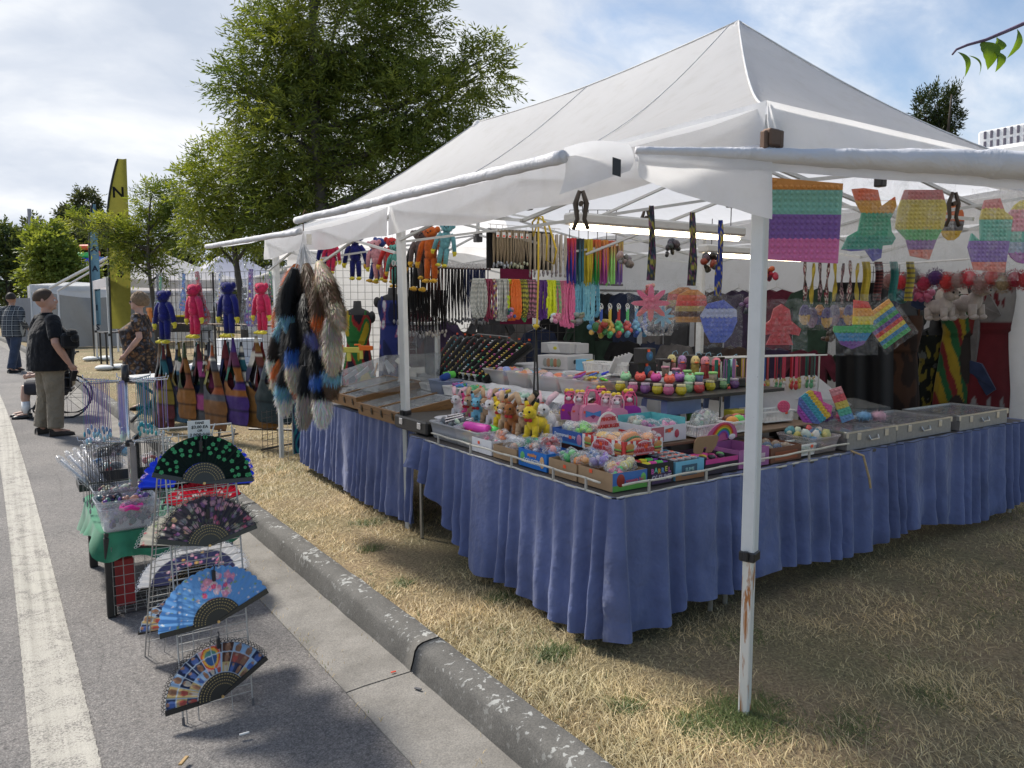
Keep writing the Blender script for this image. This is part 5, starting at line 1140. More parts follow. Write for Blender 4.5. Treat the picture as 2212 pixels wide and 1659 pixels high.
# ================================================================== wire wall with plush toys and sling bags, and the bunch of tails
WA,WB=Vector((1.63,10.5,0)),Vector((2.54,8.42,0));WD=(WB-WA).normalized();WL=(WB-WA).length;WRZ=math.atan2(WD.y,WD.x);WN=Vector((WD.y,-WD.x,0))   # WN faces the viewer
zb=gz(9.4)
gw=thing('grid_wall','black wire grid wall hung with plush toys beside the kerb','grid wall',WA+Vector((0,0,zb)),WRZ)
blk=mat('metal',(.05,.045,.045),rough=.5,met=.3)
b=wiregrid(MB(),(0,0,1.0),(1,0,0),(0,0,1),WL,.97,[WL*i/26 for i in range(27)],[.97*i/11 for i in range(12)],.003,.005);b.build('wire_mesh',blk,gw)
MB().tube([(0,.02,1.36),(WL,.02,1.36)],.014,8).build('cross_rail',mat('metal',(.16,.11,.08),rough=.6,met=.3),gw)
for x in (.03,WL*.5,WL-.03): MB().tube([(x,.03,0),(x,.03,1.97)],.012,6).tube([(x,-.25,.01),(x,.3,.01)],.012,6).build('stand',blk,gw)
MB().tube([(WL*.62,.25,.10),(WL+.5,.75,.12)],.014,6).tube([(WL*.58,.15,.22),(WL+.5,.7,.24)],.012,6).build('lower_rail',blk,gw)
def onwall(s_,z,off=.05): return WA+WD*(WL*s_)+WN*off+Vector((0,0,z))
def strands(b,ells,n,ln,seed,col=None,down=.5):
    rr=random.Random(seed);tot=sum(r[0]*r[1]+r[1]*r[2]+r[0]*r[2] for _,r in ells)
    for c,r in ells:
        k=int(n*(r[0]*r[1]+r[1]*r[2]+r[0]*r[2])/tot)
        for _ in range(k):
            v=Vector((rr.gauss(0,1),rr.gauss(0,1),rr.gauss(0,1))).normalized();p=Vector((c[0]+v.x*r[0],c[1]+v.y*r[1],c[2]+v.z*r[2]));nm=Vector((v.x/r[0],v.y/r[1],v.z/r[2])).normalized()
            d=(nm+Vector((rr.gauss(0,.3),rr.gauss(0,.3),rr.gauss(0,.3)-down))).normalized()*ln*rr.uniform(.6,1.2);s_=nm.cross(Vector((rr.gauss(0,1),rr.gauss(0,1),rr.gauss(0,1)))).normalized()*ln*.09
            b.add([p-s_,p+s_,p+d],[(0,1,2)],col)
def plush(label,loc,rz,c_body,c_limb,s_=1.0,seed=0,arm=(0,0),leg=(0,0),group='long-limbed plush toys',belly=None,ear=True,eyes=True,roll=0,fur=True):
    """plain long-limbed plush with round ears, hung by the head; origin at the feet"""
    t=thing('plush_toy',label,'plush toy',loc,rot=(0,roll,rz),group=group,scale=s_);mf=mat('fur',c_body);ml=mat('fur',c_limb)
    E=[((0,0,.39),(.078,.06,.125)),((0,-.005,.32),(.072,.058,.075))]
    b=MB()
    for c,r in E: b.ball(c,r,14,9)
    if fur: strands(b,E,900,.018,seed)
    b.build('body',mf,t,True)
    b=MB();EH=[((0,-.01,.555),(.082,.064,.068)),((0,-.03,.535),(.05,.05,.04))]
    for c,r in EH: b.ball(c,r,14,9)
    if fur: strands(b,EH,600,.018,seed+1)
    hd=b.build('head',mf,t,True)
    for x in (-1,1):
        b=MB();e=((x*.082,.0,.585),(.034,.02,.036));b.ball(*e,10,7);fur and strands(b,[e],160,.014,seed+2);b.build('ear',mf,hd,True)
        if eyes: MB().ball((x*.026,-.068,.565),.010,8,6).build('eye',BLACK,hd,True)
    if eyes: MB().ball((0,-.083,.545),(.012,.008,.008),8,6).build('nose',mat('fabric',(.03,.02,.02)),hd,True)
    for i,x in enumerate((-1,1)):
        sw=arm[i];p0=Vector((x*.065,0,.47));p1=p0+Vector((x*(.05+.03*sw),-.01,-.12));p2=p0+Vector((x*(.065+.06*sw),-.015,-.245+.03*sw))
        b=MB();b.tube([p0,p0.lerp(p1,.5)+Vector((x*.012,0,0)),p1,p2],[.034,.036,.032,.028],10)
        fur and strands(b,[(tuple(p0.lerp(p2,q)),(.032,.032,.05)) for q in (.2,.5,.8)],420,.016,seed+3+i);b.build('arm',mf,t,True)
        b=MB();b.ball(p2+Vector((x*.008,-.005,-.022)),(.030,.022,.034),10,7);b.ball(p2+Vector((-x*.018,-.012,-.012)),(.013,.012,.020),8,6);b.ball(p2+Vector((x*.018,-.006,-.048)),(.012,.012,.018),8,6);b.ball(p2+Vector((-x*.004,-.006,-.054)),(.012,.012,.018),8,6);b.build('hand',ml,t,True)
        q0=Vector((x*.038,0,.27));q1=Vector((x*(.042+.02*leg[i]),-.005,.05));b=MB();b.tube([q0,q0.lerp(q1,.5),q1],[.040,.036,.031],10);fur and strands(b,[(tuple(q0.lerp(q1,q)),(.036,.036,.05)) for q in (.1,.4,.7,.95)],460,.016,seed+6+i);b.build('leg',mf,t,True)
        b=MB();b.ball(q1+Vector((0,-.022,-.026)),(.036,.052,.026),10,7)
        for j in (-1,0,1): b.ball(q1+Vector((j*.022,-.066,-.030)),(.014,.018,.016),8,6)
        b.build('foot',ml,t,True)
    if belly: MB().ball((0,-.035,.36),(.055,.04,.085),12,8).build('tummy',mat('fur',belly),t,True)
    MB().tube([(0,.01,.62),(0,.012,.68)],.002,4).build('hang_loop',mat('fabric',(.6,.6,.6)),t)
    return t
NAVY,PINK,YEL=(.010,.014,.16),(.62,.025,.10),(.72,.62,.05)
for i,(px,top,bot,c_,lab) in enumerate(((368,628,742,NAVY,'navy blue plush with yellow hands and feet, leftmost on the wire wall'),(437,615,731,PINK,'hot pink plush with yellow hands hung between two blue ones'),(509,610,729,NAVY,'navy blue plush with yellow feet right of the pink one'),(574,612,722,PINK,'pink plush half hidden behind the bunch of tails'))):
    s_w=(px-332)/(596-332);p=onwall(s_w*1.02,0,.08);d=dep((p.x,p.y,1.4));zt_=1.6+(664-top)*d/FPX;zb_=1.6-(bot-664)*d/FPX;S_=(zt_-zb_)/.62
    plush(lab,(p.x,p.y,zb_),WRZ+(.12,-.05,.08,0)[i],c_,YEL,S_,60+i*10,((.2,.8),(.1,.5),(.3,.2),(.2,.2))[i])
# pop toys in bags shaped like guitars, clipped on the wall behind the plush
def popguitar(label,p,rz,c_,s_,seed,roll=0):
    t=thing('pop_toy',label,'pop toy',p,rot=(0,roll,rz),group='bagged guitar-shaped pop toys',scale=s_);out=[(-.02,.0),(.02,.0),(.022,.22),(.05,.26),(.04,.31),(.07,.36),(.075,.42),(.03,.46),(-.03,.46),(-.075,.42),(-.07,.36),(-.04,.31),(-.05,.26),(-.022,.22)]
    MB().slab([(x,.46-z) for x,z in out],-.008,.008).build('plate',mat('plastic',c_),t);rr=random.Random(seed)
    for z in (.03,.075,.12,.17,.22,.28,.34,.40):
        for x in ((-.035,0,.035) if z < .14 else (0,)): MB().ball((x,-.008,z),(.013,.006,.013),8,6).build('bubble',mat('plastic',rr.choice([(.7,.3,.03),(.1,.4,.2),(.5,.1,.4),(.75,.7,.2),(.1,.3,.7)])),t,True)
    b=MB();b.grid(lambda u,v: ((u-.5)*.20*(1.1-.4*v)+.008*noise.noise((u*6,v*6,seed)),-.02-.012*noise.noise((u*5+seed,v*5,3)),-.03+.55*v),8,12);b.build('film',mat('bag',d=.12),t);return t
for i,(px,top,bot,c_,rl,lab) in enumerate(((348,598,668,(.02,.35,.10),.1,'green guitar pop toy in clear bag on the wall end'),(403,592,672,(.03,.18,.55),.1,'blue guitar pop toy in clear bag between blue and pink plush'),(452,585,700,(.42,.03,.03),-.2,'red guitar pop toy in clear bag behind the pink plush'),(485,585,660,(.7,.68,.72),.06,'white guitar pop toy in clear bag above the second blue plush'),(547,582,705,(.13,.05,.30),.05,'purple guitar pop toy in clear bag right of the blue plush'),(588,585,660,(.05,.25,.12),0,'dark green guitar pop toy in clear bag by the tails'))):
    s_w=(px-332)/264;p=onwall(s_w,0,.022);d=dep((p.x,p.y,1.5));zt_=1.6+(664-top)*d/FPX;zb_=1.6-(bot-664)*d/FPX;popguitar(lab,(p.x,p.y,zb_),WRZ,c_,(zt_-zb_)/.46,70+i,rl)
# patchwork sling bags
PAL=[(.16,.02,.02),(.02,.10,.12),(.09,.035,.012),(.03,.07,.03),(.24,.09,.015),(.06,.02,.11),(.05,.05,.06),(.20,.14,.03),(.02,.04,.09),(.12,.015,.05),(.30,.12,.02)]
def slingbag(label,p,rz,w_,h_,bot,bands,seed,open_=.42):
    t=thing('sling_bag',label,'bag',p,rz,'patchwork sling bags');rr=random.Random(seed);zo=h_*open_
    def half(z):                    # half width of the outline at height z
        q=z/h_;return w_*(.5*(1-max(0,q-.30)/.70)**1.15*(1 if q > .06 else .86+.14*q/.06)+.030*(q > .2))
    def gap(z):
        if z < zo: return 0
        q=(z-zo)/(h_-zo);return max(0,half(z)-.045*w_/.3-.03*(1-q))*min(1,q*7)**.5
    def colr(z,side):
        k=int((z/h_)*len(bands)*.999);c=bands[max(0,min(len(bands)-1,k))]
        if side > 0 and z > zo: c=bands[(k*2+seed) % len(bands)]
        f=(z/h_*len(bands)) % 1
        if seed % 3 == 0 and .35 < f < .9 and z > zo and int(z*90) % 2 == 0: return (.6,.55,.45)
        if f < .06: return tuple(v*.3 for v in c)
        return c
    for nm,yy,dk in (('front',-.03,1),('back',.03,.35)):  # back panels repeat the colours darkened, as shade inside the bag
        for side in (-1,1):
            def fn(u,v):
                z=h_*v;g,hf=gap(z),half(z);x=(g+(hf-g)*u)*side;bl=math.sin(math.pi*min(1,v/.5)*.5+.2) if v < .5 else max(0,1-(v-.5)*2)
                return (x+.008*noise.noise((x*9,v*7,seed)),yy*(1-u**3)*(.4+.9*bl)+.012*noise.noise((x*12+seed,v*9,1)),z)
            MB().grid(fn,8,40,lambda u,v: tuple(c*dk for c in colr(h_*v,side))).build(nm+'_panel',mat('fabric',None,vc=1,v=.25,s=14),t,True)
    MB().tube([(0,.0,h_-.01),(0,-.02,h_+.04)],.004,5).build('hook',STEEL,t)
    return t
BG=[(358,735,925,.30,[(.09,.02,.015),(.05,.03,.02),(.12,.04,.02),(.03,.03,.035),(.15,.09,.05)],'brown woven sling bag with pompoms, leftmost under the plush'),(374,745,905,.24,[(.10,.02,.02),(.20,.14,.02),(.12,.015,.02),(.02,.10,.12),(.02,.12,.14)],'maroon and teal striped sling bag'),
      (399,742,912,.26,[(.03,.09,.14),(.02,.02,.03),(.02,.02,.025),(.02,.08,.12),(.03,.10,.15)],'dark blue sling bag with black opening'),(424,740,905,.24,[(.22,.09,.02),(.25,.10,.02),(.05,.07,.03),(.20,.06,.03),(.06,.09,.04)],'orange and olive sling bag with patchwork strap'),
      (447,742,922,.32,[(.07,.07,.075),(.30,.05,.16),(.02,.02,.025),(.10,.02,.02),(.02,.02,.02)],'grey sling bag with pink patch and black straps'),(484,737,928,.38,[(.16,.065,.015),(.18,.075,.02),(.07,.07,.08),(.26,.24,.05),(.28,.07,.02),(.02,.16,.24)],'brown and grey sling bag with orange ladder stitching'),
      (505,733,900,.24,[(.14,.02,.02),(.10,.015,.02),(.02,.03,.09),(.13,.02,.02)],'dark red sling bag squeezed between brown and purple ones'),(529,729,918,.34,[(.05,.02,.14),(.05,.02,.14),(.26,.09,.015),(.02,.14,.09),(.10,.02,.06),(.04,.02,.10)],'purple sling bag with orange and green straps'),
      (568,726,925,.44,[(.17,.075,.012),(.18,.08,.015),(.17,.07,.012),(.06,.05,.10),(.55,.5,.42),(.12,.03,.02)],'large tan sling bag with violet strap'),(605,728,915,.36,[(.015,.03,.035),(.015,.028,.03),(.03,.05,.06),(.12,.02,.02)],'dark green sling bag partly behind the tails'),
      (388,745,880,.2,[(.03,.03,.02),(.02,.02,.02),(.06,.04,.02),(.14,.03,.02)],'black and brown sling bag behind the blue one'),(463,744,880,.2,[(.20,.10,.02),(.24,.12,.02),(.02,.02,.02),(.10,.02,.02)],'mustard sling bag behind the grey one')]+[(366+34*j,738,905-6*(j % 3),.26,[PAL[(j*3+q*2) % 11] for q in range(5)],f'dark patchwork sling bag in the back row, {("first", "second", "third", "fourth", "fifth", "sixth", "seventh")[j]} from the left') for j in range(7)]
for i,(px,top,bot,w_,bands,lab) in enumerate(BG):
    p=onwall((px-332)/264,0,.10+.05*(i % 2)+(-.06 if i > 9 else 0));d=dep((p.x,p.y,.8));zt_=1.6-(top-664)*d/FPX;zb_=1.6-(bot-664)*d/FPX
    slingbag(lab,(p.x,p.y,zb_),WRZ+rnd.uniform(-.15,.15),w_*1.5,zt_-zb_,bot,bands,i+1)
# ------------------------------------------------------------------ bunch of dyed tails hung from the awning pipe
TP=onx(657,560,1.74)
def tail(label,a,c,rad,stops,seed,yoff=0):
    p0,p1=onx(a[0],a[1],1.74),onx(c[0],c[1],1.74);p0 += -_f*yoff;p1 += -_f*yoff;p0=Vector(p0);p1=Vector(p1)
    rad *= 1.75
    t=thing('fur_tail',label,'fur tail',p0,group='bunch of dyed fur tails');d=p1-p0;L_=d.length;rr=random.Random(seed);bend=_r*rr.uniform(-.03,.03)
    ctr=lambda q: d*q+bend*math.sin(math.pi*q);prof=lambda q: rad*(.45+.55*min(1,q*4)) if q < .5 else rad*(1-max(0,(q-.72)/.30))**.8 if q > .72 else rad
    def colq(q):
        q += rr.uniform(-.04,.04)
        for (s_,c_) in stops:
            if q <= s_: return tuple(v*rr.uniform(.7,1.25) for v in c_)
        return tuple(v*rr.uniform(.8,1.15) for v in stops[-1][1])
    b=MB();b.tube([ctr(i/14) for i in range(15)],[max(.004,prof(i/14)*.55) for i in range(15)],10,cols=[colq(i/14) for i in range(15)])
    ax=d.normalized();s1=ax.orthogonal().normalized();s2=ax.cross(s1);n=6500
    for k in range(n):
        q=rr.random()**.9*.97;an=rr.uniform(0,2*math.pi);nm=s1*math.cos(an)+s2*math.sin(an);rd_=prof(q)*.5;p=ctr(q)+nm*rd_
        ln=rr.uniform(.04,.10)*(1-.25*q);dv=(nm*rr.uniform(.12,.42)+ax*rr.uniform(.8,1.1)+Vector((rr.gauss(0,.12),rr.gauss(0,.12),rr.gauss(0,.12)))).normalized()*ln;sw=ax.cross(nm)*(.0022+.0014*rr.random());c_=colq(q)
        b.add([p-sw,p+sw,p+dv],[(0,1,2)],c_)
    b.build('fur',mat('hair',None,vc=1,tr=.04),t);MB().tube([Vector((0,0,0)),TP+Vector((0,0,.10))-p0],.0025,4).build('cord',mat('fabric',(.6,.6,.6)),t);return t
BK,DB,CR,OR,LB,BU,GY,WH,LV,BR=(.004,.004,.005),(.020,.010,.007),(.55,.46,.34),(.55,.11,.012),(.16,.36,.48),(.03,.12,.42),(.34,.30,.25),(.70,.68,.63),(.18,.18,.40),(.11,.062,.032)
TL=[((640,575),(598,715),.060,[(.25,OR),(.62,DB),(1,OR)],'fox-orange and brown tail, upper left of the bunch',.0),((690,568),(737,705),.060,[(.35,CR),(.7,BR),(1,CR)],'cream and brown tail, upper right of the bunch',.0),((665,575),(700,735),.058,[(.6,BR),(1,CR)],'brown tail with cream tip hanging right of centre',.05),
      ((648,585),(640,712),.056,[(.70,BK),(1,LB)],'black tail with sky-blue tip at the front of the bunch',.12),((668,640),(693,748),.050,[(.72,BK),(1,LV)],'black tail with lavender tip',.10),((620,690),(598,812),.052,[(.22,LB),(.62,DB),(1,WH)],'brown tail with blue band and white tip at the left edge',.05),
      ((645,700),(650,838),.055,[(.35,BK),(.58,BU),(1,CR)],'black tail with bright blue band and cream tip',.12),((715,680),(722,800),.05,[(.45,GY),(1,CR)],'grey-cream tail hanging at the right edge',.03),((615,770),(606,842),.045,[(.5,OR),(1,CR)],'short rusty tail with cream tip',.02),
      ((640,770),(625,888),.055,[(.42,BK),(.66,LB),(1,WH)],'black tail with pale blue band and white tip, lower left',.09),((690,740),(700,850),.056,[(.55,BK),(.8,BU),(1,BK)],'black tail with deep blue tuft, lower right',.08),((668,790),(664,915),.055,[(.4,BK),(1,GY)],'grey tail hanging lowest in the middle',.11),
      ((695,800),(702,912),.052,[(.45,BK),(1,WH)],'black tail with pale grey tip, lowest on the right',.07),((718,760),(716,850),.045,[(.3,BK),(.6,LB),(1,BR)],'dark tail with muted blue band at the right edge',.0),((660,640),(625,780),.058,[(.9,BK),(1,DB)],'plain black tail in the heart of the bunch',.02),((690,640),(676,800),.058,[(.9,BK),(1,DB)],'plain black-brown tail behind the lavender one',.0)]+[((630+22*(j % 4),590+60*(j//4)),(618+28*(j % 4),730+62*(j//4)),.058,[(.62,(BK,DB,BK,BR)[j % 4]),(1,(WH,BK,CR,OR)[(j+j//4) % 4])],f'dark tail {("with white tip", "all black", "with cream tip", "with rusty tip")[(j+j//4) % 4]} in the {("upper", "middle", "lower")[j//4]} layer of the bunch, {("outer left", "inner left", "inner right", "outer right")[j % 4]}',-.02+.03*(j % 2)) for j in range(12)]
for i,(a,c,rd_,stp,lab,yo) in enumerate(TL): tail(lab,a,c,rd_,stp,300+i,yo)
t=thing('hanger_bunch','tangle of white wire hangers holding the fur tails','hangers',TP)
for i in range(9):
    a=i*.7;MB().tube([(0,0,.19),(.01*math.cos(a),.01*math.sin(a),.12),(.03*math.cos(a),.03*math.sin(a),.05),(.05*math.cos(a),.05*math.sin(a),-.02),(.02*math.cos(a+.6),.02*math.sin(a+.6),-.05)],.0025,5).build('hanger_wire',mat('plastic',(.75,.75,.76)),t)
MB().tube([(0,0,.19),(0,0,.30),(.015,0,.33),(.03,0,.31)],.004,6).build('iron_hook',mat('metal',(.10,.05,.03),rough=.6),t)
MB().bbox(.02,.055,-.001,.001,.10,.17,.0005).build('price_tag',mat('plastic',(.7,.68,.62)),t)
# narrow wire stand with a patterned cloth by the table end
t=thing('wire_stand','narrow white wire stand holding a blue peacock-patterned cloth','display rack',(2.36,7.75,.01),R(20));wiregrid(MB(),(0,0,0),(1,0,0),(0,0,1),.12,1.2,[0,.06,.12],[.05*i for i in range(25)],.0022).build('wire_mesh',wire,t)
wiregrid(MB(),(.0,.35,0),(1,.2,0),(0,0,1),.3,.5,[0,.075,.15,.225,.3],[.06*i for i in range(9)],.003).build('lower_mesh',blk,t)
def pc_(u,v): q=math.sin(u*26+3*math.sin(v*14)+2*noise.noise((u*5,v*5,2)));return (.02,.22,.24) if q > .3 else ((.02,.06,.20) if q > -.4 else (.01,.02,.05))
MB().grid(lambda u,v: (.14+.30*u,.02+.02*math.sin(u*9),.05+.85*v),40,60,pc_).build('patterned_cloth',mat('fabric',None,vc=1),t,True)
# ================================================================== skirted tables of the stall
SKC=mat('fabric',(.122,.152,.305),v=.26,s=3.5,sheen=.25,bs=17,bump=.7,bd=.016)
def skirt(parent,path,ztop,zbot,per=.085,amp=.028,seed=0,top_amp=.35,close=None):
    pts=[Vector((*p,0)) for p in path];seg=[(pts[i+1]-pts[i]).length for i in range(len(pts)-1)];tot=sum(seg)
    def at(s_):
        i=0
        while i < len(seg)-1 and s_ > seg[i]: s_ -= seg[i];i += 1
        d=(pts[i+1]-pts[i]).normalized();return pts[i]+d*s_,Vector((-d.y,d.x,0))*-1
    n=int(tot/.009)
    def fn(u,v):
        s_=u*tot;p,nm=at(s_);w_=2.2*noise.noise((s_*3.1+seed,0,seed));ph=s_/per*2*math.pi+w_*3.4+.9*math.sin(s_*4.3+seed)+1.2*noise.noise((s_*1.1,v*.9,seed+5))*v;q=math.sin(ph);q=(abs(q)**.7)*(1 if q > 0 else -1)
        a=amp*(top_amp+(1.25-top_amp)*v)*(.75+.5*noise.noise((s_*1.7,4,seed)));z0,z1=ztop(s_),zbot(s_);z=z0+(z1-z0)*v
        fold=(.016*noise.noise((s_*9,v*5+seed,2))+.008*noise.noise((s_*24,v*9+seed,5)))*v
        return tuple(p+nm*(a*q+.020+.05*v*(.6+.4*noise.noise((s_*.8,1,seed)))+fold)+Vector((0,0,z+(.006*q if v > .97 else 0))))
    b=MB();b.grid(fn,n,16);o=b.build('skirt',SKC,parent,True)
    def hem(u,v):
        q=fn(u,0);s_=u*tot;p,nm=at(s_);return (q[0]-nm.x*.05*v,q[1]-nm.y*.05*v,q[2]+.004*(1-v))
    b=MB();b.grid(lambda u,v: hem(u,v),n//3,2);b.build('skirt_top',SKC,parent,True);return o
def stable(label,x0,x1,y0,y1,z,topm):
    t=thing('display_table',label,'table',(x0,y0,0));MB().bbox(0,x1-x0,0,y1-y0,z-.03,z-.004,.005).build('table_top',topm,t)
    for x in (.06,x1-x0-.06):
        for y in (.06,y1-y0-.06): MB().tube([(x,y,0),(x,y,z-.03)],.014,6).build('leg',STEEL,t)
    return t
wt=mat('plastic',(.08,.07,.065),rough=.6)
t1=stable('long table with gathered blue skirt under the wooden display cases',2.42,3.15,4.82,7.25,.735,wt)
skirt(t1,[(.45,2.46),(0,2.43),(0,-.03)],lambda s_: .735,lambda s_: .06+.03*math.sin(s_*2.1),.125,.030,1)
t2=stable('corner table with bunched blue skirt under the plush animals',2.30,3.10,2.58,4.70,.735,wt)
def zb2(s_): return .47*max(0,min(1,(.95-s_)/.85))**1.25*(1 if s_ < .95 else 0)+.045+.022*math.sin(s_*6.3)+(.10 if s_ > 2.34 else 0)*min(1,(s_-2.34)*6)
skirt(t2,[(0,2.05),(0,0),(.88,.004)],lambda s_: .725,zb2,.150,.038,7)
t3=stable('dark long table with blue skirt under the silver cases',3.12,6.55,2.60,3.40,.735,wt)
skirt(t3,[(-.06,.012),(3.43,0),(3.43,.6)],lambda s_: .73,lambda s_: .11+.035*math.sin(s_*4.1)+.03*math.sin(s_*1.3),.155,.034,13,.5)
# guard rail round the corner table: two cord-wrapped bars on little posts
gr=thing('guard_rail','white cord-wrapped double rail edging the corner table','rail',(2.285,2.565,.735));cw=mat('fabric',(.60,.57,.49),bs=300,bump=.6)
def cordbar(p0,p1,r=.0055):
    p0,p1=Vector(p0),Vector(p1);n=40;b=MB();b.tube([p0.lerp(p1,i/n)+Vector((0,0,.002*math.sin(i*.9))) for i in range(n+1)],[r*(1.12 if i % 2 else .95) for i in range(n+1)],7);b.build('bar',cw,gr,True)
cordbar((0,1.86,-.008),(0,.02,-.008));cordbar((.003,1.78,.052),(.003,.10,.050));cordbar((.02,0,-.008),(1.90,.04,-.006));cordbar((.05,-.003,.050),(1.90,.04,.054))
for (x,y) in ((0,1.68),(0,1.28),(0,.84),(0,.46),(0,.20),(.22,0),(.62,.006),(1.02,.02),(1.5,.03)): MB().bbox(-.006,.006,-.006,.006,-.012,.056,.002).build('post',mat('paint',(.42,.40,.36)),gr,loc=(x,y,0))
MB().tube([(0,1.80,-.014),(.1,1.80,-.014)],.004,4).build('stay',wire,gr)
# stepped risers covered in white cloth
def riser(label,x0,x1,y0,y1,z,m=None,skirtz=.735):
    t=thing('display_riser',label,'riser',(x0,y0,skirtz));h_=z-skirtz;X,Y=x1-x0,y1-y0
    def fn(u,v):
        a=u*2*math.pi;c,s_=math.cos(a),math.sin(a);k=(abs(c)**10+abs(s_)**10)**-.1;ex,ey=X/2*(1+c*k),Y/2*(1+s_*k)
        if v < .45: q=v/.45;return (X/2+(ex-X/2)*q,Y/2+(ey-Y/2)*q,h_)
        q=(v-.45)/.55;f_=1+.03*q+.02*q*math.sin(a*23);return (X/2+(ex-X/2)*f_,Y/2+(ey-Y/2)*f_,h_-(h_-.004)*q)
    MB().grid(fn,120,14,wrap=True).build('cloth',m or mat('fabric',(.62,.62,.64),v=.08),t,True)
    MB().bbox(.02,X-.02,.02,Y-.02,0.002,h_-.005,.004).build('block',mat('wood',(.2,.12,.07)),t);return t
riser('white cloth-covered step under the row of plush animals',2.47,2.86,3.50,4.72,.84)
riser('white cloth-covered step under the plastic baskets',2.87,3.13,3.95,5.75,.905)
riser('tall white cloth-covered step under the clear bins',3.14,3.54,3.75,6.3,1.00)
riser('highest white cloth-covered step under the boxed toys',3.55,4.2,3.85,5.5,1.12)
riser('low white step under the toy handbags',2.88,3.30,3.30,3.73,.90)
# ================================================================== goods on the tables
V5=lambda a,c: (737.3+a/3,553+c/3)
V6=lambda a,c: (1474.7+a/3,553+c/3)
STK=mat('plastic',(.85,.10,.03))           # orange price sticker
def sticker(parent,loc,rot=(0,0,0),s_=.011): MB().bbox(-s_,s_,-.0008,.0008,-s_*.8,s_*.8,.0003).build('price_sticker',STK,parent,loc=loc,rot=rot)
def basket(label,loc,rz,L_,W_,h_,col=(.78,.78,.76),group='slotted plastic baskets'):
    t=thing('plastic_basket',label,'basket',loc,rz,group);b=MB();fl_=.9
    def wall(ax,ay,bx,by):
        n=max(6,int(math.hypot(bx-ax,by-ay)/.013));
        for i in range(n+1):
            u=i/n;x,y=ax+(bx-ax)*u,ay+(by-ay)*u;b.tube([(x*fl_,y*fl_,.012),(x,y,h_-.012)],.0028,4)
        b.tube([(ax*fl_,ay*fl_,.012),(bx*fl_,by*fl_,.012)],.005,4);b.tube([(ax,ay,h_-.006),(bx,by,h_-.006)],.007,4)
    P=[(-L_/2,-W_/2),(L_/2,-W_/2),(L_/2,W_/2),(-L_/2,W_/2)]
    for i in range(4): wall(*P[i],*P[(i+1) % 4])
    b.build('slotted_wall',mat('plastic',col),t);MB().box(-L_/2*fl_,L_/2*fl_,-W_/2*fl_,W_/2*fl_,.006,.012).build('floor_plate',mat('plastic',col),t);sticker(t,(L_*.2,-W_/2-.006,h_*.8));return t
def carton(label,x0,x1,y0,y1,z0,h_,col,cat='box',inner=None,top_print=None):
    t=thing('open_carton',label,cat,((x0+x1)/2,(y0+y1)/2,z0));X,Y,th=(x1-x0)/2,(y1-y0)/2,.003;b=MB()
    b.box(-X,X,-Y,Y,0,th);b.box(-X,X,-Y,-Y+th,th,h_);b.box(-X,X,Y-th,Y,th,h_);b.box(-X,-X+th,-Y+th,Y-th,th,h_);b.box(X-th,X,-Y+th,Y-th,th,h_);b.build('carton_wall',mat('plastic',col,rough=.6),t);return t,X,Y
def face(parent,side,X,Y,w0,w1,z0,z1,col,off=.0012,name='printed_panel',m=None):
    """thin printed sheet on a carton side: 'L' road side (-x), 'N' near side (-y)"""
    b=MB()
    if side == 'L': b.box(-X-off-.0006,-X-off,w0,w1,z0,z1)
    else: b.box(w0,w1,-Y-off-.0006,-Y-off,z0,z1)
    return b.build(name,m or mat('plastic',col,rough=.5),parent)
ROT={'L': (R(90),0,R(-90)),'N': (R(90),0,0)}
BRN=(.36,.235,.13)
# ---- the row behind the rail, road side
tub('storage_tub','frosted tub of silver-wrapped packets by the black case',(2.45,4.29,.737),R(90),.36,.22,.115,(.62,.63,.66),[(.55,.56,.58),(.3,.3,.32),(.15,.15,.16),(.45,.35,.38)],11,d=.42,level=1.05,nfill=60,fsize=.022)
for i in range(5): b=MB().at((2.45+.03*math.sin(i*2),4.22+.035*i,.845+.01*i),(.5+.2*i,1.2,.3*i));b.bbox(-.012,.012,-.006,.006,-.06,.07,.003);b.m=Matrix.Identity(4);tag(b.build('foil_packet',mat('metal',(.6,.58,.6),rough=.25)),('upright foil packet, nearest in the frosted tub','second foil packet sticking out of the frosted tub','middle foil packet sticking out of the frosted tub','fourth foil packet leaning in the frosted tub','rearmost foil packet in the frosted tub')[i],'packet','foil packets in the tub')
tub('storage_tub','frosted tub with magenta tube and yellow packs at the rail',(2.45,4.0,.737),R(90),.30,.22,.115,(.72,.72,.75),[(.75,.62,.12),(.72,.55,.08),(.1,.6,.15)],12,d=.38,level=.7,nfill=50,fsize=.026)
o=MB().at((2.44,4.02,.85),(R(90),.15,R(8)));o.lathe([(.030,-.11),(.031,-.105),(.031,.105),(.028,.11)],16);o.m=Matrix.Identity(4);tag(o.build('toy_tube',mat('plastic',(.75,.06,.45)),None,True),'magenta plastic tube lying in the frosted tub','tube')
o=MB().at((2.50,3.92,.845),(R(90),.0,R(-15)));o.lathe([(.024,-.07),(.024,.07)],12);o.m=Matrix.Identity(4);tag(o.build('toy_tube',mat('plastic',(.10,.65,.12)),None,True),'neon green tube lying beside the magenta tube','tube')
t,X,Y=carton('white box of net-bagged balls at the rail',2.335,2.52,3.69,3.91,.737,.085,(.68,.68,.70));sticker(t,(-X-.002,.03,.06),(0,0,R(90)))
def bagged(lab,x,y,z,s_,cols,seed,**k): return crumple(lab,(x,y,z),s_,cols,seed,'bagged squeeze toys on the corner table',**k)
PKN,ORN,GRN,TAN=(.75,.05,.22),(.80,.20,.05),(.10,.60,.16),(.55,.45,.34)
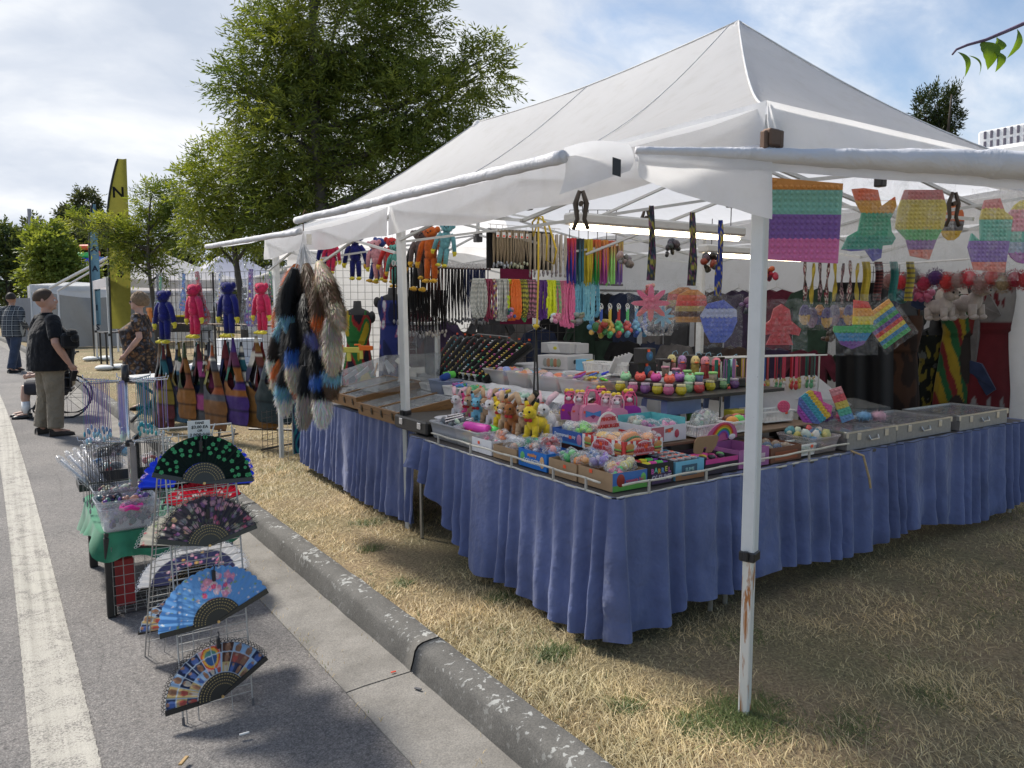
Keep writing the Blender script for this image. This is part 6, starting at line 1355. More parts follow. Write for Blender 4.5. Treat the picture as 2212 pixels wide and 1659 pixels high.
bagged('clear bag with hot pink net ball in the white box',2.42,3.86,.78,.07,[PKN,(.6,.5,.52)],1);bagged('clear bag with coral net ball in the white box',2.46,3.76,.80,.075,[ORN,(.7,.3,.2)],2);bagged('clear bag with pink and white toys at the front of the white box',2.39,3.73,.775,.06,[PKN,(.7,.68,.68)],3)
t,X,Y=carton('plain brown carton of pale bagged toys at the rail',2.335,2.53,3.43,3.67,.737,.075,BRN);bagged('clear bag of beige toys in the brown carton',2.42,3.58,.765,.08,[TAN,(.6,.55,.45)],4);bagged('clear bag of dark green toys in the brown carton',2.47,3.48,.785,.08,[(.03,.22,.14),(.05,.3,.2)],5);bagged('clear bag of olive toys leaning on the brown carton',2.52,3.62,.79,.07,[(.35,.34,.14),(.5,.48,.35)],6)
t,X,Y=carton('bright blue carton printed COLLECTION at the rail',2.335,2.53,3.15,3.41,.737,.095,(.01,.16,.55))
letters('COLLECTION',.036,mat('plastic',(.72,.75,.80)),t,(-X-.002,-.01,.035),ROT['L'],sx=.85,bold=.001);letters('squishy',.028,mat('plastic',(.75,.3,.1)),t,(-X-.002,.0,.072),ROT['L'],bold=.0008)
MB().ball((-X-.001,.09,.05),(.002,.022,.030),12,8).build('printed_cactus',mat('plastic',(.12,.45,.15)),t,True);MB().ball((-X-.001,-.09,.045),(.002,.020,.032),12,8).build('printed_cone',mat('plastic',(.65,.38,.18)),t,True)
bagged('clear bag with dark red toy on top of the blue carton',2.44,3.26,.835,.085,[(.45,.03,.03),(.5,.06,.05)],7);bagged('clear bag of orange and white toys in the blue carton',2.41,3.36,.80,.07,[ORN,(.7,.65,.6)],8);bagged('clear bag of pink toys in the blue carton',2.41,3.20,.80,.07,[(.7,.3,.35),(.7,.6,.6),(.2,.4,.7)],9)
t,X,Y=carton('brown carton of neon bagged toys at the rail',2.335,2.55,2.90,3.13,.737,.085,BRN);sticker(t,(-X-.002,-.02,.06),(0,0,R(90)));bagged('clear bag with spotted orange ball in the brown carton',2.41,2.95,.80,.075,[(.82,.30,.08),(.85,.4,.15)],10);bagged('clear bag of lime green toys in the brown carton',2.43,3.07,.795,.08,[GRN,(.2,.7,.2)],11);bagged('clear bag of blue and green toys behind the orange ball',2.50,3.0,.80,.08,[(.1,.3,.65),GRN],12)
t,X,Y=carton('brown corner carton with blue printed side and painted balls',2.335,2.555,2.632,2.885,.737,.088,BRN);sticker(t,(-X-.002,.03,.075),(0,0,R(90)))
face(t,'N',X,Y,-X,X,.0,.088,(.05,.16,.45));face(t,'N',X,Y,-X,X,0,.028,(.10,.34,.06),.002);MB().ball((-.06,-Y-.002,.05),(.026,.003,.032),14,8).build('printed_ball',mat('plastic',(.30,.03,.02)),t,True);letters('squeeze ball',.024,mat('plastic',(.6,.12,.2)),t,(.03,-Y-.004,.045),ROT['N'],bold=.0006);MB().ball((.085,-Y-.002,.045),(.018,.003,.028),12,8).build('printed_cactus',mat('plastic',(.15,.45,.1)),t,True)
bagged('clear bag with spotted yellow-pink ball in the corner carton',2.44,2.72,.80,.08,[(.85,.55,.2),(.8,.2,.35)],13);bagged('clear bag of white and violet toys in the corner carton',2.43,2.83,.81,.085,[(.7,.7,.72),(.3,.2,.55)],14);bagged('clear bag of pink toys by the carton corner',2.40,2.68,.79,.06,[PKN,GRN],15);bagged('tall clear bag of mixed toys at the back of the corner carton',2.51,2.74,.80,.08,[(.75,.3,.3),(.3,.5,.7),(.8,.7,.3)],16)
# ---- the row behind the rail, near side
t,X,Y=carton('black carton lettered BARREL O SLIME with neon cups',2.56,2.735,2.632,2.86,.737,.105,(.012,.012,.016))
for i,(ch,c_) in enumerate(zip('BARREL',((.5,.1,.35),(.1,.45,.35),(.6,.35,.05),(.15,.3,.6),(.5,.5,.1),(.5,.15,.4)))): letters(ch,.034,mat('plastic',c_),t,(-.058+.023*i,-Y-.003,.068+.004*math.sin(i*2)),ROT['N'],bold=.0012)
letters("O' SLIME",.036,mat('plastic',(.55,.52,.62)),t,(.005,-Y-.003,.032),ROT['N'],bold=.001);face(t,'N',X,Y,-.06,.07,.005,.055,(.06,.03,.10))
for i,c_ in enumerate(((.75,.65,.02),(.75,.05,.35),(.1,.6,.1),(.35,.05,.5),(.6,.04,.04),(.75,.65,.02),(.1,.5,.1),(.25,.05,.4))):
    p=(2.605+.043*(i % 4),2.69+.07*(i//4),.742);o=MB().lathe([(.017,0),(.021,.085),(.021,.095),(.019,.095),(.017,.08)],14).build('slime_cup',mat('plastic',c_),None,True,loc=p);tag(o,('front row first, yellow','front row second, magenta','front row third, green','front row fourth, violet','back row first, red','back row second, yellow','back row third, green','back row fourth, violet')[i]+' slime cup in the black carton','cup','slime cups in the black carton')
t,X,Y=carton('pale blue carton of round-lidded slime pots at the rail',2.75,2.955,2.632,2.92,.737,.095,(.16,.45,.62));face(t,'N',X,Y,-X,X,0,.03,(.28,.13,.06));face(t,'N',X,Y,-.06,.05,.02,.075,(.04,.10,.16),.002);letters('SLIME',.025,mat('plastic',(.3,.5,.5)),t,(-.005,-Y-.004,.05),ROT['N'],bold=.001)
for i in range(12):
    p=Vector((2.785+.046*(i % 4),2.68+.075*(i//4),.74));t=thing('slime_pot',f'{("first", "second", "third", "fourth")[i % 4]} slime pot in the {("front", "middle", "rear")[i//4]} row of the pale blue carton','pot',p,group='slime pots in the pale blue carton');MB().lathe([(.020,0),(.021,.085)],14).build('pot',mat('clear',((.6,.3,.35),(.35,.5,.6),(.5,.5,.3))[i % 3],d=.6),t,True);MB().lathe([(.0225,.085),(.0225,.097),(.018,.099)],14).build('lid',mat('clear',(.55,.5,.5),d=.5),t,True);MB().lathe([(.011,.0995),(.011,.1005)],8).build('price_sticker',STK,t)
t,X,Y=carton('black and pink carton with propped brown card back',2.975,3.225,2.64,2.90,.737,.08,(.03,.02,.035));face(t,'N',X,Y,-X,X,.055,.08,(.55,.04,.25));MB().slab([(-.085,.0),(-.06,-.015),(-.012,-.015),(-.012,.02),(.012,.02),(.012,-.015),(.06,-.015),(.085,.02),(.09,.07),(.07,.085),(-.08,.085),(-.095,.06)],.0,.004).build('card_back',mat('plastic',BRN,rough=.8),t,loc=(-.01,-.02,.10),rot=(.25,0,0));sticker(t,(.02,-.025,.14))
MB().bbox(-.11,.11,-.10,.10,.045,.06,.004).build('tray_insert',mat('plastic',(.55,.05,.28)),t)
for i in range(6): o=MB().ball((0,0,0),(.018,.026,.012),10,6).build('toy_car',mat('plastic',((.02,.02,.025),(.7,.55,.05),(.05,.05,.06),(.5,.04,.2),(.03,.03,.04),(.1,.4,.1))[i]),None,True,loc=(3.02+.034*i,2.70+.03*(i % 2),.812));tag(o,f'{("black", "yellow", "charcoal", "magenta", "dark", "green")[i]} egg toy in the black and pink carton','toy','egg toys in the pink carton')
t,X,Y=carton('mauve carton with rainbow card back beside the front leg',3.235,3.485,2.64,2.90,.737,.10,(.35,.12,.30));MB().slab([(-.13,0)]+[(.13*math.cos(math.pi*k/12),.02+.10*math.sin(math.pi*k/12)) for k in range(13)],0,.004).build('card_back',mat('plastic',(.50,.13,.28)),t,loc=(.0,.10,.10),rot=(.15,0,0))
for k,c_ in enumerate(((.6,.05,.05),(.7,.3,.03),(.7,.6,.05),(.1,.4,.1),(.08,.2,.6),(.3,.08,.4))): MB().tube([((.085-.009*k)*math.cos(a*math.pi/14),-.004,.025+(.085-.009*k)*math.sin(a*math.pi/14)) for a in range(15)],.0045,4).build('rainbow_band',mat('plastic',c_),t,loc=(.0,.10,.10),rot=(.15,0,0))
for x in (-.075,.075): MB().ball((x,-.008,.03),(.03,.006,.018),10,6).build('printed_cloud',mat('plastic',(.7,.68,.7)),t,True,loc=(.0,.10,.10),rot=(.15,0,0))
sticker(t,(-.05,-Y-.002,.07));face(t,'N',X,Y,-.02,.09,.02,.07,(.6,.45,.5))
t,X,Y=carton('dark brown carton of clear bouncy balls at the rail',3.50,3.775,2.64,2.92,.737,.085,(.16,.06,.03));face(t,'N',X,Y,-.10,.10,.012,.06,(.30,.08,.03))
for i in range(9):
    o=MB().ball((0,0,0),.030,14,10).build('bouncy_ball',mat('clear',((.45,.42,.32),(.2,.28,.4),(.5,.4,.3))[i % 3],d=.45,rough=.1),None,True,loc=(3.555+.08*(i % 3),2.70+.07*(i//3),.80));tag(o,f'clear glitter ball, {("left", "middle", "right")[i % 3]} of the {("front", "middle", "rear")[i//3]} row in the dark carton','ball','glitter balls in the dark carton')
basket('small white basket of soft pastel strips at the rail',(3.85,2.72,.737),0,.15,.14,.075,(.7,.7,.68));tag(MB().bbox(-.055,.055,-.05,.05,.012,.055,.01).build('pastel_pads',mat('fabric',(.45,.62,.45)),None,loc=(3.85,2.72,.737)),'pastel green and pink pads inside the small white basket','pads')
tub('storage_tub','clear tub of sunglasses and rolled bracelets at the rail end',(4.04,2.78,.737),0,.26,.26,.10,(.72,.66,.66),[(.1,.25,.35),(.6,.1,.1),(.55,.45,.15),(.6,.58,.55)],15,d=.22,level=1.15,nfill=50,fsize=.028)
o=tag(MB().tube([(0,0,0),(.02,-.07,-.02),(.06,-.09,-.16),(.075,-.092,-.22)],.007,6).build('wooden_stick',mat('wood',(.42,.31,.17)),None,loc=(4.20,2.60,.742)),'light wooden stick hanging off the rail end','stick')
# silver cases with glass lids
def silver(label,x0,x1,y0,y1,z,h_,cols,open_=False):
    t=thing('display_case',label,'display case',(x0,y0,z),group='silver glass-topped cases');X,Y=x1-x0,y1-y0;al=mat('metal',(.30,.30,.31),rough=.45,met=.7);dk=mat('fabric',(.03,.03,.032));b=MB()
    b.box(0,X,0,.008,0,h_);b.box(0,X,Y-.008,Y,0,h_);b.box(0,.008,.008,Y-.008,0,h_);b.box(X-.008,X,.008,Y-.008,0,h_);b.box(.008,X-.008,.008,Y-.008,0,.01);b.build('case_shell',al,t);edge=mat('metal',(.62,.62,.62),rough=.3)
    for (p,q) in (((0,0),(X,0)),((X,0),(X,Y)),((X,Y),(0,Y)),((0,Y),(0,0))): MB().tube([(*p,h_+.004),(*q,h_+.004)],.007,4).build('lid_frame',edge,t)
    MB().box(.01,X-.01,.01,Y-.01,h_-.002,h_+.001).build('glass_lid',mat('clear',(.5,.5,.52),d=.10,rough=.05),t);MB().box(.01,X-.01,.01,Y-.01,h_-.035,h_-.030).build('velvet_tray',dk,t);rr=random.Random(int(x0*100));b=MB()
    for i in range(9):
        for j in range(5): b.ball((X*(i+.7)/9.4,Y*(j+.6)/5.2,h_-.025),(.017,.013,.006),8,5,col=tuple(v*rr.uniform(.5,1.3) for v in rr.choice(cols)))
    b.build('trinkets',mat('metal',None,vc=1,met=.3),t,True)
    for x in (X*.22,X*.78): MB().bbox(x-.02,x+.02,-.006,.0,h_-.05,h_-.005,.002).build('latch',edge,t)
    MB().tube([(X*.5-.05,-.004,h_-.03),(X*.5-.045,-.016,h_-.055),(X*.5+.045,-.016,h_-.055),(X*.5+.05,-.004,h_-.03)],.005,6).build('handle',edge,t)
    for x in (0,X): MB().bbox(x-.012,x+.012,-.004,.02,h_-.03,h_+.008,.003).build('corner_cap',edge,t)
    return t
DKC=[(.05,.05,.055),(.3,.28,.26),(.15,.06,.05),(.2,.18,.1)]
silver('silver glass-topped case nearest the rail end',4.20,4.74,2.625,3.02,.737,.105,DKC);silver('silver glass-topped case in the middle of three',4.77,5.46,2.64,3.05,.737,.10,DKC);silver('silver glass-topped case at the far corner of the table',5.54,6.25,2.62,3.03,.737,.10,[(.25,.05,.04),(.06,.05,.05),(.3,.2,.1)])
t=thing('acrylic_cover','slanted clear acrylic cover behind the silver cases','cover',(4.75,3.1,.737));MB().add([(0,0,0),(.75,0,0),(.75,0,.12),(0,0,.16),(0,.3,.2),(.75,.3,.16)],[(0,1,2,3),(3,2,5,4)]).build('clear_sheet',mat('clear',(.5,.5,.48),d=.12,rough=.08),t);MB().bbox(.02,.73,.05,.28,0,.08,.01).build('brown_lining',mat('fabric',(.045,.035,.025)),t)
# ---- second tier at the corner
MB_=MB().bbox(0,.17,0,.25,0,.112,.004).build('wooden_block',mat('wood',(.10,.022,.02)),None,loc=(2.60,3.12,.737));tag(MB_,'dark red wooden block under the blue toy box','block')
MB_=MB().bbox(0,.20,0,.22,0,.112,.004).build('wooden_block',mat('wood',(.11,.024,.02)),None,loc=(2.61,2.885,.737));tag(MB_,'dark red wooden block under the hamburger tray','block')
t,X,Y=carton('blue tray of squeeze toys lettered DECOMPRESSION TOY',2.565,2.80,3.135,3.405,.85,.075,(.03,.10,.35));letters('Decompression toy',.026,mat('plastic',(.62,.66,.75)),t,(-X-.002,.02,.045),ROT['L'],sx=.9,bold=.0008);MB().ball((-X-.001,-.105,.035),(.003,.022,.030),12,8).build('printed_figure',mat('plastic',(.50,.20,.35)),t,True);face(t,'L',X,Y,-.13,.10,.0,.012,(.05,.25,.50));sticker(t,(-X-.003,-.03,.04),(0,0,R(90)))
bagged('clear bag with lime squeeze toy in the blue tray',2.66,3.24,.89,.085,[(.35,.75,.12),(.4,.8,.2)],21);bagged('clear bag with pale green toy in the blue tray',2.65,3.34,.885,.075,[(.5,.6,.35),(.6,.6,.5)],22);bagged('clear bag with coral toy behind the lime one',2.74,3.2,.89,.075,[(.8,.35,.25),(.7,.3,.25)],23)
t,X,Y=carton('red and white striped tray lettered PINCHES HAMBURGER',2.56,2.825,2.80,3.13,.85,.078,(.60,.05,.045));wp=mat('plastic',(.74,.72,.70));pk=mat('plastic',(.62,.28,.34));rdp=mat('plastic',(.50,.04,.04));bun=mat('plastic',(.55,.25,.08))
for side,HW in (('L',Y),('N',X)):
    n=14
    for k in range(n):
        if k % 2 and not (4 < k < 9): face(t,side,X,Y,-HW+2*HW*k/n,-HW+2*HW*(k+1)/n,0,.078,None,.0014,'stripe',wp)
    sg=-1 if side == 'L' else 1;arc=[(HW*.52*math.cos(math.pi*k/12),.006+.068*math.sin(math.pi*k/12)) for k in range(13)]
    for sc_,mm,of in ((1.08,wp,.0024),(.98,pk,.0032)):
        b=MB();b.slab([(x*sc_,z*(.98 if sc_ < 1 else 1.04)) for x,z in arc],-.0004,.0004);o=b.build('printed_arch',mm,t,loc=(-X-of,0,0) if side == 'L' else (0,-Y-of,0),rot=(0,0,R(-90)) if side == 'L' else (0,0,0))
    for s_,z in (('PINCHES',.052),('HAMBURGER',.024)):
        letters(s_,.027,rdp,t,(-X-.0045,0,z) if side == 'L' else (0,-Y-.0045,z),ROT[side],bold=.0012,sx=.92)
    for q in (-.72,.72):
        c=(-X-.003,q*HW,.036) if side == 'L' else (q*HW,-Y-.003,.036);e=(lambda a,z: (.003,a,z)) if side == 'L' else (lambda a,z: (a,.003,z))
        for dz,mm,(a,z) in ((.014,bun,(.030,.018)),(-.004,mat('plastic',(.12,.35,.05)),(.031,.006)),(-.010,mat('plastic',(.14,.05,.02)),(.029,.007)),(-.020,bun,(.028,.009))): MB().ball((c[0],c[1],c[2]+dz),e(a,z),12,7).build('printed_burger',mm,t,True)
sticker(t,(-X-.006,.01,.045),(0,0,R(90)));sticker(t,(.01,-Y-.006,.045))
MB().slab([(-.075,0)]+[(-.075*math.cos(math.pi*k/14),.05+.075*math.sin(math.pi*k/14)) for k in range(15)]+[(.075,0)],0,.004).build('header_card',wp,t,loc=(.03,.145,.06));MB().slab([(-.063*math.cos(math.pi*k/14),.05+.063*math.sin(math.pi*k/14)) for k in range(15)],-.001,0).build('header_print',pk,t,loc=(.03,.145,.06))
for s_,z in (('PINCHES',.145),('HAMBURGER',.105)): letters(s_,.028,rdp,t,(.03,.142,z),ROT['N'],bold=.0012,sx=.95)
for i,(x,y,z,s_,rx,c_) in enumerate(((2.65,3.06,.90,.050,.2,(.78,.50,.12)),(2.63,2.97,.895,.048,.6,(.80,.38,.12)),(2.71,3.03,.90,.046,.1,(.80,.48,.16)),(2.72,2.92,.905,.050,.3,(.80,.35,.13)),(2.66,2.86,.915,.058,.9,(.82,.30,.09)),(2.76,2.85,.91,.05,.5,(.80,.36,.14)),(2.60,2.90,.89,.042,.3,(.78,.55,.35)),(2.76,2.98,.90,.045,.2,(.8,.5,.25)))):
    t=thing('squeeze_burger',f'{("yellow", "orange", "small golden", "peach", "large deep orange", "pale orange", "cream", "honey")[i]} squeeze burger in clear wrap on the striped tray','toy burger',(x,y,z),rot=(rx,.2*math.sin(i*3),i*.8),group='wrapped squeeze burgers');MB().ball((0,0,.012),(s_,s_*.9,s_*.52),14,9).build('bun',mat('plastic',c_),t,True);MB().ball((0,0,-.010),(s_*.99,s_*.9,s_*.16),14,7).build('lettuce',mat('plastic',(.05,.22,.05)),t,True);MB().ball((0,0,-.024),(s_*.92,s_*.84,s_*.3),14,7).build('bun_base',mat('plastic',c_),t,True)
    b=MB();b.grid(lambda u,v: (s_*1.35*math.cos(u*6.283)*math.cos(-1.57+3.1416*v)*(1+.25*noise.noise((math.cos(u*6.283)*2+i,math.sin(u*6.283)*2,v*4))),s_*1.3*math.sin(u*6.283)*math.cos(-1.57+3.1416*v)*(1+.25*noise.noise((math.cos(u*6.283)*2+i,math.sin(u*6.283)*2,v*4+3))),s_*.85*math.sin(-1.57+3.1416*v)+.004),20,10,wrap=True);b.build('film',mat('bag',d=.10),t)
t,X,Y=carton('white carton with teal inside and cupcake prints',2.90,3.17,2.96,3.24,.862,.09,(.66,.68,.70));b=MB();b.box(-X+.004,X-.004,Y-.006,Y-.004,.01,.125);b.box(X-.006,X-.004,-Y+.004,Y-.004,.01,.125);b.build('teal_lining',mat('plastic',(.12,.45,.48)),t);face(t,'N',X,Y,-X,-.04,.006,.085,(.45,.14,.17));MB().ball((-.085,-Y-.002,.035),(.024,.003,.018),12,7).build('printed_cupcake',wp,t,True);MB().ball((.06,-Y-.002,.04),(.018,.003,.024),12,7).build('printed_badge',mat('plastic',(.45,.06,.10)),t,True);sticker(t,(.0,-Y-.003,.06));MB().slab([(0,.05),(.06,.06),(.06,.078),(0,.07)],-.0005,.0005).build('printed_cake',mat('plastic',(.40,.12,.10)),t,loc=(-.03,-Y-.002,0))
bagged('clear bag with mauve squeeze toy in the cupcake carton',2.98,3.05,.90,.08,[(.45,.16,.32),(.4,.12,.28)],24);bagged('clear bag with pink squeeze toy in the cupcake carton',3.10,3.04,.90,.075,[(.75,.35,.5),(.6,.15,.35)],25);bagged('clear bag with tan squeeze toy at the back of the cupcake carton',2.98,3.16,.91,.08,[(.6,.45,.25),(.6,.55,.45)],26)
o=MB().bbox(0,1.50,0,.34,-.018,0,.003).build('shelf_board',mat('wood',(.16,.095,.05),st=(1,9,9)),None,loc=(2.86,2.93,.858));tag(o,'long brown shelf board on the near table','shelf')
for i,x in enumerate((2.95,3.55,4.28)): o=MB().bbox(-.04,.04,-.10,.10,0,.098,.004).build('wooden_block',mat('wood',(.05,.035,.03)),None,loc=(x,3.12,.739));tag(o,('dark block under the shelf board by the corner','dark block under the middle of the shelf board','dark block under the far end of the shelf board')[i],'block')
basket('white slotted basket under the cupcake carton',(2.87,2.88,.738),0,.25,.14,.085);basket('white slotted basket holding the bagged green bear',(3.345,3.0,.862),0,.27,.16,.075);basket('white slotted basket of orange and green balls',(3.64,3.0,.862),.05,.27,.17,.075);basket('white slotted basket with pink card further along the shelf',(4.12,3.12,.862),-.1,.28,.15,.08)
crumple('pale green plush bear in clear bag on the white basket',(3.37,3.02,.91),.10,[(.42,.55,.40),(.5,.6,.48),(.35,.45,.4)],31,None,'toy_packet','packet',n=7);crumple('mauve bagged toy behind the green bear',(3.46,3.07,.91),.09,[(.30,.22,.28),(.5,.48,.2)],32,None)
for i,(x,y,c_,nm) in enumerate(((3.58,2.98,(.75,.32,.05),'orange'),(3.66,3.0,(.15,.65,.12),'green'),(3.73,2.98,(.35,.08,.35),'purple'),(3.62,3.04,(.12,.05,.03),'dark brown'),(3.70,3.05,(.6,.15,.1),'red'))): o=MB().ball((0,0,0),(.042,.036,.032),14,9).build('squeeze_ball',mat('plastic',c_),None,True,loc=(x,y,.925));tag(o,f'{nm} squeeze ball in the slotted basket by the front leg','ball','squeeze balls in the basket')
for i,(x,y) in enumerate(((3.82,3.1),(3.89,3.08),(3.96,3.1))): o=MB().lathe([(.026,0),(.028,.004),(.028,.07),(.024,.075)],14).build('glitter_jar',mat('clear',((.45,.1,.15),(.5,.35,.38),(.55,.5,.5))[i],d=.4),None,True,loc=(x,y,.862));tag(o,('dark red glitter jar beside the front leg','rosy glitter jar between two others on the shelf','clear glitter jar next to the basket with pink card')[i],'jar','glitter jars on the shelf')
o=MB().bbox(-.055,.055,-.04,.04,0,.09,.004).build('toy_box',mat('plastic',(.55,.48,.05)),None,loc=(3.86,3.2,.862));tag(o,'yellow toy box with red starburst behind the glitter jars','box');MB().lathe([(.025 if k % 2 else .014,0) for k in range(1)]+[(.024,.0005)],8).build('starburst',mat('plastic',(.5,.04,.04)),o,loc=(0,-.0405,.045),rot=(R(90),0,0))
# ---- stools, black shelf, slime jars
def stool(label,loc): 
    t=thing('plastic_stool',label,'stool',loc,group='blue plastic stools');bl=mat('plastic',(.17,.24,.45));MB().bbox(-.15,.15,-.11,.11,.285,.305,.008).build('seat',bl,t)
    for sx_ in (-1,1):
        for sy_ in (-1,1): MB().add([(sx_*.15,sy_*.11,.285),(sx_*.10,sy_*.11,.285),(sx_*.13,sy_*.13,0),(sx_*.17,sy_*.13,0),(sx_*.15,sy_*.06,.285),(sx_*.17,sy_*.08,0)],[(0,1,2,3),(0,3,5,4),(1,0,4),(3,2,5),(1,4,5,2)]).build('leg',bl,t)
    MB().box(-.15,.15,-.113,-.108,.20,.285).build('apron',bl,t)
stool('blue plastic stool under the jar shelf, corner one',(3.52,3.42,.737));stool('blue plastic stool under the far end of the jar shelf',(4.10,3.42,.737))
JZ=1.062;o=MB();o.box(0,1.05,0,.36,-.02,0);o.box(-.1,.28,.36,.545,-.02,0);o=o.build('jar_shelf',mat('wood',(.018,.015,.014)),None,loc=(3.30,3.19,JZ));tag(o,'black L-shaped shelf holding the slime jars','shelf')
JC={'yellow': (.72,.62,.06),'pink': (.72,.20,.38),'purple': (.35,.16,.42),'mint': (.40,.66,.38),'red': (.70,.12,.13),'violet': (.26,.12,.32),'green': (.35,.60,.30)}
def jar(label,loc,col,s_=1,group='faceted slime jars'):
    t=thing('slime_jar',label,'jar',loc,rnd.uniform(0,1),group,scale=s_);MB().lathe([(.020,0),(.029,.010),(.034,.026),(.032,.042),(.026,.052)],8).build('glass',mat('clear',col,d=.55,rough=.08),t);MB().lathe([(.0175,.003),(.026,.012),(.030,.026),(.028,.042)],10).build('slime',mat('plastic',col,rough=.25,trans=.5),t,True);MB().lathe([(.0275,.052),(.028,.054),(.028,.064),(.026,.066)],16).build('lid',mat('clear',tuple(min(1,.45+.5*v) for v in col),d=.6),t,True);return t
row=[(1340,847,'yellow'),(1367,850,'pink'),(1394,851,'purple'),(1420,853,'yellow'),(1444,855,'pink'),(1471,855,'yellow'),(1487,849,'mint'),(1510,850,'red'),(1534,845,'yellow'),(1561,841,'green'),(1586,840,'violet')]
for i,(px,py,c_) in enumerate(row): jar(f'{c_} faceted slime jar, {("first", "second", "third", "fourth", "fifth", "sixth", "seventh", "eighth", "ninth", "tenth", "last")[i]} from the left in the front row',onz(px,py-2,JZ+.001),JC[c_])
def piggy(label,loc,col,rz):
    t=thing('slime_tub',label,'jar',loc,rz,'animal-faced slime tubs');MB().lathe([(.022,0),(.034,.012),(.037,.028),(.032,.044),(.02,.05)],14).build('tub',mat('plastic',col),t,True)
    for x in (-1,1): MB().ball((x*.02,0,.05),(.010,.006,.012),8,6).build('ear',mat('plastic',col),t,True);MB().ball((x*.012,-.034,.032),.003,6,5).build('eye',BLACK,t,True)
    MB().ball((0,-.037,.022),(.007,.003,.004),8,5).build('snout',mat('plastic',tuple(v*.6 for v in col)),t,True);MB().lathe([(.014,.051),(.014,.052)],8).build('price_sticker',STK,t);return t
for i,(px,py,c_,nm) in enumerate(((1352,818,(.35,.70,.40),'mint'),(1383,819,(.75,.12,.10),'red'),(1417,820,(.72,.10,.40),'magenta'),(1446,824,(.78,.13,.08),'orange-red'),(1468,820,(.36,.12,.45),'purple'),(1490,822,(.35,.72,.38),'pale green'),(1402,812,(.75,.14,.12),'scarlet'))): q=onz(px,py+4,JZ+.058);piggy(f'{nm} animal-faced slime tub stacked behind the front jars',q,c_,-YAW+rnd.uniform(-.4,.4))
tag(MB().bbox(.14,.85,0,.14,0,.055,.004).bbox(0,.138,0,.33,0,.055,.004).build('shelf_step',mat('wood',(.03,.025,.022)),None,loc=(3.42,3.39,JZ+.001)),'low black step behind the front row of jars','step')
def duck(label,loc,rz,head,body):
    t=thing('duck_bottle',label,'bottle',loc,rz,'duck-headed bottles');MB().lathe([(.030,0),(.032,.01),(.030,.04),(.034,.06),(.030,.08),(.033,.10),(.026,.115)],14).build('bottle',mat('clear',body,d=.6),t,True);MB().lathe([(.0,.175),(.020,.170),(.032,.150),(.034,.125),(.030,.112)],16).build('head',mat('plastic',head),t,True)
    for x in (-1,1): MB().ball((x*.014,-.030,.143),.0045,8,6).build('eye',BLACK,t,True)
    MB().ball((0,-.042,.124),(.018,.016,.006),10,6).build('bill',mat('plastic',(.80,.16,.03)),t,True);MB().tube([(0,0,.17),(.01,0,.195),(.035,.0,.205),(.045,.0,.18)],.0025,5).build('loop',mat('plastic',(.25,.5,.65)),t);return t
for i,(px,py,h1,b1,nm) in enumerate(((1455,792,(.80,.70,.30),(.6,.3,.3),'cream'),(1478,795,(.45,.28,.55),(.5,.1,.25),'lilac'),(1507,796,(.80,.66,.28),(.55,.45,.1),'pale yellow'),(1529,798,(.75,.30,.36),(.5,.1,.1),'rose'),(1554,802,(.75,.22,.26),(.55,.06,.06),'coral'),(1590,806,(.35,.65,.60),(.06,.28,.12),'aqua'))): q=onz(px,py+26,JZ+.001);q.x += .10;q.y += .12;duck(f'{nm}-headed duck bottle on the jar shelf',q,-YAW+R(8)*(i-2),h1,b1)
for i,(px,py,lid,bd,nm) in enumerate(((1410,792,(.72,.35,.42),(.25,.2,.15),'pink-lidded brown'),(1437,796,(.72,.30,.40),(.3,.22,.16),'pink-lidded tan'),(1460,801,(.7,.3,.42),(.15,.16,.3),'pink-lidded navy'),(1484,806,(.30,.65,.20),(.25,.5,.2),'green-lidded green'),(1510,812,(.30,.66,.22),(.2,.25,.45),'green-lidded blue'),(1540,810,(.32,.68,.20),(.45,.4,.3),'green-lidded cream'))):
    q=onz(px,py+14,JZ+.058);t=thing('slime_can',f'{nm} slime can behind the front jars','jar',q,group='lidded slime cans');MB().lathe([(.022,0),(.028,.05)],14).build('can',mat('clear',bd,d=.6),t,True);MB().lathe([(.030,.05),(.030,.062),(.027,.064)],16).build('lid',mat('plastic',lid),t,True)
for i,(px,py,c_) in enumerate(((1502,905,(.10,.22,.04)),(1555,902,(.08,.2,.06)))): q=onz(px,py+35,.739);q.y=3.3;o=MB().lathe([(.035,0),(.045,.17),(.047,.18),(.047,.195)],16).build('drink_cup',mat('plastic',c_),None,True,loc=(3.62+.13*i,3.32,.739));tag(o,('dark green cup standing under the jar shelf','dark green cup with blue lid under the jar shelf')[i],'cup')
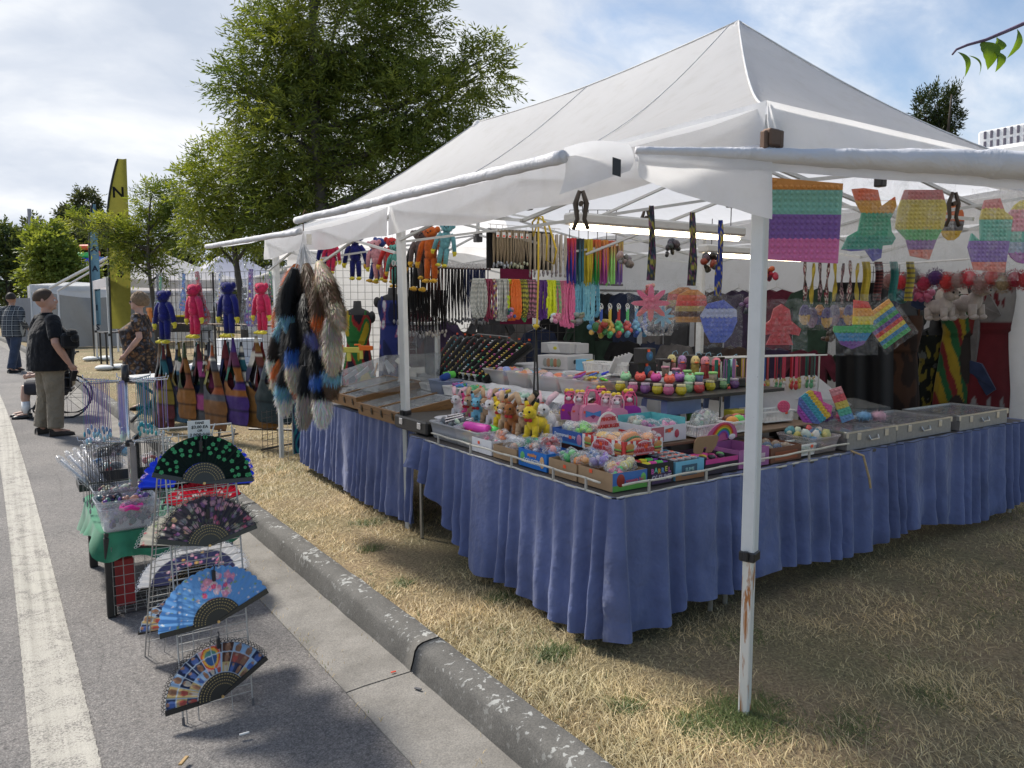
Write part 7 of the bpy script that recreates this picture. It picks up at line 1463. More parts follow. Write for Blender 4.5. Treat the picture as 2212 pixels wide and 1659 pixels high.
# ---- row of small plush animals
def animal(label,loc,rz,col,s_,ears,muz=None,eart=None,group='row of small plush animals',bow=None):
    t=thing('plush_animal',label,'plush animal',loc,rz,group,scale=s_);m=mat('fur',col);b=MB();E=[((0,.025,.065),(.036,.055,.036)),((0,-.02,.075),(.03,.03,.04))]
    for c,r in E: b.ball(c,r,12,8)
    strands(b,E,260,.008,int(loc[1]*100));b.build('body',m,t,True);b=MB();EH=[((0,-.045,.125),(.034,.034,.033))];b.ball(*EH[0],12,8);strands(b,EH,200,.007,3);hd=b.build('head',m,t,True)
    MB().ball((0,-.074,.113),(.016,.014,.013),8,6).build('muzzle',mat('fur',muz or col),hd,True);MB().ball((0,-.088,.117),(.005,.004,.004),6,5).build('nose',mat('plastic',(.45,.15,.18) if muz is None else (.02,.02,.02)),hd,True)
    for x in (-1,1):
        MB().ball((x*.019,-.072,.132),.006,8,6).build('eye',mat('plastic',(.01,.01,.01),rough=.1),hd,True)
        if ears == 'long': b=MB();b.tube([(x*.016,-.035,.15),(x*.03,-.02,.18),(x*.045,.01,.20),(x*.05,.03,.20)],[.010,.015,.014,.005],8)
        else: b=MB();b.tube([(x*.022,-.035,.145),(x*.034,-.03,.175),(x*.040,-.028,.192)],[.013,.010,.003],8)
        e=b.build('ear',mat('fur',eart or col) if ears == 'long' else m,hd,True)
        if ears == 'tip': MB().tube([(x*.035,-.03,.176),(x*.0405,-.028,.194)],[.0105,.003],8).build('ear_tip',mat('fur',(.02,.02,.02)),hd,True)
        for y in (-.03,.055): MB().tube([(x*.022,y,.06),(x*.026,y-.004,.012)],[.017,.016],8).ball((x*.026,y-.010,.010),(.016,.020,.012),8,6).build('leg',m,t,True)
    MB().ball((0,.08,.08),.014,8,6).build('tail',m,t,True)
    if bow: MB().ball((-.012,-.058,.09),(.014,.006,.010),8,6).ball((.012,-.058,.09),(.014,.006,.010),8,6).build('bow',mat('fabric',bow),t,True)
    sticker(t,(0,-.05,.160),(R(70),0,.3),.009);return t
WHT,TANF,YLW,BLU_,PNK_,BRW=(.72,.70,.70),(.48,.32,.19),(.80,.58,.03),(.20,.50,.66),(.70,.07,.25),(.36,.14,.04);AN=[(992,903,WHT,'long',None,(.7,.45,.5),'white bunny, leftmost in the plush row'),(1013,908,PNK_,'tip',None,None,'hot pink puppy with black ear tips'),(1023,909,TANF,'long',WHT,None,'small tan bunny behind the blue puppy'),(1035,913,BLU_,'tip',None,None,'sky blue puppy with black ear tips'),(1056,915,TANF,'long',WHT,TANF,'tan bunny with white muzzle right of the blue puppy'),(1070,922,WHT,'long',None,(.7,.45,.5),'white bunny beside the first yellow puppy'),(1084,926,YLW,'tip',None,None,'yellow puppy with black ear tips in mid row'),(1098,933,TANF,'long',WHT,TANF,'tan bunny between yellow and brown puppies'),(1112,937,BRW,'tip',None,None,'russet puppy with black ear tips and red bow'),(1134,942,TANF,'long',WHT,TANF,'upright tan bunny near the end of the plush row'),(1157,948,YLW,'tip',None,None,'large yellow puppy near the end of the plush row'),(1180,942,WHT,'long',None,(.75,.50,.55),'large white bunny at the end of the plush row')]
for i,(px,py,c_,er,mz,et,lab) in enumerate(AN): q=onz(px,py-3,.842);animal(lab,q,R(-62)+.25*math.sin(i*2.3),c_,1.0+.022*i,er,mz,et,bow=(.5,.04,.04) if er == 'tip' else None)
# ---- toy handbags with plush unicorns
def handbag(label,px,py,cb,cp,plushy=True,rz=-.75,s_=1.0,bow=False,z=.902):
    t=thing('toy_handbag',label,'handbag',onz(px,py,z),rz,'toy handbags with plush foals',scale=s_);m=mat('plastic',cb,rough=.45)
    out=[(-.06,0),(.06,0),(.064,.05),(.055,.085),(.03,.10),(-.03,.10),(-.055,.085),(-.064,.05)];MB().slab(out,-.032,.032).build('bag_body',m,t);MB().slab([(0,.022),(.018,.042),(.014,.055),(0,.047),(-.014,.055),(-.018,.042)],-.0345,-.032).build('heart_window',mat('plastic',(.25,.03,.12)),t)
    if bow: MB().slab([(-.042,.032),(0,.045),(.042,.032),(.042,.068),(0,.055),(-.042,.068)],-.037,-.0345).build('bow_badge',mat('plastic',(.08,.25,.55)),t)
    for y in (-.022,.022): MB().tube([(-.035,y,.085),(-.036,y,.14),(-.018,y,.175),(.018,y,.175),(.036,y,.14),(.035,y,.085)],.0042,6).build('handle',mat('plastic',tuple(min(1,v*1.15) for v in cp)),t,True)
    if plushy:
        f=mat('fur',cp);b=MB();b.ball((-.01,-.005,.10),(.032,.026,.03),10,7).ball((-.01,-.01,.142),(.030,.028,.028),12,8);b.build('foal',f,t,True);MB().ball((-.012,-.036,.134),(.017,.014,.013),8,6).build('muzzle',mat('fur',(.7,.66,.68)),t,True)
        for x in (-1,1): MB().ball((-.01+x*.016,-.032,.150),.0058,8,6).build('eye',mat('plastic',(.01,.01,.01),rough=.1),t,True);MB().ball((-.01+x*.026,0,.168),(.008,.005,.014),6,5).build('ear',f,t,True);MB().ball((-.01+x*.014,-.012,.182),(.016,.009,.012),8,6).build('bow_loop',mat('plastic',(.80,.58,.05)),t,True)
        MB().tube([(-.01,-.02,.165),(-.01,-.026,.185)],[.006,.001],6).build('horn',mat('fabric',(.55,.2,.3)),t)
    sticker(t,(-.045,-.034,.06),s_=.008);return t
MG,LP,HP=(.30,.02,.30),(.68,.25,.38),(.68,.10,.24)
handbag('purple toy handbag with hot pink foal, leftmost',1233,905,MG,HP);handbag('pale pink toy handbag with pink foal behind the bow bag',1256,908,LP,(.70,.40,.46));handbag('large pink toy handbag with blue bow',1278,912,LP,HP,False,-.45,1.12,True);handbag('hot pink toy handbag in the back row',1300,896,HP,HP,True,-.6);handbag('pink toy handbag with yellow bow foal right of the bow bag',1312,912,LP,(.70,.42,.48));handbag('light pink toy handbag with heart window in front',1332,916,LP,(.72,.45,.52),True,-.4);handbag('purple toy handbag with hot pink foal, rightmost',1358,914,MG,HP,True,-.35,1.1);handbag('plain rose toy handbag at the very back',1275,892,HP,HP,False,-.7)
o=tag(MB().slab([(.045*math.cos(k*.5236)*(1 if k % 2 else 1.1),.04+.045*math.sin(k*.5236)) for k in range(12)],-.003,.003).build('face_card',mat('plastic',(.70,.70,.72)),None,loc=onz(1385,905,.90),rot=(0,0,-.5)),'pale round-eared card toy behind the last handbag','card')
# ---- baskets and bins on the steps
YB={0: ('white slotted basket of coloured clips, farthest along the step',2.98,5.15),1: ('white slotted basket of spiral toys, second along the step',2.98,4.88),2: ('white slotted basket of chain toys, third along the step',2.99,4.60),3: ('white slotted basket of mint cards, nearest along the step',2.99,4.32)}
for i,(lab,x,y) in YB.items():
    basket(lab,(x,y,.907),R(90),.24,.20,.08)
    rr=random.Random(i);b=MB()
    for k in range(9): c=rr.choice([(.75,.1,.05),(.1,.45,.2),(.75,.55,.05),(.1,.3,.7),(.4,.1,.4)] if i < 3 else [(.45,.68,.55),(.6,.7,.65)]);a=rr.uniform(0,3);b.tube([(rr.uniform(-.06,.06),rr.uniform(-.07,.07),.05),(rr.uniform(-.06,.06),rr.uniform(-.08,.08),.095),(rr.uniform(-.06,.06),rr.uniform(-.08,.08),.06)],.012,6,col=c)
    o=b.build('small_toys',mat('plastic',None,vc=1),None,True,loc=(x,y,.907));tag(o,('heap of coloured clip toys in the farthest step basket','heap of spiral toys in the second step basket','heap of chain toys in the third step basket','stack of mint cards in the nearest step basket')[i],'toys');stuff(o)
basket('long white slotted basket in front of the ring board, far one',(3.0,5.60,.907),R(90),.26,.18,.065);basket('low white slotted basket of rubber bracelets under the ring board',(3.24,5.35,1.002),R(90),.30,.16,.06)
basket('cream slotted basket with bagged foal behind the plush row',(2.98,3.83,.842),R(60),.17,.16,.085,(.72,.68,.56));crumple('bagged blue and orange foal toy in the cream basket',(2.98,3.83,.90),.10,[(.75,.35,.05),(.15,.2,.5),(.7,.68,.66)],51,None)
tub('storage_tub','blue-tinted tub with green and navy cloth toys beside the wooden case',(2.99,5.42,.907),R(90),.24,.2,.11,(.45,.52,.66),[(.2,.3,.5)],16,d=.4,level=.6,nfill=20,fsize=.03)
b=MB();b.tube([(-.06,-.05,.12),(0,-.03,.14),(.05,.04,.13),(.03,.08,.12)],.03,8,col=(.03,.08,.35)).tube([(-.02,.0,.14),(.05,-.04,.15),(.08,.03,.14)],.03,8,col=(.15,.65,.10));tag(b.build('cloth_toy',mat('fabric',None,vc=1),None,True,loc=(2.99,5.42,.907)),'green and navy knotted cloth toy on the blue-tinted tub','toy')
FOAM=[(.75,.35,.30),(.30,.45,.65),(.70,.55,.35),(.65,.62,.6),(.7,.25,.15),(.45,.3,.5)]
for i,(lab,x,y,L_) in enumerate((('clear tub of striped foam toys by the ring board, far one',3.36,5.02,.30),('clear tub of striped foam toys, middle one',3.36,4.70,.28),('clear tub of pastel sponge toys behind the baskets',3.36,4.36,.34),('large clear tub of plastic toy weapons',3.36,3.98,.42))):
    tub('storage_tub',lab,(x,y,1.002),R(90),L_,.34,.115,(.75,.74,.74),FOAM,60+i,d=.30,level=.85,nfill=46,fsize=.034)
rr=random.Random(77);cl6=[((.15,.70,.06),'lime'),((.78,.78,.78),'white'),((.04,.06,.60),'royal blue'),((.75,.60,.06),'yellow'),((.06,.16,.62),'cobalt'),((.70,.25,.08),'orange'),((.28,.06,.42),'violet'),((.65,.05,.06),'red')]
for i,(c_,nm) in enumerate(cl6): b=MB().at((3.30+.04*(i % 3),3.83+.042*i,1.125+.012*(i % 3)),(R(80),rr.uniform(-.5,.5),rr.uniform(-1.2,-.2)));b.bbox(-.014,.014,-.007,.007,-.09,.05,.004).bbox(-.014,.04,-.006,.006,.02,.045,.004);b.m=Matrix.Identity(4);tag(b.build('toy_blaster',mat('plastic',c_)),f'{nm} plastic toy blaster on the large clear tub','toy','plastic toy blasters')
tag(MB().grid(lambda u,v: (3.10+.12*v+.02*math.sin(u*20),3.78+1.25*u,.96+.05*math.sin(v*2.6)+.01*noise.noise((u*14,v*4,1))),50,6).build('rolled_cloth',mat('fabric',(.68,.68,.70)),None,True),'white rolled cloth lying between the step baskets and tubs','cloth')
# boxes on the highest step
def pbox(label,px,py,w_,d,h_,col,rz=0,z=1.122,name='toy_box',extra=None):
    q=onz(px,py,z);t=thing(name,label,'box',q,rz);MB().bbox(-d/2,d/2,-w_/2,w_/2,0,h_,.004).build('carton',mat('plastic',col,rough=.5),t)
    if extra: extra(t,w_,d,h_)
    return t
def caterp(t,w_,d,h_):
    for k in range(5): MB().ball((-d/2-.002,-.07+.032*k,h_*.5),(.005,.022,.034),10,8).build('printed_toy',mat('plastic',((.25,.3,.2),(.4,.18,.1),(.2,.3,.22),(.35,.2,.12),(.28,.3,.28))[k]),t,True)
    MB().ball((.0,-w_/2-.002,h_*.55),(.018,.004,.018),10,8).build('printed_eye',BLACK,t,True);sticker(t,(.01,-w_/2-.003,h_*.5))
def frogp(t,w_,d,h_): MB().ball((-d/2-.002,0,h_*.5),(.004,.018,.014),10,8).build('printed_frog',mat('plastic',(.6,.55,.05)),t,True);MB().slab([(-.05,.01),(.05,.01),(.02,h_-.01),(-.08,h_-.01)],0,.001).build('printed_slash',mat('plastic',(.62,.62,.62)),t,loc=(-d/2-.0015,0,0),rot=(0,0,R(-90)))
pbox('grey carton printed with caterpillar toy, lower of two',1207,796,.30,.20,.105,(.50,.49,.49),.3,extra=caterp);pbox('grey carton with yellow frog print, upper of two',1212,762,.28,.18,.085,(.47,.46,.46),.35,z=1.228,extra=frogp);pbox('second grey carton stacked behind the frog carton',1246,763,.12,.18,.08,(.46,.45,.46),.3,z=1.224)
pbox('grey carton supporting the second frog carton',1252,792,.14,.18,.10,(.5,.5,.5),.3);pbox('light blue and yellow cube box',1262,800,.10,.09,.085,(.15,.42,.62),.25,extra=lambda t,w_,d,h_: face(t,'N',d/2,w_/2,-d/2,d/2,.0,h_,(.62,.52,.14)))
basket('white slotted basket of orange wafers on the highest step',onz(1297,806,1.122),.35,.17,.2,.085);basket('white slotted basket of boxed phones cases on the highest step',onz(1340,812,1.122),.35,.17,.2,.09)
for i in range(5): b=MB().at(onz(1318+9*i,806-2*i,1.15)+Vector((.02*i,.03*i,.0)),(.35,.25,.35));b.bbox(-.035,.035,-.005,.005,0,.12,.003);b.m=Matrix.Identity(4);o=b.build('boxed_gadget',mat('plastic',(.62,.62,.63)));tag(o,f'{("first", "second", "third", "fourth", "fifth")[i]} flat white gadget box standing in the basket','box','flat white gadget boxes')
def disc2(t,w_,d,h_):
    for x in ((-.055,.03) if w_ > .1 else (0,)): MB().ball((x,-w_/2-.002,h_*.5),(.030,.004,.034),14,8).build('printed_speaker',mat('plastic',(.5,.52,.55) if x < 0 else (.04,.12,.25)),t,True);MB().ball((x+.004,-w_/2-.004,h_*.5),(.013,.004,.015),12,8).build('printed_cone',mat('plastic',(.6,.5,.1) if x < 0 else (.03,.2,.4)),t,True)
    sticker(t,(-.01,-w_/2-.004,h_*.85))
def blkbox(label,px,py,L_,h_,z=1.122):
    q=onz(px,py,z);t=thing('speaker_box',label,'box',q,-.05,'black boxed gadgets');MB().bbox(-L_/2,L_/2,-.05,.05,0,h_,.004).build('carton',mat('plastic',(.02,.02,.022),rough=.4),t);disc2(t,.1,L_,h_);return t
blkbox('black speaker box with glowing discs, front of the row',1388,815,.17,.105);blkbox('black speaker box on top of the row',1392,784,.11,.10,1.230)
for i in range(4):
    q=onz(1428+32*i,806-5*i,1.10);t=thing('speaker_box',f'black box with torn grey label, {("first", "second", "third", "fourth")[i]} behind the slime jars','box',q,-.05,'black boxed gadgets');MB().bbox(-.06,.06,-.05,.05,0,.11,.004).build('carton',mat('plastic',(.022,.02,.02)),t);MB().slab([(-.035,.02),(.04,.01),(.045,.085),(.01,.08),(-.03,.095)],-.052,-.0505).build('torn_label',mat('plastic',(.42,.40,.38),rough=.8),t)
# ---- ring display board
t=thing('ring_board','large slanted black board of rings and bracelets','display board',(3.16,5.05,1.0));vel=mat('fabric',(.010,.010,.011));A_,B_,C_,D_=Vector((0,0,0)),Vector((0,1.02,0)),Vector((.48,1.40,.30)),Vector((.48,.02,.28))
def bd(u,v): return A_.lerp(B_,u).lerp(D_.lerp(C_,u),v)
MB().grid(lambda u,v: bd(u,v)-Vector((0,0,.012)),8,6).build('board',vel,t)
nr=11
for k in range(nr):
    MB().tube([bd((k+.5)/nr,.01+.98*i/12)+Vector((-.008,0,.016)) for i in range(13)],[.030]*13,8).build('velvet_roll',vel,t,True)
rr=random.Random(9);g_=MB();ringcols=[(.55,.42,.10),(.6,.6,.62),(.1,.35,.45),(.45,.05,.05),(.6,.5,.2),(.65,.65,.66),(.1,.3,.1)]
for k in range(nr):
    for j in range(17):
        if rr.random() < .12: continue
        p=bd((k+.5)/nr,.05+.92*j/17)+Vector((-.03,-.0,.042));c=rr.choice(ringcols if k > 3 else ringcols[:1]*2+[(.1,.4,.2),(.6,.15,.05),(.5,.1,.3),(.6,.6,.6)]);w_=.008 if k > 4 else .014;g_.ball(p,(w_*.7,w_*1.25,w_*.55),7,5,col=c);g_.tube([p+Vector((-.012,-.010,-.012)),p,p+Vector((.004,.012,.006))],.0025,4,col=c)
stuff(g_.build('rings',mat('metal',None,vc=1,met=.6,rough=.25),t,True))
for k in range(9): sticker(t,bd((k+.6)/9.2,1.0)+Vector((.0,0,.05)),(0,0,R(-60)),.010)
MB().tube([(.47,.3,.29),(.49,.45,.34),(.49,.95,.35),(.47,1.1,.30)],.012,8).build('carry_handle',BLACK,t)
# ---- wooden display cases with glazed lids
def woodcase(label,y0,y1,zf,zb_,seed,x0=2.385,L_=.60):
    W_=y1-y0;tilt=math.atan2(zb_-zf,L_);t=thing('wooden_case',label,'display case',(x0,y0,zf-.10),rot=(0,-tilt,0),group='wooden glazed display cases');wd=mat('wood',(.24,.125,.045),st=(3,3,22));h_=.10
    for (bx,nm) in (((0,.014,0,W_,.0,.058),'front_board'),((0,.014,0,W_,.060,h_),'lid_board'),((L_-.014,L_,0,W_,0,h_),'rear_board'),((.0145,L_-.0145,0,.014,0,.058),'side_board'),((.0145,L_-.0145,0,.014,.060,h_),'lid_side'),((.0145,L_-.0145,W_-.014,W_,0,h_),'side_board'),((.0145,L_-.0145,W_/2-.010,W_/2+.010,.085,h_-.001),'lid_rail'),((.0145,L_-.0145,.0145,W_-.0145,0,.01),'bottom_board')): MB().bbox(*bx,.002).build(nm,wd,t)
    for y in (.014,W_/2+.010): MB().box(.015,L_-.015,y+.001,y+W_/2-.026,.088,.091).build('glass_pane',mat('clear',(.55,.57,.58),d=.12,rough=.05),t)
    MB().box(.0145,L_-.0145,.0145,W_-.0145,.012,.05).build('lining',mat('fabric',(.05,.055,.06)),t);rr=random.Random(seed);b=MB()
    for k in range(90): b.ball((rr.uniform(.03,L_-.03),rr.uniform(.03,W_-.03),.058),(rr.uniform(.006,.02),rr.uniform(.006,.02),.008),6,5,col=rr.choice([(.12,.13,.15),(.3,.32,.33),(.2,.17,.13),(.08,.1,.12),(.4,.4,.38),(.15,.2,.12)]))
    stuff(b.build('trinkets',mat('metal',None,vc=1,met=.4),t,True))
    for y in (W_*.12,W_*.38,W_*.62,W_*.88): MB().bbox(-.006,-.0005,y-.014,y+.014,.03,.085,.002).bbox(-.010,-.006,y-.008,y+.008,.045,.062,.001).build('latch',mat('metal',(.10,.075,.05),rough=.6,met=.5),t)
    return t
woodcase('wooden glazed display case nearest the tent leg',5.03,5.79,.835,.93,1);woodcase('wooden glazed display case behind the first one',5.80,6.50,.87,.98,2)
tag(MB().bbox(0,.45,0,1.4,0,.075,.004).build('support_box',mat('wood',(.05,.035,.03)),None,loc=(2.72,5.05,.737)),'dark wedge box raising the backs of the wooden cases','box')
t=thing('salesman_case','black hard case with chrome latches behind the tent leg','case',(2.33,4.50,.737));MB().bbox(0,.50,0,.50,0,.095,.012).build('case_body',mat('plastic',(.018,.016,.015)),t)
for y in (.1,.38): MB().bbox(-.008,0,y-.025,y+.025,.035,.08,.003).build('latch',chrome,t)
t=thing('acrylic_case','clear acrylic slanted case of small packets at the far end','display case',(2.45,5.35,.98));q0,q1,q2,q3=Vector((.02,1.35,-.06)),Vector((.02,.25,-.06)),Vector((.10,.25,.24)),Vector((.05,1.32,.02))
MB().add([q0,q1,q2,q3,q0+Vector((.55,0,.0)),q1+Vector((.55,0,.0)),q2+Vector((.50,0,0)),q3+Vector((.5,0,0))],[(0,1,2,3),(3,2,6,7),(1,5,6,2),(4,7,6,5)]).build('acrylic_shell',mat('clear',(.60,.62,.63),d=.16,rough=.06),t)
for i in range(8):
    y=6.55-.14*i;b=MB().at((2.62+.05*(i % 2),y-.02,.99+.022*i),(.5,.9,.4*i));b.bbox(-.02,.02,-.006,.006,-.07,.07,.003);b.m=Matrix.Identity(4);tag(b.build('small_packet',mat('plastic',((.5,.5,.52),(.55,.35,.38),(.6,.6,.6),(.3,.3,.32),(.5,.25,.05),(.58,.6,.62),(.4,.42,.44),(.55,.55,.5))[i])),f'{("silver", "pinkish", "white", "grey", "amber", "pale blue", "slate", "cream")[i]} packet inside the slanted acrylic case','packet','packets in the acrylic case')
# ================================================================== things hanging in the stall
FX=FPX
rod=mat('metal',(.16,.16,.17),rough=.5,met=.5)
tag(MB().cyl((2.98,5.0,1.80),(4.52,5.0,1.795),.011,.011,8).build('hanging_rod',rod),'grey pipe carrying the bright bead necklaces','rod');tag(MB().cyl((4.05,5.15,1.75),(5.1,5.15,1.75),.011,.011,8).build('hanging_rod',rod),'grey pipe carrying the rubber key rings','rod')
tag(MB().cyl((2.6,5.62,1.93),(3.55,5.62,1.93),.010,.010,8).build('hanging_rod',mat('wood',(.10,.04,.03))),'dark wooden rail carrying the black cord pendants','rod')
def loopmesh(L_,w_,r,cols,seed,bump=.35):
    b=MB();n=44;pts=[];rs=[];cc=[];rr=random.Random(seed)
    for i in range(n):
        a=2*math.pi*i/n;pts.append((w_*math.sin(a)*(1+.5*max(0,-math.cos(a)))*.8,.004*math.sin(3*a+seed),-L_/2+L_/2*math.cos(a)));rs.append(r*(1+bump*(1 if i % 2 else -1)*rr.uniform(.5,1)));cc.append(cols[i % len(cols)])
    b.tube(pts,rs,6,closed=True,cols=cc);return b
GYW=[(.55,.55,.52),(.3,.32,.3)];NK=[(1032,'white and grey speckled',GYW,5,.0085),(1054,'maroon',[(.22,.02,.06)],3,.007),(1065,'maroon, white and gold',[(.25,.03,.06),(.6,.55,.45),(.5,.35,.05),(.05,.03,.2)],2,.008),(1082,'pale grey shell',GYW,5,.0085),(1097,'neon lime',[(.55,.72,.03)],2,.007),(1108,'bright orange',[(.75,.16,.02)],4,.0085),(1124,'yellow and black striped',[(.5,.48,.05),(.02,.02,.02)],4,.009),(1131,'slim green',[(.05,.35,.1)],1,.005),(1145,'pink and black striped',[(.6,.25,.36),(.02,.015,.02)],4,.010),
      (1171,'deep purple',[(.09,.02,.2)],3,.008),(1185,'neon yellow',[(.68,.78,.02)],5,.009),(1199,'mint and coral',[(.08,.5,.2),(.5,.4,.3)],3,.006),(1209,'thin rose',[(.6,.2,.3)],3,.006),(1222,'bubblegum pink',[(.72,.16,.34)],6,.008),(1242,'sky blue',[(.14,.42,.58)],6,.008),(1262,'pale turquoise',[(.2,.5,.62)],6,.0075),(1287,'single light blue',[(.16,.45,.6)],1,.0085)]
for k,(px,nm,cols,n_,r_) in enumerate(NK):
    x0=ony(px,612,5.0).x;L_=.30*(1.05 if k % 2 else .96)*(1.16 if 'rose' in nm or 'bubble' in nm else 1);f=None
    n_=int(n_*1.7+.3)
    for i in range(n_):
        p=(x0+(i-n_/2)*.0105,4.99-.004*i,1.815);lab=f'{nm} bead necklace hanging from the grey pipe'
        if f is None: f=loopmesh(L_,.026,r_,cols,k).build('bead_necklace',mat('plastic',None,vc=1),None,True,loc=p);tag(f,lab,'necklace','bead necklaces on the grey pipe')
        else: o=f.copy();COL.objects.link(o);o.location=p;o.rotation_euler=(0,0,rnd.uniform(-.7,.7));o.scale=(1,1,rnd.uniform(.94,1.05))
def strandset(labels,x0,x1,Y,z,L_,n,cols,r_,grp,pend=None,name='necklace',cat='necklace',tip=None,loop=None,vary=.06):
    fs={}
    for i in range(n):
        u=(i+.5)/n;k=int(u*len(labels)) if vary >= 0 else i % len(labels);p=(x0+(x1-x0)*u,Y+.03*math.sin(i*2.1),z)
        if k not in fs:
            t=thing(name,labels[k],cat,p,0,grp);c=cols[k];w_=.008;b=MB();b.tube([(-w_*.4,0,.0),(-w_,0,-L_*.5),(0,0,-L_),(w_,.003,-L_*.5),(w_*.4,0,0)],r_,5,cols=[c,tip or c,tip or c,c,c]);b.build('cord',mat('fabric',None,vc=1),t)
            if pend: MB().ball((0,0,-L_-.012),(.010,.007,.016),8,6).build('pendant',mat('metal',pend[k % len(pend)],met=.3),t,True)
            if loop: MB().tube([(.014*math.cos(a),0,.03+.022*math.sin(a)) for a in [j*.785 for j in range(8)]],.003,5,closed=True).build('loop',mat('plastic',loop),t)
            fs[k]=t
        else: o=dup(fs[k],p,rnd.uniform(-.6,.6));o.scale=(1,1,rnd.uniform(1-abs(vary),1+abs(vary)))
PD=[(.3,.3,.31),(.5,.45,.4),(.12,.12,.13)]
strandset(['black cord pendant at the far end of the wooden rail','brown cord pendant on the wooden rail','black cord pendant with pale charm on the wooden rail','dark blue cord pendant at the near end of the wooden rail'],2.62,3.5,5.60,1.92,.42,84,[(.012,.012,.013),(.06,.02,.015),(.014,.014,.016),(.02,.03,.09)],.0035,'cord pendants on the wooden rail',PD,'cord_pendant','pendant',loop=(.68,.67,.66))
strandset(['long black cord pendant by the tent leg','black cord pendant with dark stone by the tent leg'],2.62,3.05,5.5,1.74,.34,44,[(.012,.012,.013),(.015,.013,.013)],.004,'long cord pendants by the tent leg',PD,'cord_pendant','pendant')
t=thing('necklace_board','black board of hemp necklaces under the eave','display board',(3.12,4.98,1.90));MB().bbox(0,.62,0,.02,0,.30,.003).build('board',mat('fabric',(.012,.012,.013)),t)
for z in (.30,.33): MB().tube([(-.01,-.03,z),(.68,-.03,z)],.003,5).build('rail_wire',WHITE,t)
for i in range(12): MB().tube([(.055*i+.01,-.03,.33),(.055*i+.01,-.03,.30),(.055*i+.01,.0,.30)],.0025,4).build('rung',WHITE,t)
HM=(.33,.26,.17);strandset(['tan hemp necklace with glass bead on the black board','natural hemp necklace on the black board'],3.15,3.45,4.94,2.19,.25,30,[HM,(.36,.29,.2)],.0042,'hemp necklaces',name='hemp_necklace',pend=[(.35,.38,.42),(.4,.42,.3)]);strandset(['chunky braided hemp necklace with shells','pale braided hemp necklace beside the yellow rope'],3.48,3.82,4.93,2.18,.30,24,[(.42,.36,.27),(.48,.43,.36)],.0075,'hemp necklaces',name='hemp_necklace',pend=[(.3,.28,.3)])
for i in range(6): o=MB().bbox(-.014,.014,-.001,.001,-.02,.02,.0004).build('price_tag',WHITE,None,loc=(3.17+.055*i,4.91,2.15));MB().bbox(-.009,.009,-.002,-.001,-.016,-.002,.0002).build('price_sticker',STK,o);tag(o,f'{("first", "second", "third", "fourth", "fifth", "sixth")[i]} white price tag on the hemp necklaces','tag','price tags on the hemp necklaces')
BRc=[((.6,.06,.05),(.03,.04,.3),'red and navy'),((.04,.04,.05),(.05,.2,.25),'black'),((.5,.4,.05),(.6,.5,.04),'yellow'),((.6,.12,.05),(.02,.28,.06),'orange and green'),((.6,.25,.04),(.35,.06,.3),'red and violet'),((.6,.12,.08),(.3,.7,.2),'coral and lime'),((.5,.35,.06),(.2,.12,.4),'gold and lilac')]
for k,(c0,c1,nm) in enumerate(BRc): strandset([f'{nm} braided tassel bracelet hanging under the light'],3.86+.085*k,3.94+.085*k,4.93,2.16,.36,8,[c0],.0075,'braided tassel bracelets',name='bracelet',cat='bracelet',tip=c1)
for k,(nm,c) in enumerate((('blue',(.04,.1,.45)),('yellow',(.65,.5,.06)),('red',(.5,.04,.04)),('green',(.06,.5,.12)),('sky blue',(.12,.35,.6)),('royal blue',(.03,.12,.5)))):
    p=ony(1300+19*k,668,4.9);t=thing('key_ring',f'{nm} rubber key ring with chunky charm below the necklaces','key ring',p,group='rubber key rings');MB().bbox(-.010,.010,-.003,.003,-.11,0,.002).build('strap',mat('plastic',c),t);b=MB()
    for q in range(5): b.ball((.022*math.sin(q*2.4),.01*math.cos(q),-.15-.022*(q-1.5)),.024,8,6,col=((.12,.35,.6),(.65,.4,.1),(.1,.5,.2),(.6,.1,.1),(.2,.45,.65),(.05,.12,.45))[(k+q//4) % 6])
    b.build('charm',mat('plastic',None,vc=1),t,True);MB().tube([(.014*math.cos(a*.785),0,.02+.02*math.sin(a*.785)) for a in range(8)],.003,5,closed=True).build('loop',WHITE,t);dup(t,p+Vector((.03,.05,-.02)),.4);dup(t,p+Vector((-.03,.09,.01)),-.5)
# fluorescent fixtures, lit
for i,(x0,x1,Y,z,lab) in enumerate(((2.60,4.02,3.32,2.055,'lit fluorescent tube fixture with white housing over the toy table'),(4.3,5.5,3.9,2.0,'lit fluorescent fixture further inside the stall'))):
    t=thing('tube_light',lab,'light',(x0,Y,z));MB().bbox(0,x1-x0,-.05,.05,0,.06,.012).build('housing',mat('paint',(.62,.62,.60)),t);MB().bbox(.02,x1-x0-.02,-.02,.02,-.028,-.002,.01).build('tube',mat('glow',(1,.82,.56),e=5.5),t)
    for x in (.1,x1-x0-.1): MB().tube([(x,0,.06),(x,0,.25)],.003,4).build('cord',BLACK,t)
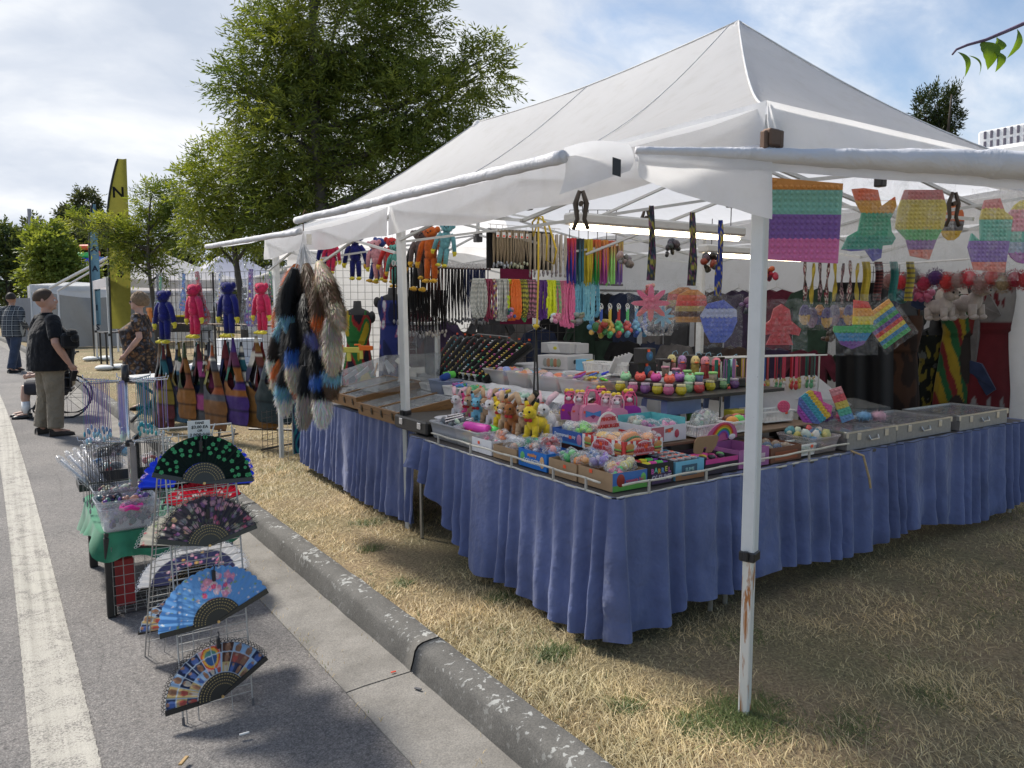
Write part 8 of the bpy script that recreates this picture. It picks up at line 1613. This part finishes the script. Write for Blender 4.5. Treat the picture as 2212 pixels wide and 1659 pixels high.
# pop toys
def clip(poly,z0,z1):
    def cut(P,z,keep):
        o=[]
        for i in range(len(P)):
            a,c=P[i],P[(i+1) % len(P)];ia,ic=keep(a[1]),keep(c[1])
            if ia: o.append(a)
            if ia != ic: q=(z-a[1])/(c[1]-a[1]);o.append((a[0]+(c[0]-a[0])*q,z))
        return o
    return cut(cut(poly,z0,lambda v: v >= z0),z1,lambda v: v <= z1) if poly else []
def inside(p,P):
    r_=False
    for i in range(len(P)):
        a,c=P[i],P[i-1]
        if (a[1] > p[1]) != (c[1] > p[1]) and p[0] < (c[0]-a[0])*(p[1]-a[1])/(c[1]-a[1])+a[0]: r_=not r_
    return r_
def popit(label,px,py,d,poly,cols,bag=True,pit=9,rz=0,roll=0,cord=None,band=None,name='pop_toy'):
    k=d/FX;P=[(x*k,-y*k) for x,y in poly];t=thing(name,label,'pop toy',ond(px,py,d),rot=(0,roll,-YAW+rz),group='hanging pop toys');zs=[p[1] for p in P];z0,z1=min(zs),max(zs);n=len(cols)
    for i,c in enumerate(cols):
        a,e=z1-(z1-z0)*(i+1)/n,z1-(z1-z0)*i/n;Q=clip(P,a+(.0005 if i < n-1 else -.001),e+(.001 if i == 0 else 0))
        if len(Q) > 2: MB().slab(Q,-.006,.006).build('stripe',mat('plastic',c,rough=.5),t)
    b=MB();s_=pit*k;x0,x1=min(p[0] for p in P),max(p[0] for p in P);j=0;z=z1-s_*.6
    while z > z0:
        x=x0+s_*.6
        while x < x1:
            if all(inside((x+dx*s_*.45,z+dz*s_*.45),P) for dx,dz in ((1,0),(-1,0),(0,1),(0,-1))): b.ball((x,-.006,z),(s_*.40,s_*.22,s_*.40),7,4,col=tuple(v*1.05 for v in cols[min(n-1,int((z1-z)/(z1-z0)*n))]))
            x += s_
        z -= s_
    if b.v: b.build('bubbles',mat('plastic',None,vc=1,rough=.5),t,True)
    if bag: w_,h_=(x1-x0)*.62,(z1-z0)*.62;cz=(z0+z1)/2;MB().grid(lambda u,v: ((u-.5)*2*w_*(1+.06*noise.noise((v*4,1,px))),-.022-.014*noise.noise((u*5+px,v*5,2)),cz+(v-.5)*2*h_+.01*noise.noise((u*6,px,1))),14,14).build('film',mat('bag',d=.07,s=18),t)
    if cord: w_=cord[1];MB().grid(lambda u,v: ((u-.5)*w_*.62*(.7+.6*v)+.004*math.sin(v*5+px),.012+.008*math.sin(v*11+u*3),z1+.02+(cord[0]*k-.02)*(1-v)),8,30,lambda u,v: cord[2][int(noise.cell((u*6,v*26,px))*.5*99+99) % len(cord[2])]).build('lanyard',mat('fabric',None,vc=1),t)
    return t
RB=[(.62,.05,.04),(.70,.32,.04),(.66,.55,.05),(.04,.35,.10),(.03,.22,.45),(.16,.05,.30)]
circ=lambda r,n=20,sx=1,sy=1: [(r*sx*math.cos(2*math.pi*i/n),r*sy*math.sin(2*math.pi*i/n)) for i in range(n)]
flow=[((30+13*math.cos(8*a))*math.cos(a),(28+12*math.cos(8*a))*math.sin(a)) for a in [i*math.pi/24 for i in range(48)]]
DKL=[(.02,.03,.05),(.03,.06,.10),(.05,.05,.06),(.25,.24,.05),(.02,.02,.03),(.16,.05,.12)]
popit('pink flower pop toy in clear bag on dark printed lanyard',1406,655,3.75,flow,[(.62,.10,.22),(.60,.12,.20),(.62,.16,.16)],pit=13,cord=(168,.055,DKL));popit('pale blue flower pop toy peeping below the pink one',1432,683,3.8,[(x*.6,y*.6) for x,y in flow],[(.18,.42,.58)],pit=12)
bgr=[(-33,34),(-36,10),(-30,-24),(-8,-36),(12,-36),(30,-22),(35,8),(33,34)];popit('hamburger pop toy in clear bag on dark lanyard, front one',1494,662,3.85,bgr,[(.58,.25,.06),(.60,.12,.05),(.62,.06,.05),(.45,.32,.08),(.10,.04,.025),(.5,.24,.06)],pit=11,cord=(165,.06,DKL));popit('hamburger pop toy just behind the front one',1474,657,4.0,bgr,[(.5,.22,.06),(.5,.06,.05),(.38,.28,.08),(.1,.04,.03),(.45,.22,.06)],pit=12)
popit('blue basket pop toy in clear bag on gold-lettered blue lanyard',1552,690,3.8,[(-40,-8),(-24,-34),(10,-42),(38,-20),(40,4),(28,34),(14,50),(-16,50),(-30,26)],[(.08,.12,.48),(.38,.42,.60),(.09,.14,.52),(.08,.13,.5),(.07,.12,.46)],pit=10,cord=(170,.05,[(.02,.04,.22),(.02,.04,.25),(.03,.05,.3),(.45,.36,.05)]))
popit('large pastel striped pop mat hung beside the front leg',1734,486,3.05,[(-84,-100),(84,-88),(80,82),(-86,74)],[(.62,.28,.07),(.20,.46,.40),(.20,.47,.42),(.20,.10,.36),(.20,.10,.36),(.60,.15,.36),(.62,.16,.38)],False,12.5,rz=.05,name='pop_mat')
popit('green dinosaur pop toy with orange head under the awning',1882,480,3.5,[(-45,-70),(-20,-72),(10,-68),(20,-34),(48,-54),(52,-34),(40,-6),(44,20),(54,34),(46,48),(26,50),(24,76),(8,84),(-10,60),(-40,62),(-62,58),(-50,30),(-28,18),(-22,-20),(-34,-40)],[(.66,.14,.05),(.60,.32,.05),(.05,.32,.20),(.05,.34,.22),(.04,.28,.22),(.10,.10,.36)],pit=9)
popit('yellow topped ice-cream pop toy in clear bag under the awning',1988,490,3.6,[(-38,-78),(42,-78),(54,-40),(50,0),(36,26),(22,70),(-18,62),(-30,26),(-54,2),(-50,-40)],[(.52,.18,.18),(.55,.47,.10),(.55,.47,.10),(.54,.46,.10),(.14,.42,.20),(.26,.16,.38),(.58,.20,.16)],pit=9)
popit('mermaid pop toy with teal and purple tail in clear bag',2144,512,3.6,[(-22,-78),(10,-82),(22,-54),(40,-42),(36,10),(30,76),(-36,70),(-52,22),(-46,-8),(-26,10),(-30,-40)],[(.55,.22,.22),(.54,.46,.12),(.12,.40,.34),(.12,.40,.34),(.22,.14,.42),(.22,.14,.42),(.58,.18,.14)],pit=9)
popit('pastel rainbow pop toy at the picture edge under the awning',2215,500,3.7,circ(46,20,1,1.5),[(.56,.48,.06),(.58,.24,.30),(.58,.22,.3),(.12,.42,.36),(.25,.34,.5),(.3,.08,.36)],pit=10);popit('small orange and grey pop toy behind the mermaid one',2056,478,4.6,circ(26,14,1,1.6),[(.66,.2,.05),(.62,.15,.05),(.15,.15,.16),(.58,.38,.06)],False,10)
popit('red robe-shaped pop toy with coloured dots in clear bag',1686,703,3.75,[(0,-46),(18,-34),(22,-10),(44,8),(40,22),(18,18),(28,42),(-30,42),(-20,18),(-40,22),(-46,6),(-22,-12),(-16,-36)],[(.50,.05,.06)]*2+[(.46,.04,.05)]*2,pit=12)
popit('rainbow heart pop toy in clear bag behind the front leg',1842,704,4.0,[(0,-56),(30,-52),(44,-24),(42,12),(24,40),(0,50),(-24,40),(-42,10),(-40,0),(0,0)],RB,pit=9);popit('tilted rainbow square pop toy in clear bag',1915,700,4.1,[(-34,-42),(34,-42),(34,42),(-34,42)],[RB[1],RB[2],RB[4],RB[3],RB[5],RB[0],RB[2],RB[4],RB[3]],pit=9,roll=-.65)
for i in range(8): popit(f'{("first", "second", "third", "fourth", "fifth", "sixth", "seventh", "eighth")[i]} small bagged charm on woven lanyard behind the red pop toy',1738+16*i,680+6*(i % 2),4.4+.05*(i % 3),circ(12,10,1,1.9),[((.1,.08,.2),(.5,.3,.08)),((.15,.12,.2),(.3,.2,.3)),((.55,.25,.06),(.08,.1,.3))][i % 3],True,8,cord=(95,.03,([(.2,.04,.05),(.03,.03,.03),(.5,.45,.4)],[(.45,.36,.05),(.4,.3,.05)],[(.12,.05,.07),(.02,.02,.02),(.4,.3,.3)])[i % 3]))
for i,(px,c0,nm) in enumerate(((1870,[(.5,.4,.06),(.45,.36,.05)],'yellow'),(1897,[(.02,.015,.02),(.2,.06,.06)],'black rose'),(1930,[(.05,.22,.2),(.04,.18,.18)],'teal'),(1965,[(.5,.4,.06),(.1,.1,.1),(.5,.42,.08)],'yellow checked'))): tag(MB().grid(lambda u,v: tuple(ond(px+(u-.5)*18+3*math.sin(v*5),565+85*v,4.7+.03*math.sin(u*6))),4,24,lambda u,v: c0[int(v*24) % len(c0)]).build('lanyard',mat('fabric',None,vc=1),None,True),f'{nm} woven lanyard hanging above the rainbow pop toys','lanyard')
# rope, strap toy and clamps
rp=[onx(a,c,2.62) for a,c in ((1165,463),(1150,480),(1152,510),(1165,470),(1185,485),(1202,540),(1196,570),(1180,562),(1182,515),(1172,468),(1163,466),(1163,600),(1160,700),(1158,712))]
t=thing('yellow_rope','yellow cord looped from the eave with hanging end','rope',rp[0]);MB().tube([p-rp[0] for p in rp],.0055,6).build('cord',mat('fabric',(.55,.40,.04)),t,True);MB().ball(rp[-1]-rp[0]+Vector((0,0,.02)),(.022,.016,.014),8,6).build('knot',mat('fabric',(.55,.40,.04)),t,True)
q=rp[-1];t=thing('toy_soldier','camouflage toy soldier dangling on black straps from the yellow cord','toy',q);zz=-(860-712)*dep(q)/FX
for x in (-.012,.012): MB().tube([(0,0,0),(x*1.4,0,zz)],.006,4).build('strap',BLACK,t)
cam_=mat('floral',None,s=60,pal=((.03,.035,.025),(.08,.08,.05),(.02,.02,.02),(.05,.045,.03),(.07,.08,.06)));MB().ball((0,0,zz-.07),(.042,.03,.075),12,8).ball((0,0,zz+.02),(.022,.022,.026),10,7).tube([(-.04,0,zz-.03),(-.06,0,zz-.11)],.014,6).tube([(.04,0,zz-.03),(.06,0,zz-.11)],.014,6).build('body',cam_,t,True)
for x in (-1,1): MB().tube([(x*.018,0,zz-.13),(x*.02,0,zz-.26)],[.018,.016],8).ball((x*.02,-.01,zz-.27),(.016,.026,.012),8,6).build('leg',BLACK,t,True)
MB().bbox(-.05,-.02,-.045,-.03,zz-.13,zz-.05,.004).build('pale_clip',mat('plastic',(.42,.5,.42)),t)
for i,(px,py,d,lab) in enumerate(((1255,440,3.0,'dark spring clamp gripping the eave above the light'),(1395,470,4.6,'black spring clamp on the inner truss'),(2060,440,3.4,'dark spring clamp under the awning by the mermaid toy'))):
    t=thing('spring_clamp',lab,'clamp',ond(px,py,d),-YAW,'spring clamps on the frame');mcl=mat('metal',(.06,.045,.035),rough=.5,met=.4)
    for s_ in (-1,1): MB().tube([(s_*.006,0,.05),(s_*.022,0,.0),(s_*.014,0,-.06),(s_*.03,0,-.10)],[.008,.011,.009,.008],6).build('jaw',mcl,t,True)
    MB().cyl((0,-.014,.0),(0,.014,.0),.010,.010,8).build('pivot',mcl,t)
# medals on ribbons and the sloping card with purses
t=thing('medal_rack','white wire rail carrying the ribbon medals','display rack',(3.95,3.36,1.27));MB().tube([(0,0,0),(1.12,.0,-.02)],.005,6).tube([(0,.1,.0),(1.12,.1,-.02)],.004,6).build('rail',WHITE,t)
for x in (.02,1.1): MB().tube([(x,.05,-.03),(x,.05,-.53)],.006,6).build('upright',STEEL,t)
RC=[((.03,.16,.12),'dark green'),((.32,.16,.38),'mauve'),((.6,.32,.38),'pink'),((.5,.38,.05),'yellow'),((.05,.1,.3),'blue'),((.4,.03,.04),'red'),((.02,.02,.02),'black'),((.45,.05,.08),'crimson'),((.55,.06,.12),'cherry'),((.35,.02,.03),'deep red'),((.05,.06,.05),'charcoal'),((.02,.12,.1),'bottle green')]
for i,(c,nm) in enumerate(RC):
    x=3.99+.09*i;t=thing('ribbon_medal',f'{nm} ribbon key chain with gilt charm on the white rail','key chain',(x,3.36+.04*(i % 2),1.255),rnd.uniform(-.4,.4),'ribbon key chains');MB().bbox(-.012,.012,-.002,.002,-.16,0,.001).build('ribbon',mat('fabric',c),t);MB().tube([(.014*math.cos(a*.785),0,-.175+.014*math.sin(a*.785)) for a in range(8)],.003,5,closed=True).build('ring',mat('metal',(.55,.42,.15)),t);MB().ball((0,0,-.22),(.018,.013,.026),8,6).ball((0,-.004,-.19),(.014,.011,.014),8,6).build('charm',mat('plastic',((.5,.05,.05),(.55,.4,.08),(.1,.3,.15),(.6,.55,.5))[i % 4]),t,True);dup(t,(x+.035,3.42,1.25),.5);dup(t,(x-.02,3.45,1.25),-.6)
t=thing('sloping_card','grey sloping card carrying rainbow toy purses','display board',(4.35,3.32,.862));MB().add([(0,0,0),(1.0,0,0),(.85,.22,.22),(0,.22,.22),(0,.01,-.01),(1.0,.01,-.01)],[(0,1,2,3),(0,4,5,1)]).build('card',mat('plastic',(.45,.43,.43),rough=.7),t)
popit('rainbow heart toy purse lying on the sloping card',1758,882,4.75,[(0,-24),(20,-34),(36,-18),(34,12),(10,36),(-14,34),(-38,12),(-38,-16),(-20,-32)],[(.62,.1,.3),(.62,.42,.05),(.05,.3,.4),(.1,.15,.4),(.3,.06,.35)],False,8,roll=.9,name='toy_purse');popit('pink and rainbow rectangular toy purse on the sloping card',1815,876,4.9,[(-14,-40),(12,-40),(22,36),(-6,38)],[(.6,.25,.28),(.58,.1,.12),(.55,.45,.1),(.1,.4,.3),(.15,.3,.55)],False,8,roll=-.3,name='toy_purse');popit('small pink beaded purse left on the sloping card',1693,878,4.6,circ(13),[(.6,.08,.18),(.55,.07,.16)],False,6,name='toy_purse')
for i,(px,c,nm) in enumerate(((1822,(.62,.12,.25),'pink'),(1866,(.2,.4,.62),'pale blue'),(1898,(.62,.38,.46),'blush'),(1748,(.04,.12,.45),'blue'),(1782,(.18,.04,.25),'purple'))): q=onz(px,905,.86);b=MB();E_=[((0,0,.02),(.055,.045,.03))];b.ball(*E_[0],10,7);strands(b,E_,200,.02,i);tag(b.build('fluffy_scrunchie',mat('fur',c),None,True,loc=q),f'{nm} fluffy scrunchie at the foot of the sloping card','scrunchie','fluffy scrunchies')
# pompom and foal key chains along a white cord
PC=[((.25,.12,.11),'dusty rose'),((.5,.03,.04),'red'),((.18,.17,.17),'grey'),((.35,.02,.06),'wine'),((.07,.02,.12),'dark violet'),((.45,.03,.03),'scarlet'),((.28,.18,.17),'taupe'),((.5,.03,.05),'bright red'),((.26,.15,.14),'mushroom'),((.42,.05,.05),'brick'),((.25,.18,.1),'camel'),((.28,.015,.04),'burgundy'),((.4,.03,.04),'cherry red')]
tag(MB().tube([ond(1860,575,5.3),ond(2000,566,5.0),ond(2260,548,4.5)],.006,5).build('string_line',WHITE),'white string carrying the fur pompoms','string')
for i,(c,nm) in enumerate(PC): p=ond(1922+24.5*i,606+7*math.sin(i*2.6),5.0-.04*i);b=MB();E_=[((0,0,0),(.05,.05,.055))];b.ball((0,0,0),(.043,.043,.048),10,7);strands(b,E_,380,.02,i,None,.1);tag(b.build('fur_pompom',mat('fur',c),None,loc=p),f'{nm} fur pompom key chain in the row under the awning','pompom','fur pompoms')
for i,(px,py) in enumerate(((2035,640),(2095,637))): animal(f'{("small", "larger")[i]} white plush foal key chain below the pompoms',ond(px,py+12,4.9)-Vector((0,0,.12)),-YAW+.4,(.42,.37,.35),1.35+.2*i,'tip',(.4,.36,.34),None,'plush foal key chains')
for i,(px,c,nm) in enumerate(((1945,(.10,.22,.26),'slate blue'),(1990,(.42,.10,.20),'magenta'))): crumple(f'{nm} soft plush key chain hanging under the pompoms',ond(px,655,5.0),.11,[c,tuple(v*.8 for v in c),tuple(min(1,v*1.5) for v in c)],90+i,'plush key chains under the pompoms','plush_charm','plush toy',film=False)
# dresses
def dress(label,px,top,bot,hw,d,colfn,skin,flare=1.15,bust=None,neck=True,rz=0):
    k=d/FX;h_=(bot-top)*k;W_=hw*k;t=thing('dress_form',label,'dress',ond(px,664,d)*1.0,-YAW+rz);t.location.z=1.6-(bot-664)*k
    secs=[(.0,1.0*flare),(.25,.95*flare),(.5,.78),(.62,.70),(.72,.84),(.80,.90),(.86,.84)]
    def fn(u,v):
        z=v*.86;i=0
        while i < len(secs)-2 and secs[i+1][0] < z: i += 1
        q=(z-secs[i][0])/(secs[i+1][0]-secs[i][0]);w_=(secs[i][1]+(secs[i+1][1]-secs[i][1])*q)*W_;a=u*2*math.pi;f_=1+(.05*math.sin(a*11)*max(0,.6-z))
        return (w_*math.cos(a)*f_,w_*.55*math.sin(a)*f_-(.02 if z > .6 and math.sin(a) < 0 else 0),z*h_)
    MB().grid(fn,96,60,lambda u,v: colfn((math.cos(u*2*math.pi),v)),True).build('dress',mat('fabric',None,vc=1),t,True)
    m=mat('plastic',skin,rough=.6);b=MB();b.loft([(0,0,h_*.60,W_*.66,W_*.36),(0,0,h_*.74,W_*.80,W_*.45),(0,0,h_*.86,W_*.92,W_*.42),(0,.0,h_*.90,W_*.7,W_*.34),(0,0,h_*.93,W_*.28,W_*.26),(0,0,h_*1.0,W_*.24,W_*.24)],18)
    for x in (-1,1): b.ball((x*W_*.92,0,h_*.84),(W_*.22,W_*.24,h_*.06),10,7);MB().tube([(x*W_*.5,-W_*.46,h_*.80),(x*W_*.58,-W_*.30,h_*.90),(x*W_*.55,W_*.2,h_*.88)],W_*.06,6).build('strap',mat('fabric',colfn((x*.7,.95))),t)
    b.build('mannequin',m,t,True);return t
def nzc(x,y,s_): return noise.noise((x*s_,y*s_,3.3))
def rasta(p):
    q=nzc(p[0]*1.2,p[1]*2.2,1.6);return (.40,.30,.02) if q > .22 else ((.02,.13,.03) if q > -.05 else ((.24,.02,.02) if q > -.28 else (.012,.012,.02)))
def bluef(p): q=nzc(p[0],p[1]*2,2.2);return (.42,.44,.5) if q > .36 else ((.25,.08,.16) if q > .29 else ((.02,.03,.14) if q > -.1 else (.01,.015,.06)))
dress('black mannequin in red, gold and green patterned dress',772,650,868,34,7.9,rasta,(.012,.012,.013));dress('black mannequin in dark blue one-shoulder dress',848,622,815,36,7.7,bluef,(.012,.012,.013),.9)
dress('brown leaf-patterned dress hanging right of the black sheet',1955,640,935,42,6.4,lambda p: (.05,.022,.012) if nzc(p[0],p[1]*3,2.4) > .05 else (.018,.01,.008),(.012,.012,.013),1.0);dress('black dress with scattered yellow leaf print',2022,690,930,40,6.5,lambda p: (.16,.13,.02) if nzc(p[0]*1.5,p[1]*4,2.8) > .30 else ((.10,.11,.11) if nzc(p[0]*1.5+9,p[1]*4,3) > .36 else (.008,.010,.008)),(.012,.012,.013),1.0)
def stripe(p): q=p[0]*.6+p[1]*1.2+.12*nzc(p[0],p[1],2);f_=(q*1.9) % 1;c=(.13,.012,.012) if f_ < .28 else ((.22,.15,.012) if f_ < .66 else (.012,.07,.025));d2=((p[0]-.25)/.45)**2+((p[1]-.52)/.2)**2;return (.02,.014,.012) if d2 < 1 or ((p[0]+.25)/.4)**2+((p[1]-.1)/.14)**2 < 1 else c
dress('pale mannequin in red, gold and green striped dress with dark patches',2075,590,920,48,6.35,stripe,(.42,.36,.32),1.0)
def redd(p): v=p[1];q=nzc(p[0]*2,v*4,2.2);return (.20,.19,.19) if v > .76 and q > -.12 else ((.16,.15,.15) if v < .16+.08*math.sin(p[0]*14) and q > -.3 else (.085,.008,.012))
dress('dark red dress with silver scroll bodice at the table corner',2150,570,930,58,6.3,redd,(.02,.02,.022),1.05)
tag(MB().grid(lambda u,v: tuple(ond(1805+125*u,900-290*v,6.1+.05*math.sin(u*14))),30,10).build('black_sheet',mat('fabric',(.008,.008,.009)),None,True),'plain black sheet behind the ribbon key chains','cloth')  # flat black sheet filling the black area behind the key chains
# long-limbed plush hanging inside, and the toy blaster
HG=[(708,512,600,6.9,NAVY,YEL,0,'navy plush hanging behind the tails'),(715,515,592,6.6,PINK,YEL,.1,'pink plush hanging just right of the tails'),(770,510,606,6.8,NAVY,YEL,0,'navy plush hanging by the yellow string'),(808,515,612,6.6,(.03,.06,.25),(.7,.42,.04),.2,'blue plush leaning among the cluster'),(822,520,608,6.5,(.62,.30,.34),YEL,-.15,'pale pink plush in the cluster'),(840,515,612,6.4,(.55,.03,.03),(.7,.42,.04),.1,'red plush in the cluster'),(858,530,622,6.3,(.1,.35,.3),(.7,.42,.04),0,'teal plush nearest the tent leg'),(905,500,630,6.0,(.012,.012,.013),(.7,.40,.03),.1,'black plush right of the tent leg'),(918,498,604,5.9,(.14,.11,.11),(.7,.42,.04),-.1,'grey plush right of the tent leg'),(932,492,612,5.8,(.58,.12,.015),(.72,.40,.03),0,'orange plush hanging under the eave'),(955,484,578,5.7,(.16,.42,.48),YEL,.15,'aqua plush hanging at the end of the cluster')]
for i,(px,top,bot,d,c,l,ro,lab) in enumerate(HG): p=ond(px,664,d);plush(lab,(p.x,p.y,1.6+(664-bot)*d/FX),-YAW-.3+.2*(i % 3),c,l,(bot-top)*d/FX/.62,200+9*i,(.3,.4),(.2,.2),'plush toys hanging inside the stall',fur=i in (1,2,10),roll=ro)
q=ond(770,757,7.0);t=thing('toy_blaster','yellow and orange toy blaster hung in front of the patterned dress','toy',q,-YAW);yb,ob=mat('plastic',(.62,.55,.10)),mat('plastic',(.80,.17,.02))
for (n_,bx,mm) in (('barrel',(.02,.13,-.014,.014,.0,.045),ob),('body',(-.13,.03,-.016,.016,-.02,.03),yb),('grip',(-.09,-.05,-.012,.012,-.10,-.02),yb),('foregrip',(.03,.06,-.012,.012,-.08,.0),yb),('sight',(-.02,.04,-.008,.008,.045,.06),ob),('stock',(-.16,-.12,-.02,.02,.0,.05),ob),('muzzle',(.13,.15,-.018,.018,.002,.042),ob)): MB().bbox(*bx,.004).build(n_,mm,t)
# grids, cabinet and odds and ends at the back
for i,(px0,px1,py0,py1,d,lab) in enumerate(((700,900,540,830,8.2,'white-backed wire grid behind the mannequins'),(1010,1240,700,790,7.2,'black wire grid behind the ring board'),(1230,1330,455,560,6.6,'black wire grid above the braided bracelets'),(1860,2120,570,760,6.9,'black wire grid behind the pompoms and dresses'))):
    O=ond(px0,py1,d);U=ond(px1,py1,d)-O;V_=ond(px0,py0,d)-O;V_.x=V_.y=0;nu,nv=max(3,int(U.length/.075)),max(3,int(V_.length/.075));o=MB();wiregrid(o,O,U,V_,U.length,V_.length,[U.length*j/nu for j in range(nu+1)],[V_.length*j/nv for j in range(nv+1)],.0035);tag(o.build('wire_grid',blk if i else wire),lab,'wire grid')
t=thing('glass_cabinet','white framed glass cabinet behind the tent leg','cabinet',ond(905,664,6.7));t.location.z=.95;t.rotation_euler=(0,0,-YAW)
for x in (-.16,.16): MB().bbox(x-.015,x+.015,-.1,.1,0,.52,.003).build('frame_post',WHITE,t)
for z in (0,.5): MB().bbox(-.18,.18,-.12,.12,z,z+.02,.003).build('frame_shelf',WHITE,t)
MB().box(-.145,.145,-.1,-.096,.02,.5).build('glass_pane',mat('clear',(.6,.62,.62),d=.15),t);MB().bbox(-.16,.16,-.1,.14,-.215,-.001,.004).build('wooden_foot',mat('wood',(.15,.06,.03)),t)
tag(MB().grid(lambda u,v: tuple(ond(1080+70*u,700-140*v,6.6)),4,4).build('maroon_cloth',mat('fabric',(.16,.015,.05)),None),'maroon cloth hanging behind the necklaces','cloth')
for i,(px,py,d,s_,c,lab) in enumerate(((1420,725,5.6,.17,[(.02,.03,.06),(.03,.04,.07)],'clear bag with dark inflatable shapes behind the pop toys'),(1245,705,5.5,.10,[(.10,.10,.11),(.2,.19,.19)],'grey plush toys heaped behind the key rings'),(1300,730,5.6,.11,[(.3,.25,.03),(.25,.03,.02),(.03,.12,.03)],'red and yellow cloth bundle behind the cartons'),(1105,690,5.9,.08,[(.03,.2,.12),(.05,.12,.3),(.5,.15,.25)],'green and pink pop toys hanging behind the necklaces'),(1200,700,5.4,.08,[(.6,.2,.3),(.65,.6,.62)],'pink and white animal charms behind the necklaces'),(1350,580,5.6,.10,[(.2,.19,.19),(.1,.1,.1),(.3,.29,.28)],'grey hats piled on the truss'),(1450,560,5.8,.12,[(.03,.03,.035),(.05,.05,.06)],'black bags hanging behind the lanyards'),(1530,590,5.4,.12,[(.02,.02,.02),(.06,.05,.05),(.25,.05,.03)],'tangle of black leads behind the blue lanyard'),(1660,610,5.2,.10,[(.45,.03,.06),(.5,.15,.05),(.2,.03,.08)],'red and orange soft toys behind the front leg'),(1620,680,5.0,.10,[(.03,.04,.06),(.1,.05,.15)],'dark charm cluster behind the front leg'),(1790,740,5.2,.12,[(.05,.03,.025),(.10,.06,.04)],'brown bags behind the bagged charms'),(1400,640,5.5,.08,[(.4,.04,.05),(.5,.2,.2)],'red figures hanging below the key rings'))):
    crumple(lab,ond(px,py,d),s_,c,400+i,None,'stock_bundle','bundle',film=i == 0,n=12,fz=1.5)
# garments crowding the rear walls
GC=[((.012,.012,.014),'black'),((.05,.05,.055),'charcoal'),((.10,.015,.03),'wine red'),((.02,.03,.07),'navy'),((.06,.04,.03),'brown'),((.03,.06,.04),'bottle green'),((.14,.13,.13),'stone grey'),((.04,.025,.06),'aubergine')]
def shirt(label,p,rz,c,s_,seed):
    t=thing('hanging_shirt',label,'shirt',p,rz,'shirts on the rear walls',scale=s_);out=[(-.20,-.62),(.20,-.62),(.21,-.12),(.30,-.26),(.38,-.20),(.25,.02),(.08,.07),(0,.04),(-.08,.07),(-.25,.02),(-.38,-.20),(-.30,-.26),(-.21,-.12)]
    n=len(out);vs=[];q=[0.035,-.035]
    for y in q: vs += [(x+.012*noise.noise((x*8,z*8,seed)),y*(1-abs(x)*2)+.02*noise.noise((x*6+seed,z*6,y)),z) for x,z in out]
    MB().add(vs,[tuple(range(n)),tuple(range(n,2*n))[::-1]]+[(i,(i+1) % n,n+(i+1) % n,n+i) for i in range(n)]).build('cloth',mat('fabric',c,v=.4,s=7),t);MB().tube([(-.2,0,.03),(0,0,.10),(.2,0,.03)],.006,5).tube([(0,0,.10),(.0,0,.15)],.004,4).build('hanger',STEEL,t)
k=0
for row,(z,n_) in enumerate(((1.72,11),(1.12,11))):
    for i in range(n_):
        c,nm=GC[(i*3+row*5) % 8];shirt(f'{nm} shirt on the {("upper", "lower")[row]} rail of the rear wall, {("first", "second", "third", "fourth", "fifth", "sixth", "seventh", "eighth", "ninth", "tenth", "last")[i]} from the far corner',(6.70-.05*(i % 2),7.75-.45*i,z),R(-90)+.15*math.sin(i*2.2),c,.92,k);k += 1
for i in range(8):
    c,nm=GC[(i*5+2) % 8];shirt(f'{nm} shirt on the far end wall, {("first", "second", "third", "fourth", "fifth", "sixth", "seventh", "eighth")[i]} from the dress forms',(3.9+.36*i,7.9-.04*(i % 2),1.50-.12*(i % 3)),.12*math.sin(i*3),c,.95,k);k += 1
